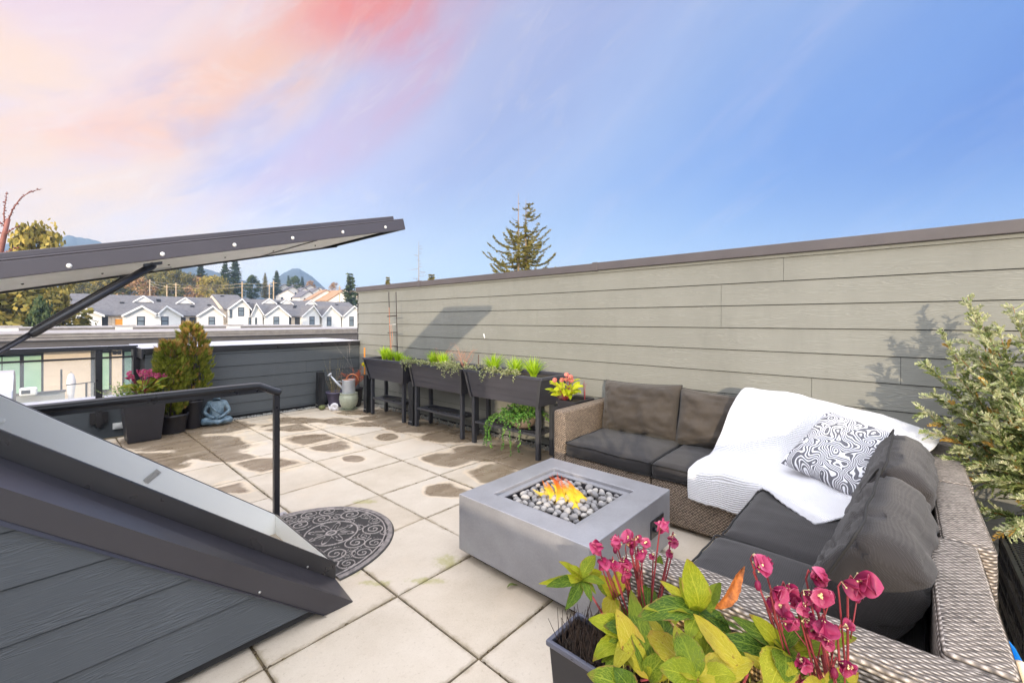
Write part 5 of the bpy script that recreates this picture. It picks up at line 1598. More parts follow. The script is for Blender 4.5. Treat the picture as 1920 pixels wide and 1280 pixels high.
ivym = leafmat('ivy_leaves', [(0.02, 0.07, 0.012), (0.07, 0.20, 0.03), (0.22, 0.38, 0.07)], .4, .2, 8)
twigm = mat('dry_twig', lin(190, 132, 104), .8, 0, .25, 30)
twigr = mat('red_twig', lin(140, 70, 42), .8, 0, .3, 30)
twigd = mat('dark_twig', lin(86, 66, 56), .8, 0, .3, 30)
def tbox(mb, X0, X1, Y0_, Y1_, x0, x1, y0, y1, zt, zb):
    """tapered tub: capitals at the top, small at the bottom"""
    vs = [(x0, y0, zb), (x1, y0, zb), (x1, y1, zb), (x0, y1, zb), (X0, Y0_, zt), (X1, Y0_, zt), (X1, Y1_, zt), (X0, Y1_, zt)]
    mb.add(vs, [(3, 2, 1, 0), (0, 1, 5, 4), (1, 2, 6, 5), (2, 3, 7, 6), (3, 0, 4, 7)])
def planter(yt0, yt1, yl0, yl1, label, dz=0.0):
    cx, cy = 3.5, (yt0+yt1)/2
    t = thing('raised_planter', label, 'planter', (cx, cy, 0), 'raised planters along the wall')
    zt, zb = .835+dz, .545+dz
    X0, X1 = 3.265, 3.725; x0, x1 = 3.355, 3.655
    mb = MB()
    n = 4
    for k in range(n):           # plank courses with fine grooves
        a, b = k/n, (k+1)/n
        f = lambda q, lo, hi: lo + (hi-lo)*q
        g = .006
        za, zb_ = zb + (zt-zb)*a + g, zb + (zt-zb)*b - g*0
        tbox(mb, f(b, x0, X0), f(b, x1, X1), f(b, yl0-.03, yt0), f(b, yl1+.03, yt1), f(a, x0, X0)+.001, f(a, x1, X1)-.001, f(a, yl0-.03, yt0)+.001, f(a, yl1+.03, yt1)-.001, zb_, za)
    tbox(mb, X0+.004, X1-.004, yt0+.004, yt1-.004, x0+.006, x1-.006, yl0-.024, yl1+.024, zt, zb-.001)
    mb.build('tub', plas, t)
    mb = MB(); ring_solid(mb, X0-.014, X1+.014, yt0-.014, yt1+.014, X0+.022, X1-.022, yt0+.022, yt1-.022, zt-.004, zt+.026); mb.build('rim', plas, t, bevel=.004)
    mb = MB(); mb.box(X0+.02, X1-.02, yt0+.02, yt1-.02, zt-.03, zt-.012); mb.build('soil', soil, t)
    for x in (3.392, 3.622):
        for y in (yl0, yl1):
            mb = MB(); mb.box(x-.022, x+.022, y-.022, y+.022, 0.004, zb+.02); mb.build('leg', plas2, t, bevel=.003)
    # corner posts on the front face of the tub
    for (yb_, yt_) in ((yl0-.03, yt0), (yl1+.03, yt1)):
        s = 1 if yb_ < cy else -1
        mb = MB(); mb.bar((x0-.004, yb_+s*.014, zb-.008), (X0-.004, yt_+s*.014, zt), .034, .012, (1, 0, .3)); mb.build('corner_trim', plas2, t)
    
    mb = MB(); mb.box(3.375, 3.64, yl0+.025, yl1-.025, .235, .262); mb.build('shelf', plas2, t, bevel=.003)
    mb = MB(); mb.lathe((3.5, cy, .262), [(0.98, .001), (1.0, .012), (.96, .014), (.93, .004), (0, .004)], 36, sx=.118, sy=(yl1-yl0)/2-.06); mb.build('drip_tray', M['black_metal'], t)
    return t
p1 = planter(4.92, 5.97, 5.10, 5.93, 'farthest raised planter, with trellis and bright grass')
p2 = planter(3.75, 4.80, 3.88, 4.80, 'middle raised planter, trailing plants over its rim')
p3 = planter(2.58, 3.70, 2.72, 3.67, 'nearest raised planter, with an ivy pot on its shelf')
def post(x, y, h_, label):
    t = thing('garden_post', label, 'post', (x, y, 0), 'black timber posts')
    mb = MB(); n = 14; vs = []; fs = []
    for k in range(n+1):
        z = h_*k/n
        for (i, j) in ((-1, -1), (0, -1), (1, -1), (1, 0), (1, 1), (0, 1), (-1, 1), (-1, 0)):
            q = noise.noise(Vector((x*9+i, y*9+j, z*9)))*.009
            vs.append((x+i*(.05+q)*(.9 if j == 0 and i else 1), y+j*(.05+q)*(.9 if i == 0 and j else 1), z))
    for k in range(n):
        for i in range(8):
            i2 = (i+1) % 8; fs.append((k*8+i, k*8+i2, (k+1)*8+i2, (k+1)*8+i))
    fs.append(tuple(range(n*8, n*8+8))); mb.add(vs, fs); mb.build('shaft', char, t)
    for q in (-.02, .01, .035):
        mb = MB(); mb.sph((x-.055, y+q, .055), .006, 6, 4); mb.build('nail_head', tips, t)
post(3.41, 4.895, .587, 'black rough timber post between the far and middle planters')
post(3.41, 6.10, .58, 'black rough timber post left of the farthest planter')
post(3.06, 6.98, .575, 'black rough timber post by the back wall left of the purple pot')
post(3.36, 2.43, .60, 'black rough timber post between the nearest planter and the sofa arm')

def tuft(x, y, z, h_, spread, n, seed, label, m=grassm, wid=.0035, name='grass_tuft', group='bright grass tufts in the planters'):
    rnd = random.Random(seed); mb = MB(); b = Vector((x, y, z))
    for k in range(n):
        az = rnd.random()*2*PI; L = h_*rnd.uniform(.6, 1.1); lean = spread*rnd.random()**.7
        d_ = Vector((math.cos(az), math.sin(az), 0)); s = Vector((-d_.y, d_.x, 0)).lerp(Vector((rnd.gauss(0, 1), rnd.gauss(0, 1), 0)), .3).normalized()
        p0 = b + d_*rnd.uniform(0, .03)
        pts = []
        for i in range(5):
            t = i/4
            pts.append(p0 + d_*lean*t**1.6 + Vector((0, 0, L*(t - .22*lean/ max(spread, .01)*t**2.5))))
        w_ = [wid, wid*1.2, wid, wid*.7, wid*.1]
        vs = []
        for i, p in enumerate(pts): vs += [p - s*w_[i], p + s*w_[i]]
        mb.add(vs, [(2*i, 2*i+1, 2*i+3, 2*i+2) for i in range(4)], 0, True)
    o = mb.build(name, m, base=(x, y, z)); tag(o, label, 'grass', group)
sz = .822
for i, (x, y, h_, n, lab) in enumerate([(3.50, 5.78, .20, 130, 'broad bright green grass tuft at the foot of the trellis'), (3.45, 5.55, .17, 90, 'bright grass tuft right of the trellis in the far planter'),
        (3.42, 5.30, .16, 90, 'bright grass tuft in the middle of the far planter'), (3.42, 5.10, .12, 60, 'low yellow green tuft at the right end of the far planter'),
        (3.48, 4.55, .20, 110, 'pale green grass tuft at the left end of the middle planter'), (3.44, 4.30, .19, 110, 'bright grass tuft left of the pink twigs in the middle planter'), (3.36, 4.17, .12, 50, 'short grass tuft on the rim of the middle planter'),
        (3.46, 3.42, .22, 120, 'upright grass tuft at the left of the nearest planter'), (3.46, 3.10, .19, 110, 'bright grass tuft in the middle of the nearest planter'), (3.44, 2.82, .21, 120, 'spreading grass tuft at the right of the nearest planter')]):
    tuft(x, y, sz, h_*1.1, .12 + .05*(i > 6), int(n*1.5), i+30, lab, wid=.0032)
def trailing(x, y, z, n, L, seed, label, m=trail, group='trailing plants over the planter rims', out=(-1, 0), rise=.05, leaf=.011, name='trailing_plant'):
    rnd = random.Random(seed); mb = MB(); ms = MB(); b = Vector((x, y, z))
    for k in range(n):
        p = b + Vector((rnd.uniform(-.03, .03), rnd.uniform(-.10, .10), 0)); l = L*rnd.uniform(.35, 1.1)
        dv = Vector((out[0], out[1] + rnd.uniform(-.8, .8), 0)).normalized()
        pts = [p]; v = dv*.5 + Vector((0, 0, .9)); step = .016
        for i in range(int(l/step)):
            v = v + Vector((0, 0, -.20)) + Vector((rnd.gauss(0, .12), rnd.gauss(0, .12), rnd.gauss(0, .08)))
            if len(pts)*step > .10: v = Vector((v.x*.86, v.y*.86, v.z))
            v.normalize(); q = pts[-1] + v*step
            if q.x > X_RIM and q.z < z+.012 and m is trail: q.z = z+.012
            pts.append(q)
        if len(pts) < 3: continue
        ms.tube(pts, .0012, 3, cap=False)
        for q in pts[1:]:
            for e in range(3):
                d_ = Vector((rnd.gauss(0, 1), rnd.gauss(0, 1), rnd.gauss(0, .7))).normalized()
                s = d_.cross(Vector((rnd.gauss(0, 1), rnd.gauss(0, 1), rnd.gauss(0, 1)))).normalized()
                a = leaf*rnd.uniform(.6, 1.3); c = q + d_*a
                mb.add([q, c + s*a*.45, q + d_*a*2, c - s*a*.45], [(0, 1, 2, 3)])
    t = thing(name, label, 'plant', (x, y, z), group)
    mb.build('leaves', m, t); ms.build('stems', twigd, t)
    return t
X_RIM = 3.245
for i, (y, n, L, lab) in enumerate([(4.74, 22, .20, 'grey green trailing plant over the left corner of the middle planter'), (4.45, 16, .14, 'trailing plant hanging below the pale tuft of the middle planter'),
       (4.12, 24, .16, 'dense trailing plant in the middle of the middle planter'), (3.90, 24, .20, 'trailing plant under the pink twigs of the middle planter'), (3.80, 14, .22, 'trailing plant at the right corner of the middle planter'),
       (3.60, 12, .10, 'small trailing plant at the left corner of the nearest planter'), (3.28, 18, .24, 'trailing plant hanging between the left two tufts of the nearest planter'), (2.98, 16, .25, 'trailing plant hanging between the right two tufts of the nearest planter')]):
    trailing(3.29, y, .855, n, L, 50+i, lab)
def twigs(x, y, z, h_, spread, n, seed, label, m, name='dry_shrub', group=None, gen=3, r=.003, buds=None):
    rnd = random.Random(seed); mb = MB(); b = Vector((x, y, z)); mc = MB()
    def grow(p, v, L, rr, g):
        pts = [p]; k = 5
        for i in range(k):
            v = (v + Vector((rnd.gauss(0, .16), rnd.gauss(0, .16), rnd.gauss(0, .1)))).normalized(); pts.append(pts[-1] + v*L/k)
        mb.tube(pts, [rr*(1-.6*i/k) for i in range(k+1)], 4, cap=False)
        if buds:
            for q in pts[1:]:
                if rnd.random() < .7: mc.sph(q, rr*2.4+.001, 5, 4)
        if g:
            for i in range(3 if g > 1 else 4):
                q = pts[rnd.randint(1, k)]
                grow(q, (v + Vector((rnd.gauss(0, .7), rnd.gauss(0, .7), rnd.gauss(.1, .4)))).normalized(), L*rnd.uniform(.35, .6), rr*.6, g-1)
    for k in range(n):
        az = rnd.random()*2*PI; s = spread*rnd.random()
        grow(b, Vector((math.cos(az)*s, math.sin(az)*s, 1)).normalized(), h_*rnd.uniform(.5, .8), r, gen-1)
    t = thing(name, label, 'plant', (x, y, z), group)
    mb.build('twigs', m, t)
    if buds: mc.build('buds', buds, t)
    return t
twigs(3.55, 4.50, sz, .30, .7, 12, 3, 'pinkish leafless shrub behind the pale tuft of the middle planter', twigm, r=.0017)
twigs(3.50, 3.97, sz, .34, .8, 15, 5, 'pinkish orange leafless shrub at the right of the middle planter', twigm, r=.0017)
for i, (x, y, z0, z1, lab) in enumerate([(3.58, 4.30, .8, .98, 'short dark stake beside the pink shrub at the left'), (3.58, 3.80, .8, 1.0, 'short dark stake right of the larger pink shrub')]):
    mb = MB(); mb.tube([(x, y, z0), (x, y, z1)], .006, 6); o = mb.build('plant_stake', twigd, base=(x, y, z0)); tag(o, lab, 'stake')
# trellis with its climber
t = thing('trellis', 'narrow dark ladder trellis with a dry climber in the far planter', 'trellis', (3.6, 6.0, .8))
tdk = mat('trellis_metal', (0.03, 0.02, 0.018), .6)
ya, yb = 5.86, 5.68
mb = MB(); a0, a1 = Vector((3.66, ya, .80)), Vector((3.66, ya+.06, 1.86)); b0, b1 = Vector((3.66, yb, .80)), Vector((3.66, yb+.04, 1.85))
mb.tube([a0, a0.lerp(a1, .5)+Vector((0, .006, 0)), a1], .0065, 6); mb.build('upright', tdk, t)
mb = MB(); mb.tube([b0, b0.lerp(b1, .5)+Vector((0, -.004, 0)), b1], .0065, 6); mb.build('upright', tdk, t)
for f_ in (.20, .40, .64):
    mb = MB(); mb.tube([a0.lerp(a1, f_)+Vector((-.006, .05, 0)), b0.lerp(b1, f_+.015)+Vector((-.006, -.02, 0))], .009, 6); mb.build('rung', tdk, t)
mb = MB(); mb.tube([(3.64, 5.84, .82), (3.645, 5.85, 1.1), (3.65, 5.88, 1.4), (3.652, 5.90, 1.62)], [.007, .006, .005, .003], 6)
mb.tube([(3.64, 5.80, .82), (3.64, 5.81, 1.0), (3.645, 5.79, 1.2), (3.65, 5.83, 1.35)], [.005, .004, .003, .002], 5); mb.build('climber_stem', twigm, t)
mb = MB(); mb.tube([a0.lerp(a1, .52)+Vector((-.012, 0, 0)), b0.lerp(b1, .53)+Vector((-.012, 0, 0))], .004, 5); mb.build('tie', M['white'], t)

# ivy in a low bowl on the shelf of the nearest planter
t = thing('potted_ivy', 'trailing green ivy in a round grey bowl on the planter shelf', 'potted plant', (3.50, 3.02, .27))
mb = MB(); mb.lathe((3.50, 3.02, .268), [(.0, 0), (.08, 0), (.13, .04), (.145, .09), (.142, .125), (.132, .125), (.130, .10), (0, .10)], 26); mb.build('bowl', mat('bowl_glaze', lin(126, 112, 100), .5, 0, .2, 20), t)
rnd = random.Random(8); mb = MB(); ms = MB()
def heartleaf(mb, q, d_, s, a):
    n_ = d_.cross(s)
    mb.add([q, q+d_*a*.3+s*a*.62, q+d_*a*.95+s*a*.38, q+d_*a*1.5, q+d_*a*.95-s*a*.38, q+d_*a*.3-s*a*.62], [(0, 1, 2, 3), (0, 3, 4, 5)])
def ivy_vine(p, v, L, grav, hang):
    pts = [p]; step = .014
    for i in range(int(L/step)):
        v = v + Vector((0, 0, -grav)) + Vector((rnd.gauss(0, .13), rnd.gauss(0, .13), rnd.gauss(0, .08)))
        if hang and i > 12: v = Vector((v.x*.85, v.y*.85, v.z))
        v.normalize(); pts.append(pts[-1] + v*step)
    ms.tube(pts, .0013, 3, cap=False)
    for q in pts[2:]:
        for e in range(2):
            d_ = Vector((rnd.gauss(-.3, .8), rnd.gauss(0, .9), rnd.gauss(-.1, .7))).normalized(); s = d_.cross(Vector((rnd.gauss(-1, .5), rnd.gauss(0, .5), rnd.gauss(.6, .4)))).normalized()
            heartleaf(mb, q, d_, s, rnd.uniform(.008, .017))
for k in range(120):
    az = rnd.random()*2*PI; ivy_vine(Vector((3.50+.08*math.cos(az), 3.02+.09*math.sin(az), .37)), Vector((math.cos(az)*.8 - .25, math.sin(az)*.9, rnd.uniform(.8, 1.4))), rnd.uniform(.10, .27), .085, True)
for k in range(6): ivy_vine(Vector((3.38, 3.22+rnd.uniform(-.03, .03), .40)), Vector((-.8, .5, .2)), rnd.uniform(.35, .52), .10, True)
for k in range(3): ivy_vine(Vector((3.37, 2.93+rnd.uniform(-.02, .02), .40)), Vector((-1, -.1, .2)), rnd.uniform(.42, .50), .10, True)
mb.build('ivy_leaves', ivym, t); ms.build('ivy_stems', twigd, t)

# ------------------------------------------------------------------ generic pots
def round_pot(name, label, x, y, r_top, r_bot, h_, m, rim=.012, cat='pot', z0=0.003, group=None):
    t = thing(name, label, cat, (x, y, z0), group)
    mb = MB(); mb.lathe((x, y, z0), [(0, 0), (r_bot, 0), (r_bot+.003, .01), (r_top, h_-.025), (r_top+rim, h_-.022), (r_top+rim, h_), (r_top-.006, h_), (r_top-.010, h_-.03), (0, h_-.03)], 28)
    mb.build('pot', m, t)
    mb = MB(); mb.lathe((x, y, z0), [(0, h_-.022), (r_top-.008, h_-.024)], 20); mb.build('soil', soil, t)
    return t
purple = mat('purple_plastic', lin(96, 90, 112), .45, 0, .06, 6)
blackp = mat('black_plastic', lin(40, 39, 44), .42, 0, .12, 6)
t = round_pot('potted_plant', 'purple grey plastic pot with wispy dry stems by the back wall', 3.27, 6.90, .135, .095, .245, purple, cat='potted plant')
rnd = random.Random(31); mb = MB(); ml = MB()
for k in range(34):
    az = rnd.random()*2*PI; v = Vector((math.cos(az)*.35*rnd.random(), math.sin(az)*.35*rnd.random(), 1)); p = Vector((3.27+math.cos(az)*.06, 6.90+math.sin(az)*.06, .22)); L = rnd.choice((.14, .2, .26, .3, .45, .62))
    pts = [p]
    for i in range(8):
        v = (v + Vector((rnd.gauss(0, .12), rnd.gauss(0, .12), 0))).normalized(); pts.append(pts[-1]+v*L/8)
    mb.tube(pts, [.0022*(1-i/10) for i in range(9)], 4, cap=False)
    for q in pts[2:]:
        if rnd.random() < .75:
            d_ = Vector((rnd.gauss(0, 1), rnd.gauss(0, 1), rnd.gauss(.3, .6))).normalized(); s = d_.cross(Vector((0, 0, 1))).normalized(); heartleaf(ml, q, d_, s, rnd.uniform(.006, .014))
mb.build('stems', mat('straw_stem', lin(150, 132, 98), .8), t); ml.build('leaves', leafmat('sparse_leaves', [(0.10, .14, .05), (.25, .28, .12), (.5, .48, .28)], .6, .2), t)
# celadon jar
cel = mat('celadon_glaze', lin(170, 174, 154), .28, 0, .09, 14, coat=.3)
gx, gy = 3.31, 6.52
t = thing('ceramic_pot', 'round bellied pale green glazed pot on a saucer under the watering can', 'pot', (gx, gy, 0))
mb = MB(); mb.lathe((gx, gy, .014), [(0, 0), (.075, 0), (.105, .03), (.135, .09), (.146, .15), (.140, .21), (.128, .232), (.136, .240), (.136, .250), (.122, .250), (.116, .235), (0, .225)], 34); mb.build('jar', cel, t)
mb = MB(); mb.lathe((gx, gy, .002), [(0, 0), (.12, 0), (.14, .018), (.134, .018), (.115, .008), (0, .008)], 30); mb.build('saucer', cel, t)
# watering can
gal = mat('galvanised', lin(196, 200, 206), .38, .35, .08, 8); cop = mat('copper', lin(196, 128, 88), .4, .5, .1, 8)
wc = thing('watering_can', 'galvanised watering can with copper hoop handle standing on the green pot', 'watering can', (gx, gy, .262))
wz = .262
mb = MB(); mb.lathe((gx, gy, wz), [(0, 0), (.098, 0), (.100, .006), (.096, .20), (.100, .208), (.094, .212), (.088, .205), (0, .200)], 30); mb.build('body', gal, wc)
mb = MB(); mb.lathe((gx, gy, wz+.202), [(.0, .004), (.05, .006), (.092, .006)], 24); mb.box(gx-.06, gx+.02, gy-.08, gy+.09, wz+.207, wz+.214); mb.build('lid', cop, wc)
sd_ = Vector((-.74, .62, 0)).normalized()    # spout points to picture left
s0 = Vector((gx, gy, wz+.055)) + sd_*.09; s1 = Vector((gx, gy, wz+.27)) + sd_*.27
mb = MB(); mb.tube([s0 - sd_*.02, s0.lerp(s1, .5), s1], [.024, .016, .011], 12); sp = mb.build('spout', gal, wc)
mb = MB(); dv = (s1-s0).normalized(); mb.tube([s1, s1+dv*.028, s1+dv*.040, s1+dv*.044], [.012, .036, .037, .030], 16); mb.build('rose', gal, sp)
mb = MB(); mb.tube([Vector((gx, gy, wz+.17)) + sd_*.095, Vector((gx, gy, wz+.185)) + sd_*.13, s0.lerp(s1, .62)], .005, 6); mb.build('brace', gal, wc)
pts = []
for k in range(17):
    a = R(165 - k*13.5)
    pts.append(Vector((gx, gy, wz+.155)) - sd_*(.055) + sd_*math.cos(a)*-(-.105) + Vector((0, 0, .145*math.sin(a))))
mb = MB(); mb.tube(pts, .0075, 8); mb.build('handle', cop, wc)
# snail and mossy stone
sn = mat('white_ceramic', lin(228, 224, 226), .5, 0, .1, 40, bmp=.4, bs=120)
sx_, sy_ = 3.12, 6.62
t = thing('snail_ornament', 'small white ceramic snail in front of the purple pot', 'ornament', (sx_, sy_, 0))
mb = MB(); pts = []
for k in range(40):
    a = k*.42; rr = .006 + .0011*k
    pts.append(Vector((sx_, sy_, .052)) + sd_*(-.008) + Vector((0, 0, 1))*rr*math.sin(a) + (-sd_)*rr*math.cos(a))
mb.tube(pts, [.006+.0005*k for k in range(40)], 8); mb.build('shell', sn, t)
mb = MB(); mb.tube([Vector((sx_, sy_, .010)) - sd_*.07, Vector((sx_, sy_, .014)), Vector((sx_, sy_, .016)) + sd_*.055, Vector((sx_, sy_, .045)) + sd_*.075, Vector((sx_, sy_, .068)) + sd_*.08], [.006, .018, .017, .013, .010], 10)
for s in (-1, 1): mb.tube([Vector((sx_, sy_, .065)) + sd_*.08, Vector((sx_, sy_, .095)) + sd_*.095 + Vector((.01*s, .012*s, 0))], .003, 5)
mb.build('foot', sn, t)
mb = MB(); mb.sph((3.01, 6.80, .038), .05, 12, 8, sc=(1.1, .9, .75)); mb.v = [tuple(Vector(p) + Vector((0, 0, noise.noise(Vector(p)*30)*.008))) for p in mb.v]
o = mb.build('mossy_stone', mat('moss_stone', lin(104, 108, 66), .8, 0, .4, 30), base=(3.01, 6.80, 0)); tag(o, 'rounded green mossy stone left of the white snail', 'stone')
# reddish shrub in a black pot behind the watering can
t = round_pot('pot', 'black pot behind the watering can', 3.50, 6.72, .14, .11, .30, blackp)
t = twigs(3.50, 6.72, .28, .40, .8, 16, 9, 'rust red twiggy shrub in a black pot behind the watering can', twigr, r=.0028, buds=mat('rust_bud', lin(178, 84, 44), .8, 0, .3, 30))
t = twigs(3.62, 6.85, .28, .9, .25, 3, 10, 'tall thin grey stems rising in the corner where the walls meet', mat('grey_stem', lin(150, 140, 134), .8), r=.0025, gen=3)
t = thing('garden_pick', 'orange stick with a yellow flower ornament by the far planter', 'ornament', (3.50, 6.33, .3))
mb = MB(); mb.tube([(3.50, 6.36, .3), (3.50, 6.37, .98)], .012, 6); mb.build('stick', mat('orange_wood', lin(206, 130, 40), .6, 0, .2, 30), t)
mb = MB(); rnd = random.Random(3)
for k in range(36):
    d_ = Vector((rnd.gauss(-.3, 1), rnd.gauss(0, 1), rnd.gauss(0, 1))).normalized(); s = d_.cross(Vector((rnd.gauss(0, 1), rnd.gauss(0, 1), 1))).normalized()
    heartleaf(mb, Vector((3.44, 6.24, .74)), d_, s, .042)
mb.build('flower_head', leafmat('yellow_petal', [(.45, .40, .01), (.7, .6, .02), (.85, .75, .05)], .5, .2), t)

# ------------------------------------------------------------------ shrubs and pots on the left
thuja = leafmat('thuja_spray', [(0.06, 0.09, 0.012), (0.16, 0.19, 0.022), (0.30, 0.28, 0.04)], .65, .2, 5)
thujat = leafmat('thuja_tip', [(0.22, 0.14, 0.03), (0.40, 0.24, 0.06), (0.5, 0.34, 0.12)], .65, .2, 5)
def columnar(name, label, x, y, z0, z1, rad, seed, n=900, tipf=.72, lean=(0, 0)):
    rnd = random.Random(seed); mb = MB(); mt = MB(); ms = MB()
    H_ = z1-z0
    for st_ in range(7):
        az = rnd.random()*6.28; r0 = rad*.35*rnd.random()
        top = Vector((x+math.cos(az)*rad*.5*rnd.random()+lean[0], y+math.sin(az)*rad*.5*rnd.random()+lean[1], z0+H_*rnd.uniform(.75, .98)))
        ms.tube([(x+math.cos(az)*r0*.3, y+math.sin(az)*r0*.3, z0-.03), (x+math.cos(az)*r0, y+math.sin(az)*r0, z0+H_*.4), top], [.007, .005, .002], 4)
    for k in range(n):
        t = rnd.random()**.9
        prof = (math.sin(PI*min(1, .16+.80*t)))**.6
        az = rnd.random()*6.28
        lump = 1 + .30*noise.noise(Vector((math.cos(az)*2+seed, math.sin(az)*2, t*5)))
        r_ = rad*prof*lump*math.sqrt(rnd.uniform(.12, 1))
        c = Vector((x+r_*math.cos(az)+lean[0]*t, y+r_*math.sin(az)+lean[1]*t, z0 + H_*t*.93))
        out = Vector((math.cos(az)*.7, math.sin(az)*.7, 1.15 + rnd.gauss(0, .25))).normalized()
        side = out.cross(Vector((rnd.gauss(0, 1), rnd.gauss(0, 1), rnd.gauss(0, .4)))).normalized()
        L = rnd.uniform(.045, .095)
        tgt = mt if (t > tipf and rnd.random() < .65) or rnd.random() < .05 else mb
        for j in range(7):      # flat fan of scale leaves
            u = (j-3)/3; b_ = c + out*L*.3*(1-abs(u))
            d_ = (out + side*u*.9).normalized(); e = d_*L*(.55+.3*(1-abs(u)))
            s = side.cross(d_).cross(d_).normalized()*.0055
            tgt.add([b_-s*.5, b_+e*.5-s, b_+e, b_+e*.5+s, b_+s*.5], [(0, 1, 2, 3, 4)])
    t_ = thing(name, label, 'shrub', (x, y, z0))
    mb.build('foliage', thuja, t_); mt.build('tips', thujat, t_); ms.build('stems', bark, t_)
round_pot('pot', 'black round pot holding the nearer conifer shrub', 1.13, 6.84, .165, .125, .23, blackp, rim=.006)
columnar('conifer_shrub', 'yellow green conifer shrub in the black round pot', 1.11, 6.84, .23, 1.20, .20, 3, 1050, .86)
round_pot('pot', 'black tapered pot behind the nearer shrub holding the taller shrub', 1.36, 7.00-.06, .12, .09, .36, blackp, rim=.006)
columnar('conifer_shrub', 'taller conifer shrub with orange tips behind the nearer one', 1.37, 6.93, .36, 1.42, .205, 5, 1050, .58, lean=(-.03, 0))
# big tapered square pot
bx0, bx1, by0, by1 = .63, 1.02, 6.50, 6.88
t = thing('tall_pot', 'tall tapered square charcoal pot left of the conifer shrubs', 'pot', (.82, 6.7, 0))
mb = MB(); tbox(mb, bx0, bx1, by0, by1, bx0+.045, bx1-.045, by0+.045, by1-.045, .50, .004); mb.build('pot_body', blackp, t, bevel=.006)
mb = MB(); ring_solid(mb, bx0-.01, bx1+.01, by0-.01, by1+.01, bx0+.025, bx1-.025, by0+.025, by1-.025, .485, .515); mb.build('rim', blackp, t, bevel=.005)
mb = MB(); mb.box(bx0+.02, bx1-.02, by0+.02, by1-.02, .46, .48); mb.build('soil', soil, t)

# ------------------------------------------------------------------ hellebores
hleaf, nt_, b_ = newmat('hellebore_leaf')
u_, v_, _ = sep(nt_, uv_co(nt_))          # u along the leaf 0..1, v across -1..1
isl = island(nt_); av = v_.abs()
vo = nt_.nodes.new('ShaderNodeTexVoronoi'); vo.feature = 'DISTANCE_TO_EDGE'; vo.inputs['Scale'].default_value = 1.0
vc = comb(nt_, u_*9.0 - av*3.4 + (texn(nt_, uv_co(nt_), 6, 3)-.5)*1.6, v_*4.4, isl*9.0); nt_.links.new(vc.s, vo.inputs['Vector'])
net = N(nt_, vo.outputs['Distance']).sm(0.0, 0.085, 1, 0)
side_ = ((u_*7.0 - av*2.4).frac() - .5).abs().sm(0.0, 0.10, 1, 0)
mid = av.sm(0.0, 0.07, 1, 0)
vein = (net*.75).max(side_*.6).max(mid)
lf = texn(nt_, pos_co(nt_), 14, 4)
base_ = ramp(nt_, isl*.75 + lf*.35, [(.12, lin(36, 66, 22)), (.32, lin(72, 100, 24)), (.58, lin(132, 144, 28)), (.82, lin(170, 160, 44)), (.98, lin(172, 138, 62))])
vc_ = ramp(nt_, isl, [(.0, lin(160, 190, 70)), (.6, lin(214, 208, 70)), (1, lin(214, 200, 120))])
col = mixc(nt_, vein*.42, base_, vc_)
col = mixc(nt_, lf.sm(.5, .72)*.35, col, lin(96, 116, 34))
ed = av.max(u_).sm(.8, 1.0)*texn(nt_, pos_co(nt_), 30, 3).sm(.45, .65)
col = mixc(nt_, ed*.6, col, lin(150, 92, 70))
sp_ = texn(nt_, pos_co(nt_), 120, 2).sm(.66, .72)*isl.sm(.4, .8)
col = mixc(nt_, sp_*.6, col, lin(110, 62, 40))
nt_.links.new(col.s, b_.inputs['Base Color']); b_.inputs['Roughness'].default_value = .5; b_.inputs['Specular IOR Level'].default_value = .22
tl = nt_.nodes.new('ShaderNodeBsdfTranslucent'); mxs = nt_.nodes.new('ShaderNodeMixShader'); mxs.inputs[0].default_value = .35
nt_.links.new(col.s, tl.inputs[0]); nt_.links.new(b_.outputs[0], mxs.inputs[1]); nt_.links.new(tl.outputs[0], mxs.inputs[2]); nt_.links.new(mxs.outputs[0], nt_.nodes['Material Output'].inputs[0])
bump(nt_, b_, vein*(-.6) + lf, .5, .003)
dryleaf = mat('dry_leaf', lin(104, 52, 20), .7, 0, .3, 90, bmp=.5, c2=lin(190, 112, 44))
petal, nt_, b_ = newmat('hellebore_petal')
u_, v_, _ = sep(nt_, uv_co(nt_)); isl = island(nt_)
c1_ = ramp(nt_, u_*.7 + isl*.4, [(.1, lin(132, 34, 76)), (.45, lin(178, 52, 104)), (.8, lin(206, 96, 138)), (1, lin(228, 158, 180))])
rad_ = ((v_*16).sin()*.5+.5)
nt_.links.new(mixc(nt_, rad_*.18, c1_, lin(140, 20, 70)).s, b_.inputs['Base Color']); b_.inputs['Roughness'].default_value = .5
tl = nt_.nodes.new('ShaderNodeBsdfTranslucent'); mxs = nt_.nodes.new('ShaderNodeMixShader'); mxs.inputs[0].default_value = .42
nt_.links.new(c1_.s, tl.inputs[0]); nt_.links.new(b_.outputs[0], mxs.inputs[1]); nt_.links.new(tl.outputs[0], mxs.inputs[2]); nt_.links.new(mxs.outputs[0], nt_.nodes['Material Output'].inputs[0])
petal2 = leafmat('petal_coral', [lin(176, 84, 84), lin(216, 130, 120), lin(236, 178, 168)], .5, .3, 20)
stemr = mat('hellebore_stem', lin(146, 58, 66), .5, 0, .3, 30); stemg = mat('green_stem', lin(150, 150, 60), .5, 0, .2, 30)
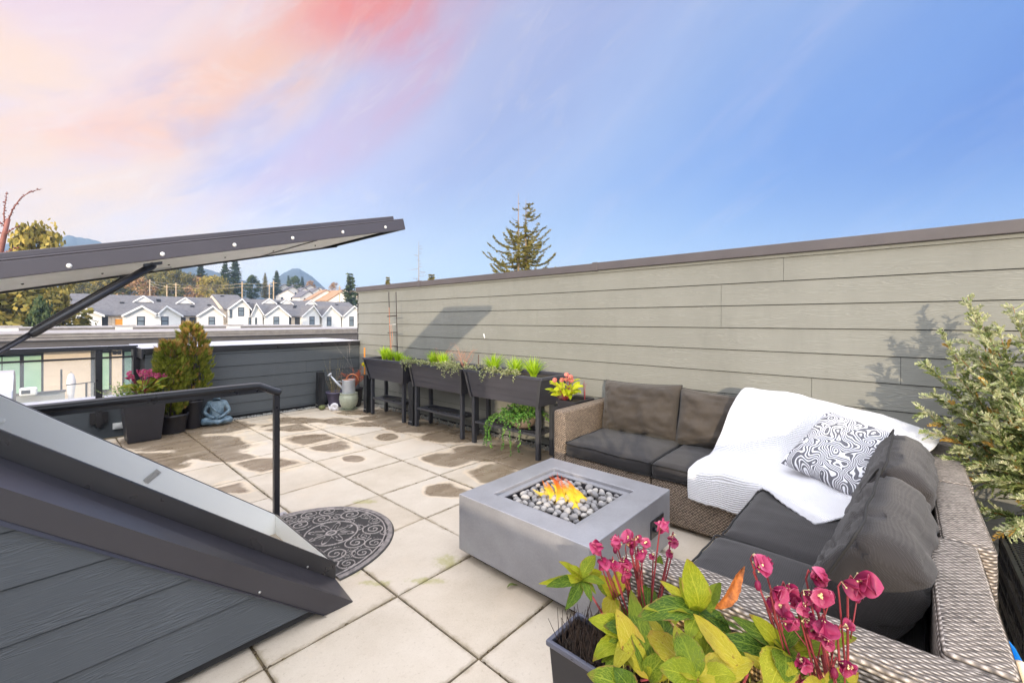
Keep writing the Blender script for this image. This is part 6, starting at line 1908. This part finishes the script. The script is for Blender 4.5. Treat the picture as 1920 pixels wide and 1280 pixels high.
def blade(mb, p, q, wid, up, fold=.25, arch=.15, ser=.05, nn=12, shape=.8, twist=0.0, seed=0):
    p, q = Vector(p), Vector(q); d_ = q-p; L = d_.length; dn = d_.normalized(); up = Vector(up)
    s = dn.cross(up).normalized(); n_ = s.cross(dn).normalized()
    K = (-1, -.66, -.33, 0, .33, .66, 1); vs = []; uv = []
    for i in range(nn+1):
        t = i/nn
        w_ = wid/2*(math.sin(PI*t**shape)**.75 if 0 < t < 1 else .03)
        if i % 2: w_ *= (1+ser)
        c = p + d_*t + n_*(arch*L*math.sin(PI*t)) + n_*(.10*L*noise.noise(Vector((t*2, seed*1.7, 0))))
        for v in K:
            wob = .06*wid*noise.noise(Vector((t*5, v*2, seed*2.3)))
            vs.append(c + s*v*w_ + n_*(abs(v)*w_*fold + wob)); uv.append((t, v))
    m = len(K)
    mb.add(vs, [(i*m+j, i*m+j+1, (i+1)*m+j+1, (i+1)*m+j) for i in range(nn) for j in range(m-1)], 0, True, uv)
def flower(c, face, size, rnd, parent, m, name='flower', cup=.5):
    mb = MB(); c = Vector(c); face = Vector(face).normalized()
    a = face.cross(Vector((.1, .2, 1))).normalized(); b = face.cross(a)
    for k in range(5):
        th = k*2*PI/5 + rnd.random()*.35
        rdir = a*math.cos(th) + b*math.sin(th)
        cu = cup*rnd.uniform(.75, 1.2)
        q = c + (rdir*(1-cu*.55) + face*cu)*size
        nrm = (face - rdir*.5).normalized()
        blade(mb, c, q, size*1.25, -nrm, fold=-.16, arch=-.22, ser=0, nn=10, shape=1.0, seed=k+rnd.random()*9)
    o = mb.build(name, m, parent)
    ms = MB()
    for k in range(12):
        d_ = (face + Vector((rnd.gauss(0, .45), rnd.gauss(0, .45), rnd.gauss(0, .45)))).normalized()
        ms.tube([c, c+d_*size*.38], .0009, 3, cap=False); ms.sph(c+d_*size*.4, .0022, 5, 4)
    ms.build('stamens', stamen, o)
    return o
stamen = mat('stamen', lin(220, 206, 150), .7)
# the long trough in front
tr_ = thing('trough_planter', 'dark plastic trough planter in front of the wicker sofa arm', 'planter', (1.1, .3, 0))
def trough(mb, X0, X1, Y0_, Y1_, zt): 
    tbox(mb, X0, X1, Y0_, Y1_, X0+.03, X1-.03, Y0_+.03, Y1_-.03, zt, .004)
mb = MB(); trough(mb, 1.035, 1.195, -.30, .79, .445); mb.build('trough_body', blackp, tr_, bevel=.004)
mb = MB(); ring_solid(mb, 1.028, 1.202, -.307, .797, 1.042, 1.188, -.293, .783, .438, .455); mb.build('rim', mat('slate_plastic', lin(76, 78, 92), .4, 0, .1, 6), tr_, bevel=.004)
mb = MB(); mb.box(1.04, 1.19, -.29, .78, .405, .418); 
for k in range(500):
    pass
mb.build('soil', soil, tr_)
rnd = random.Random(77)
mb = MB()
for k in range(420):      # dry black stubble on the soil at the left end
    x = rnd.uniform(1.05, 1.18); y = rnd.uniform(.46, .775); mb.tube([(x, y, .41), (x+rnd.gauss(0, .025), y+rnd.gauss(0, .025), .41+rnd.uniform(.02, .13))], [.0016, .0008], 3, cap=False)
mb.build('dead_stalks', mat('dead_stalk', (.03, .018, .014), .8, 0, .4, 40), tr_)

def hellebore(label, root, fans, flowers, seed, group=None, dry=None, stemm=None):
    """fans: (hub, [(tip, width), ...]); flowers: (point, size)"""
    rnd = random.Random(seed); root = Vector(root)
    t = thing('hellebore', label, 'flowering plant', tuple(root), group)
    mb = MB(); ms = MB()
    for hub, tips_ in fans:
        hub = Vector(hub)
        mid_ = root.lerp(hub, .6) + Vector((rnd.gauss(0, .01), rnd.gauss(0, .01), .01))
        ms.tube([root + Vector((rnd.gauss(0, .015), rnd.gauss(0, .015), 0)), mid_, hub], [.0035, .003, .0028], 6)
        for tip, wd in tips_:
            tip = Vector(tip); d_ = (tip-hub)
            toward = (Vector((0, 0, 1.42)) - (hub+tip)/2).normalized()
            up = toward*1.0 + Vector((0, 0, .45)) + Vector((rnd.gauss(0, .22), rnd.gauss(0, .22), rnd.gauss(0, .22)))
            blade(mb, hub, hub.lerp(tip, .7) + Vector((rnd.gauss(0, .022), rnd.gauss(0, .022), rnd.gauss(-.01, .02))), wd*.62, up + Vector((rnd.gauss(0, .3), rnd.gauss(0, .3), 0)), fold=.2, arch=.1, ser=.06, nn=12, seed=rnd.random()*20)
            blade(mb, hub, tip, wd*.80, up, fold=rnd.uniform(.10, .28), arch=rnd.uniform(.04, .14), ser=.05, nn=14, shape=rnd.uniform(.72, .9), seed=rnd.random()*20)
    mb.build('leaves', hleaf, t)
    for p, sz_ in flowers:
        p = Vector(p)
        face = Vector((-.55, -.5, -.15)) + Vector((rnd.gauss(0, .45), rnd.gauss(0, .45), rnd.gauss(0, .35)))
        o = flower(p, face, sz_*.98, rnd, t, petal, cup=rnd.uniform(.5, 1.25))
        b_ = root.lerp(p, .45) + Vector((rnd.gauss(0, .012), rnd.gauss(0, .012), 0))
        ms.tube([root + Vector((rnd.gauss(0, .01), rnd.gauss(0, .01), 0)), b_, p + Vector((.01, .01, -.02)), p - face.normalized()*.004 + Vector((0, 0, .006)), p], [.0032, .0028, .0022, .0018, .0015], 6)
        if rnd.random() < .6:
            bp = p + Vector((rnd.gauss(0, .02), rnd.gauss(0, .02), -.03)); mbud = MB()
            mbud.sph(bp, .0085, 8, 6, sc=(.8, .8, 1.3)); mbud.build('bud', petal, t); ms.tube([b_.lerp(p, .5), bp], .0013, 4)
    if flowers:     # extra half-open blooms crowding the clusters
        for k in range(len(flowers)):
            p0_, s0_ = flowers[k]
            p = Vector(p0_) + Vector((rnd.gauss(0, .022), rnd.gauss(0, .022), rnd.gauss(-.018, .016)))
            flower(p, Vector((rnd.gauss(-.4, .6), rnd.gauss(-.4, .6), rnd.gauss(-.1, .5))), s0_*rnd.uniform(.55, .95), rnd, t, petal, cup=rnd.uniform(.9, 1.5))
            ms.tube([root.lerp(p, .55) + Vector((rnd.gauss(0, .008), rnd.gauss(0, .008), 0)), p + Vector((.006, .006, -.015)), p], [.0022, .0018, .0013], 5)
    ms.build('stems', stemr, t)
    if dry:
        md_ = MB(); blade(md_, dry[0], dry[1], dry[2], (-.8, -.6, .2), fold=.7, arch=.12, ser=.1, nn=12); md_.build('dead_leaf', dryleaf, t)
    return t
hellebore('pink hellebore with small dense blooms at the left end of the trough', (1.12, .52, .42),  # leaf and bloom points baked from image pixels, as many tuples above
  [((0.986,0.64,0.72), [((0.91,0.664,0.79), .034), ((0.856,0.664,0.748), .036), ((0.906,0.638,0.678), .040), ((1.045,0.634,0.763), .046), ((1.002,0.578,0.727), .03)]),
   ((1.079,0.597,0.644), [((1.047,0.632,0.711), .05), ((1.162,0.594,0.707), .05), ((0.998,0.567,0.633), .06)]),
   ((1.254,0.553,0.599), [((1.304,0.558,0.687), .055), ((1.134,0.536,0.554), .07), ((1.317,0.543,0.645), .04)]),
   ((0.973,0.446,0.567), [((0.994,0.542,0.681), .075), ((1.075,0.542,0.691), .07), ((1.052,0.418,0.629), .085), ((0.983,0.405,0.646), .06)]),
   ((1.026,0.506,0.62), [((0.947,0.594,0.654), .065), ((0.902,0.554,0.592), .07), ((0.899,0.497,0.597), .05)]),
   ((0.895,0.442,0.584), [((0.84,0.532,0.613), .075), ((0.881,0.487,0.628), .06)])],
  [((1.037,0.613,0.801), .034), ((1.107,0.595,0.79), .032), ((1.131,0.57,0.795), .034), ((1.076,0.57,0.757), .034), ((1.127,0.544,0.775), .026), ((1.177,0.548,0.775), .022), ((1.043,0.577,0.771), .022), ((1.067,0.55,0.745), .020),
   ((1.228,0.522,0.815), .036), ((1.251,0.497,0.788), .024)], 3)
hellebore('hellebore with broad yellow green leaves in the middle of the trough', (1.12, .30, .42),
  [((1.054,0.356,0.725), [((1.055,0.385,0.843), .082), ((0.934,0.459,0.723), .072), ((1.067,0.282,0.679), .068), ((0.954,0.348,0.714), .05), ((1.111,0.324,0.784), .05), ((1.029,0.443,0.777), .032)]),
   ((0.999,0.239,0.679), [((1.004,0.352,0.75), .05)]),
   ((0.928,0.317,0.668), [((1.008,0.229,0.706), .075), ((0.96,0.371,0.727), .075), ((0.873,0.377,0.692), .07), ((1.05,0.332,0.686), .06)]),
   ((0.945,0.298,0.648), [((1.025,0.477,0.641), .07), ((1.118,0.316,0.67), .06)])],
  [], 5, dry=((1.058,0.322,0.748), (1.127,0.276,0.836), .026))
hellebore('hellebore with large magenta blooms at the right end of the trough', (1.13, .10, .42),
  [((1.083,0.191,0.703), [((1.067,0.253,0.763), .048), ((1.178,0.161,0.747), .05), ((0.991,0.306,0.724), .05), ((1.204,0.073,0.721), .07), ((1.079,0.151,0.687), .045)]),
   ((1.062,0.184,0.716), [((0.959,0.193,0.689), .085)]),
   ((1.057,0.115,0.687), [((1.104,0.063,0.714), .045), ((1.001,0.147,0.699), .04)])],
  [((1.069,0.236,0.874), .034), ((1.096,0.221,0.883), .022), ((1.11,0.191,0.832), .030), ((1.085,0.203,0.8), .030), ((1.136,0.147,0.865), .030), ((1.099,0.128,0.851), .034), ((1.122,0.073,0.889), .040), ((1.1,0.157,0.802), .026),
   ((1.082,0.118,0.807), .036), ((1.082,0.148,0.821), .024), ((1.049,0.154,0.728), .028), ((1.052,0.091,0.751), .026), ((1.108,0.089,0.791), .020)], 9)
rnd = random.Random(55)
t = thing('hellebore', 'dense low mound of darker green hellebore leaves filling the trough between the blooms', 'flowering plant', (1.12, .2, .42)); mb = MB(); ms = MB()
for k in range(120):
    x = rnd.uniform(1.05, 1.18); y = rnd.uniform(-.28, .60)
    hub = Vector((x, y, .42 + rnd.uniform(.06, .20))); az = rnd.uniform(0, 6.28)
    tip = hub + Vector((math.cos(az), math.sin(az), rnd.uniform(-.4, .5)))*rnd.uniform(.06, .10)
    ms.tube([(x, y, .40), hub], .0022, 4); blade(mb, hub, tip, rnd.uniform(.032, .055), (-.5, -.5, 1), fold=.2, nn=10, seed=k)
mb.build('leaves', hleaf, t); ms.build('stems', stemg, t)
# other hellebores
def helle_small(label, x, y, z, r_, n_l, lw_, ll, n_f, fh, fs_, seed, pm=petal, lm=hleaf):
    rnd = random.Random(seed); t = thing('hellebore', label, 'flowering plant', (x, y, z)); mb = MB(); ms = MB()
    for k in range(n_l):
        az = rnd.random()*6.28; rr = r_*rnd.uniform(.2, 1)
        hub = Vector((x+math.cos(az)*rr*.6, y+math.sin(az)*rr*.6, z+rnd.uniform(.04, .14)))
        tip = hub + Vector((math.cos(az+rnd.gauss(0, .5)), math.sin(az+rnd.gauss(0, .5)), rnd.uniform(-.25, .75)))*ll*rnd.uniform(.7, 1.1)
        ms.tube([(x, y, z), hub], .0022, 4); blade(mb, hub, tip, lw_, (-.3, -.5, 1), nn=8, seed=k)
    mb.build('leaves', lm, t)
    for k in range(n_f):
        p = Vector((x+rnd.gauss(0, r_*.45), y+rnd.gauss(0, r_*.45), z+fh*rnd.uniform(.8, 1.08)))
        flower(p, (-.5+rnd.gauss(0, .4), -.5+rnd.gauss(0, .4), rnd.gauss(0, .3)), fs_, rnd, t, pm)
        ms.tube([(x, y, z), p + Vector((0, 0, -.03)), p], .002, 4)
    ms.build('stems', stemr, t)
helle_small('pink blooming hellebore in the tall charcoal pot', .83, 6.70, .50, .24, 56, .05, .13, 20, .30, .044, 4)
ft_ = thing('foliage_plant', 'loose pale green fern like plant at the left of the tall pot', 'plant', (.66, 6.6, .5))
rnd = random.Random(6); mb = MB()
for k in range(60):
    p = Vector((.68+rnd.gauss(0, .06), 6.62+rnd.gauss(0, .08), .5)); d_ = Vector((rnd.gauss(-.35, .5), rnd.gauss(-.1, .5), rnd.uniform(.4, 1.2))).normalized(); q = p + d_*rnd.uniform(.1, .26)
    for e in range(7):
        s = p.lerp(q, .3+.1*e); dd = (d_ + Vector((rnd.gauss(0, .8), rnd.gauss(0, .8), rnd.gauss(0, .5)))).normalized(); heartleaf(mb, s, dd, dd.cross(Vector((0, 0, 1))).normalized(), .014)
mb.build('leaves', leafmat('fern_leaf', [(.06, .12, .03), (.2, .3, .08), (.4, .45, .16)], .6, .25), ft_)
t = thing('tall_pot', 'black square pot behind the sofa arm', 'pot', (3.42, 2.33, 0))
mb = MB(); tbox(mb, 3.28, 3.58, 2.20, 2.40, 3.30, 3.56, 2.22, 2.38, .66, .004); mb.build('pot_body', blackp, t)
mb = MB(); ring_solid(mb, 3.27, 3.59, 2.19, 2.405, 3.29, 3.57, 2.21, 2.385, .65, .672); mb.build('rim', blackp, t)
mb = MB(); mb.box(3.29, 3.57, 2.21, 2.385, .63, .64); mb.build('soil', soil, t)
yl = leafmat('bright_leaf', [lin(120, 140, 20), lin(176, 184, 30), lin(206, 206, 60)], .4, .3, 20)
helle_small('coral pink hellebore with lime leaves behind the sofa arm', 3.36, 2.36, .655, .17, 34, .05, .12, 9, .24, .032, 12, petal2, yl)
twigs(3.50, 2.24, .66, .26, .25, 3, 19, 'red brown cut stems in the pot behind the sofa arm', stemr, r=.004, gen=1, name='cut_stems')

# ------------------------------------------------------------------ seated statue
stt, nt_, b_ = newmat('patinated_stone')
n_ = texn(nt_, pos_co(nt_), 14, 5); nt_.links.new(ramp(nt_, n_, [(.35, lin(70, 92, 108)), (.55, lin(112, 134, 148)), (.72, lin(146, 158, 164))]).s, b_.inputs['Base Color'])
b_.inputs['Roughness'].default_value = .4; bump(nt_, b_, texn(nt_, pos_co(nt_), 60, 3), .3, .004)
def statue():
    cx, cy = 1.63, 6.93
    f = Vector((-.30, -.95, 0)).normalized(); l = Vector((f.y, -f.x, 0))      # front, and its side
    up = Vector((0, 0, 1))
    def P3(a, b, c): return f*b + l*a + up*c
    J = {'pel': (0, 0, .075, .085), 'wai': (0, 0, .15, .068), 'che': (0, -.005, .235, .088), 'nec': (0, 0, .315, .035), 'chin': (0, .012, .345, .040), 'head': (0, .010, .395, .056), 'crown': (0, .0, .442, .038), 'knot': (0, -.008, .472, .020)}
    E_ = [('pel', 'wai'), ('wai', 'che'), ('che', 'nec'), ('nec', 'chin'), ('chin', 'head'), ('head', 'crown'), ('crown', 'knot')]
    for s, k in ((-1, 'r'), (1, 'l')):
        J['sh'+k] = (.095*s, -.005, .275, .042); J['el'+k] = (.145*s, .015, .165, .030); J['wr'+k] = (.060*s, .095, .105, .021); J['ha'+k] = (.018*s, .105, .098, .020)
        J['hip'+k] = (.065*s, .02, .065, .062); J['kn'+k] = (.170*s, .085, .050, .050); J['an'+k] = (.035*s, .135, .045, .032); J['ft'+k] = (-.035*s, .135, .055 if s > 0 else .040, .022)
        E_ += [('che', 'sh'+k), ('sh'+k, 'el'+k), ('el'+k, 'wr'+k), ('wr'+k, 'ha'+k), ('pel', 'hip'+k), ('hip'+k, 'kn'+k), ('kn'+k, 'an'+k), ('an'+k, 'ft'+k)]
    names = list(J); me = bpy.data.meshes.new('statue_body')
    me.from_pydata([P3(*J[n][:3]) for n in names], [(names.index(a), names.index(b)) for a, b in E_], [])
    o = bpy.data.objects.new('body', me); COL.objects.link(o)
    md = o.modifiers.new('skin', 'SKIN'); md.use_smooth_shade = True
    for i, n in enumerate(names):
        sv_ = me.skin_vertices[0].data[i]; sv_.radius = (J[n][3], J[n][3]*.9); sv_.use_root = (n == 'pel')
    o.modifiers.new('smooth', 'SUBSURF').levels = 2; o.modifiers['smooth'].render_levels = 2
    me.materials.append(stt)
    t = thing('statue', 'blue grey seated meditating figure statue on the paving by the back wall', 'statue', (cx, cy, 0))
    o.parent = t; o.location = (0, 0, .01)
    c = Vector((cx, cy, 0))
    mb = MB()   # face and hair
    for s in (-1, 1):
        mb.sph(c + P3(.055*s, .005, .395), .014, 8, 6, sc=(.5, .8, 1.6))
        mb.sph(c + P3(.020*s, .058, .405), .008, 8, 5, sc=(1.2, .6, .6))
    mb.tube([c + P3(0, .058, .412), c + P3(0, .070, .388), c + P3(0, .060, .383)], [.004, .008, .005], 6)
    mb.sph(c + P3(0, .056, .370), .011, 8, 5, sc=(1.3, .5, .45)); mb.build('face', stt, t)
    mb = MB(); 
    for k in range(90):
        a = random.uniform(0, 6.28); e = random.uniform(.25, 1.5)
        q = c + P3(math.cos(a)*math.cos(e)*.058, math.sin(a)*math.cos(e)*.056 - .004, .400+math.sin(e)*.055)
        if (q-c).dot(f) > .035 and q.z < .43: continue
        mb.sph(q, .008, 6, 4)
    mb.build('hair', stt, t)
    mb = MB()   # robe fold over the shoulder and lap
    mb.tube([c+P3(.085, .02, .305), c+P3(.055, .075, .25), c+P3(.0, .085, .19), c+P3(-.07, .06, .14)], [.008, .010, .010, .006], 6)
    for k in range(4): mb.tube([c+P3(-.11+.02*k, .155-.01*k, .075), c+P3(-.02, .170-.01*k, .035+.012*k), c+P3(.09-.02*k, .155, .075)], .006, 6)
    mb.build('robe', stt, t)
statue()

# ------------------------------------------------------------------ juniper, crates and tools on the right
junm = leafmat('juniper_leaf', [(0.07, 0.12, 0.03), (0.20, 0.25, 0.075), (0.42, 0.44, 0.17)], .6, .15, 3)
junt = leafmat('juniper_tip', [(0.24, 0.30, 0.12), (0.46, 0.48, 0.25), (0.66, 0.62, 0.42)], .6, .2, 3)
juno = leafmat('juniper_amber', [(0.30, 0.16, 0.02), (0.46, 0.27, 0.05), (0.55, 0.38, 0.10)], .6, .2, 3)
junw = mat('juniper_wood', lin(176, 112, 62), .75, 0, .25, 30)
def juniper():
    rnd = random.Random(14)
    base = Vector((3.30, -.62, .40))
    t = thing('juniper', 'silvery green juniper shrub spreading over the right end of the sofa', 'shrub', tuple(base))
    T_ = [(3.57,-0.282,1.554), (3.55,-0.308,1.45), (3.5,-0.443,1.491), (3.45,-0.482,1.448), (3.5,-0.171,1.352), (3.45,-0.221,1.24), (3.4,-0.337,1.306), (3.35,-0.388,1.144),
          (3.5,-0.104,1.163), (3.45,-0.14,0.992), (3.42,-0.073,0.92), (3.38,-0.112,0.786), (3.35,-0.184,0.863), (3.32,-0.168,0.668), (3.22,-0.226,0.573), (3.12,-0.274,0.468), (2.95,-0.342,0.448), (2.95,-0.382,0.485),
          (3.25,-0.304,0.818), (3.15,-0.382,0.749), (3.2,-0.447,0.906), (3.25,-0.454,1.159), (3.0,-0.412,0.622), (3.3,-0.346,0.98), (3.4,-0.259,1.07), (3.15,-0.321,0.63), (3.3,-0.47,1.288),
          (3.4,-0.218,1.125), (3.4,-0.187,0.989), (3.3,-0.271,0.914), (3.2,-0.405,1.003), (3.4,-0.314,1.191), (3.45,-0.381,1.391), (3.5,-0.277,1.3), (3.3,-0.232,0.737), (3.2,-0.29,0.69)]
    for k in range(44):
        T_.append((3.3+rnd.uniform(-.3, .4), -.65+rnd.uniform(-.5, .35), rnd.uniform(.6, 1.45)))
    mw = MB(); A = MB(); B = MB(); C_ = MB()
    for k, tg in enumerate(T_):
        tg = Vector(tg)
        st_ = base + Vector((rnd.gauss(0, .04), rnd.gauss(0, .04), rnd.uniform(-.15, .1)))
        if tg.z > .9: c1_ = st_.lerp(tg, .45) + Vector((rnd.gauss(0, .05), rnd.gauss(0, .04), .05*rnd.random()))
        else: c1_ = st_.lerp(tg, .5) + Vector((0, 0, .14))
        pts = [st_*(1-s)*(1-s) + c1_*2*s*(1-s) + tg*s*s for s in [i/12 for i in range(13)]]
        mw.tube(pts, [.005*(1-i/14) for i in range(13)], 5, cap=False)
        L = (tg-st_).length
        n_tw = int(78*L/.9)
        for j in range(n_tw):
            s = .22 + .78*(j+rnd.random())/n_tw; i0 = min(11, int(s*12)); q = pts[i0].lerp(pts[i0+1], s*12-i0)
            ax = (pts[i0+1]-pts[i0]).normalized()
            d_ = (ax*.9 + Vector((rnd.gauss(0, .6), rnd.gauss(0, .6), rnd.gauss(.12, .5)))).normalized()
            tl = rnd.uniform(.05, .13)*(1.15-s*.55)
            amber = rnd.random() < (.05 if q.z < .95 else .01)
            tgt = C_ if amber else (B if (s > .80 and rnd.random() < .65) or (q.z > 1.30 and rnd.random() < .7) or rnd.random() < .12 else A)
            side = d_.cross(Vector((rnd.gauss(0, 1), rnd.gauss(0, 1), rnd.gauss(0, 1)))).normalized()
            m_ = max(5, int(tl/.008))
            sw = d_.cross(side)*.0028; e0_ = q + d_*tl + Vector((0, 0, -.02)); tgt.add([q-sw, e0_-sw*.4, e0_+sw*.4, q+sw], [(0, 1, 2, 3)])
            tgt.add([q-side*.0028, e0_-side*.001, e0_+side*.001, q+side*.0028], [(0, 1, 2, 3)])
            for e in range(m_):
                f = (e+.5)/m_; o_ = q + d_*tl*f + Vector((0, 0, -.02*f*f))
                for sg in (-1, 1):
                    dd = (d_*.85 + side*sg*(.75-.4*f) + Vector((rnd.gauss(0, .18), rnd.gauss(0, .18), rnd.gauss(0, .18)))).normalized()
                    ll = rnd.uniform(.014, .028)*(1.2-.6*f); ww = dd.cross(side).normalized()
                    w2 = (dd.cross(ww).normalized() + ww*rnd.uniform(-1, 1)).normalized()*.0042
                    tgt.add([o_-w2*.5, o_+dd*ll*.5-w2, o_+dd*ll, o_+dd*ll*.5+w2], [(0, 1, 2, 3)])
    mw.build('branches', junw, t); A.build('foliage', junm, t); B.build('pale_tips', junt, t); C_.build('amber_foliage', juno, t)
    p = thing('plant_pot', 'large black nursery pot under the juniper', 'pot', (3.30, -.62, 0))
    mb = MB(); mb.lathe((3.30, -.62, .004), [(0, 0), (.17, 0), (.21, .36), (.222, .36), (.222, .40), (.205, .40), (.2, .36), (0, .36)], 28); mb.build('pot_body', blackp, p)
juniper()
crm = mat('crate_plastic', (0.016, 0.016, 0.018), .35, 0, .2, 8)
def crate(x0, x1, y0, y1, z0, z1, label):
    t = thing('plastic_crate', label, 'crate', ((x0+x1)/2, (y0+y1)/2, z0), 'stacked black crates')
    mb = MB()
    b = .014
    for z in (z0, z1-.02): ring_solid(mb, x0, x1, y0, y1, x0+b, x1-b, y0+b, y1-b, z, z+.02)
    n = 22
    for k in range(n+1):
        x = x0 + (x1-x0-.008)*k/n
        w_ = .004 if k % 5 else .012
        mb.box(x, x+w_, y1-.008, y1-.002, z0+.02, z1-.02); mb.box(x, x+w_, y0+.002, y0+.008, z0+.02, z1-.02)
    for k in range(12):
        y = y0 + (y1-y0-.008)*k/11
        mb.box(x0+.002, x0+.008, y, y+.005, z0+.02, z1-.02); mb.box(x1-.008, x1-.002, y, y+.005, z0+.02, z1-.02)
    mb.box(x0+.02, x1-.02, y1-.010, y1-.001, (z0+z1)/2-.008, (z0+z1)/2+.008)
    mb.build('crate_frame', crm, t)
    mb = MB()
    for k in range(27):
        x = x0+b + (x1-x0-2*b)*k/27
        mb.box(x, x+.006, y0+b, y1-b, z1-.016, z1-.006)
    for k in range(6):
        y = y0+b + (y1-y0-2*b)*k/5.2; mb.box(x0+b, x1-b, y, y+.008, z1-.018, z1-.005)
    mb.build('crate_grid', crm, t)
crate(2.30, 3.02, -.80, -.335, .285, .43, 'topmost black slatted crate of the stack beside the sofa back')
crate(2.30, 3.02, -.80, -.335, .145, .284, 'middle black slatted crate of the stack beside the sofa back')
crate(2.30, 3.02, -.80, -.335, .004, .144, 'lowest black slatted crate of the stack beside the sofa back')
crate(1.62, 2.24, -.86, -.345, .004, .20, 'single low black crate nearest the camera on the right')
t = thing('garden_scoop', 'bright blue plastic garden scoop with a pale handle at the lower right corner', 'garden tool', (1.95, -.29, .2))
bl_ = mat('blue_plastic', lin(20, 120, 205), .3, 0, .05, 10)
mb = MB()
pts = [(1.915,-0.22,0.494), (1.931,-0.237,0.449), (1.934,-0.248,0.405), (1.923,-0.244,0.362), (1.921,-0.248,0.312)]
wd = [.003, .018, .028, .046, .055]; vs = []
rt = Vector((.6722, -.7403, 0)); fw = Vector((.7403, .6722, 0))
for p, w_ in zip(pts, wd):
    p = Vector(p)
    for k in range(5):
        s = k/4; vs.append(p + rt*w_*s + fw*.018*math.sin(PI*s))
fs = [(i*5+k, i*5+k+1, (i+1)*5+k+1, (i+1)*5+k) for i in range(4) for k in range(4)]
mb.add(vs, fs, 0, True); o = mb.build('scoop_blade', bl_, t); md = o.modifiers.new('thick', 'SOLIDIFY'); md.thickness = .004
mb = MB(); mb.tube([(1.905,-0.253,0.433), (1.904,-0.259,0.403), (1.9,-0.263,0.349)], [.010, .014, .015], 10); mb.build('handle', mat('pale_handle', lin(226, 208, 184), .6, 0, .1, 20), t)
t = round_pot('pot', 'small black pot the blue scoop stands in', 1.99, -.30, .095, .075, .22, blackp, rim=.006)
trailing(1.99, -.30, .21, 20, .10, 81, 'dark green leafy seedling around the blue scoop', ivym, None, name='seedling')

# ------------------------------------------------------------------ barbecue at the left
bq = thing('barbecue', 'stainless barbecue with rounded hood at the left edge behind the hatch', 'barbecue', (-.55, 5.1, 0))
st_m = mat('brushed_steel', lin(206, 204, 204), .35, .55, .06, 3, stretch=(1, 1, 8))
mb = MB(); n = 14; prof = [(5.36, .70)]
for k in range(n+1):
    a = PI*k/n; prof.append((5.08 + .28*math.cos(a), .80 + .235*math.sin(a)))
prof.append((4.80, .70))
vs = [(-.92, y, z) for y, z in prof] + [(-.13, y, z) for y, z in prof]; m_ = len(prof)
mb.add(vs, [(k, k+1, k+1+m_, k+m_) for k in range(m_-1)] + [tuple(range(m_-1, -1, -1)), tuple(range(m_, 2*m_))], 0, False); mb.build('hood', st_m, bq, bevel=.008)
mb = MB(); mb.box(-.90, -.15, 4.82, 5.34, .06, .695); mb.build('cabinet', M['charcoal_metal'], bq, bevel=.005)
mb = MB(); mb.tube([(-.85, 4.75, .80), (-.20, 4.75, .80)], .014, 10); mb.box(-.83, -.81, 4.75, 4.81, .79, .81); mb.box(-.24, -.22, 4.75, 4.81, .79, .81); mb.build('hood_handle', M['steel'], bq)
mb = MB(); mb.lathe((-.5, 4.805, .9), [(0, 0), (.03, 0), (.03, .01), (0, .01)], 14); mb.build('thermometer', M['steel'], bq)

# ------------------------------------------------------------------ budding tree at the left edge
t = thing('budding_tree', 'bare budding twigs with reddish bark at the upper left edge', 'tree', (-1.013,14.503,-7.535))
bk_ = mat('cherry_bark', lin(150, 98, 88), .7, 0, .2, 12); bd_ = mat('cherry_bud', lin(120, 64, 60), .7, 0, .3, 30)
mb = MB(); tk = MB()
tk.tube([(-1.1, 13.6, -9.5), (-1.013,14.503,-1.938), (-0.749,14.213,1.42), (-0.561,14.006,2.808), (-0.501,13.94,3.211), (-0.441,13.873,3.547)], [.14, .10, .075, .05, .042, .032], 8); tk.build('trunk', bk_, t)
br = [[(-0.441,13.873,3.524), (-0.38,13.807,3.748), (-0.275,13.691,3.972), (-0.155,13.558,4.095), (0.026,13.36,4.174)], [(-0.493,13.931,3.39), (-0.508,13.948,3.659), (-0.486,13.923,3.883), (-0.463,13.898,4.118)], [(-0.501,13.94,3.189), (-0.411,13.84,3.301), (-0.283,13.699,3.413)],
      [(-0.561,14.006,2.786), (-0.471,13.907,2.853), (-0.29,13.708,2.942)], [(-0.486,13.923,3.379), (-0.546,13.989,3.457), (-0.606,14.056,3.502)], [(-0.576,14.023,2.741), (-0.456,13.89,2.763), (-0.365,13.791,2.83)], [(-0.493,13.931,3.211), (-0.561,14.006,3.256), (-0.621,14.072,3.301)]]
mc = MB(); rnd = random.Random(3)
for b_ in br:
    r0 = .014; n = len(b_); mb.tube(b_, [r0*(1-.7*i/(n-1)) for i in range(n)], 5)
    for i in range(n-1):
        p, q = Vector(b_[i]), Vector(b_[i+1])
        for e in range(6):
            c = p.lerp(q, (e+rnd.random()*.5)/6); mc.sph(c + Vector((rnd.gauss(0, .012), rnd.gauss(0, .012), rnd.gauss(0, .012))), .015*rnd.uniform(.7, 1.3), 5, 4)
mb.build('branches', bk_, t); mc.build('buds', bd_, t)
# stray leaf on the paving
mb = MB(); c = Vector((1.661,1.546,0.006)); blade(mb, c, c + Vector((.055, -.035, .004)), .02, (0, 0, 1), nn=8)
o = mb.build('fallen_leaf', leafmat('olive_leaf', [lin(90, 100, 50), lin(110, 120, 60)], .7), base=tuple(c)); tag(o, 'small fallen green leaf on the slab in front of the fire table', 'leaf')
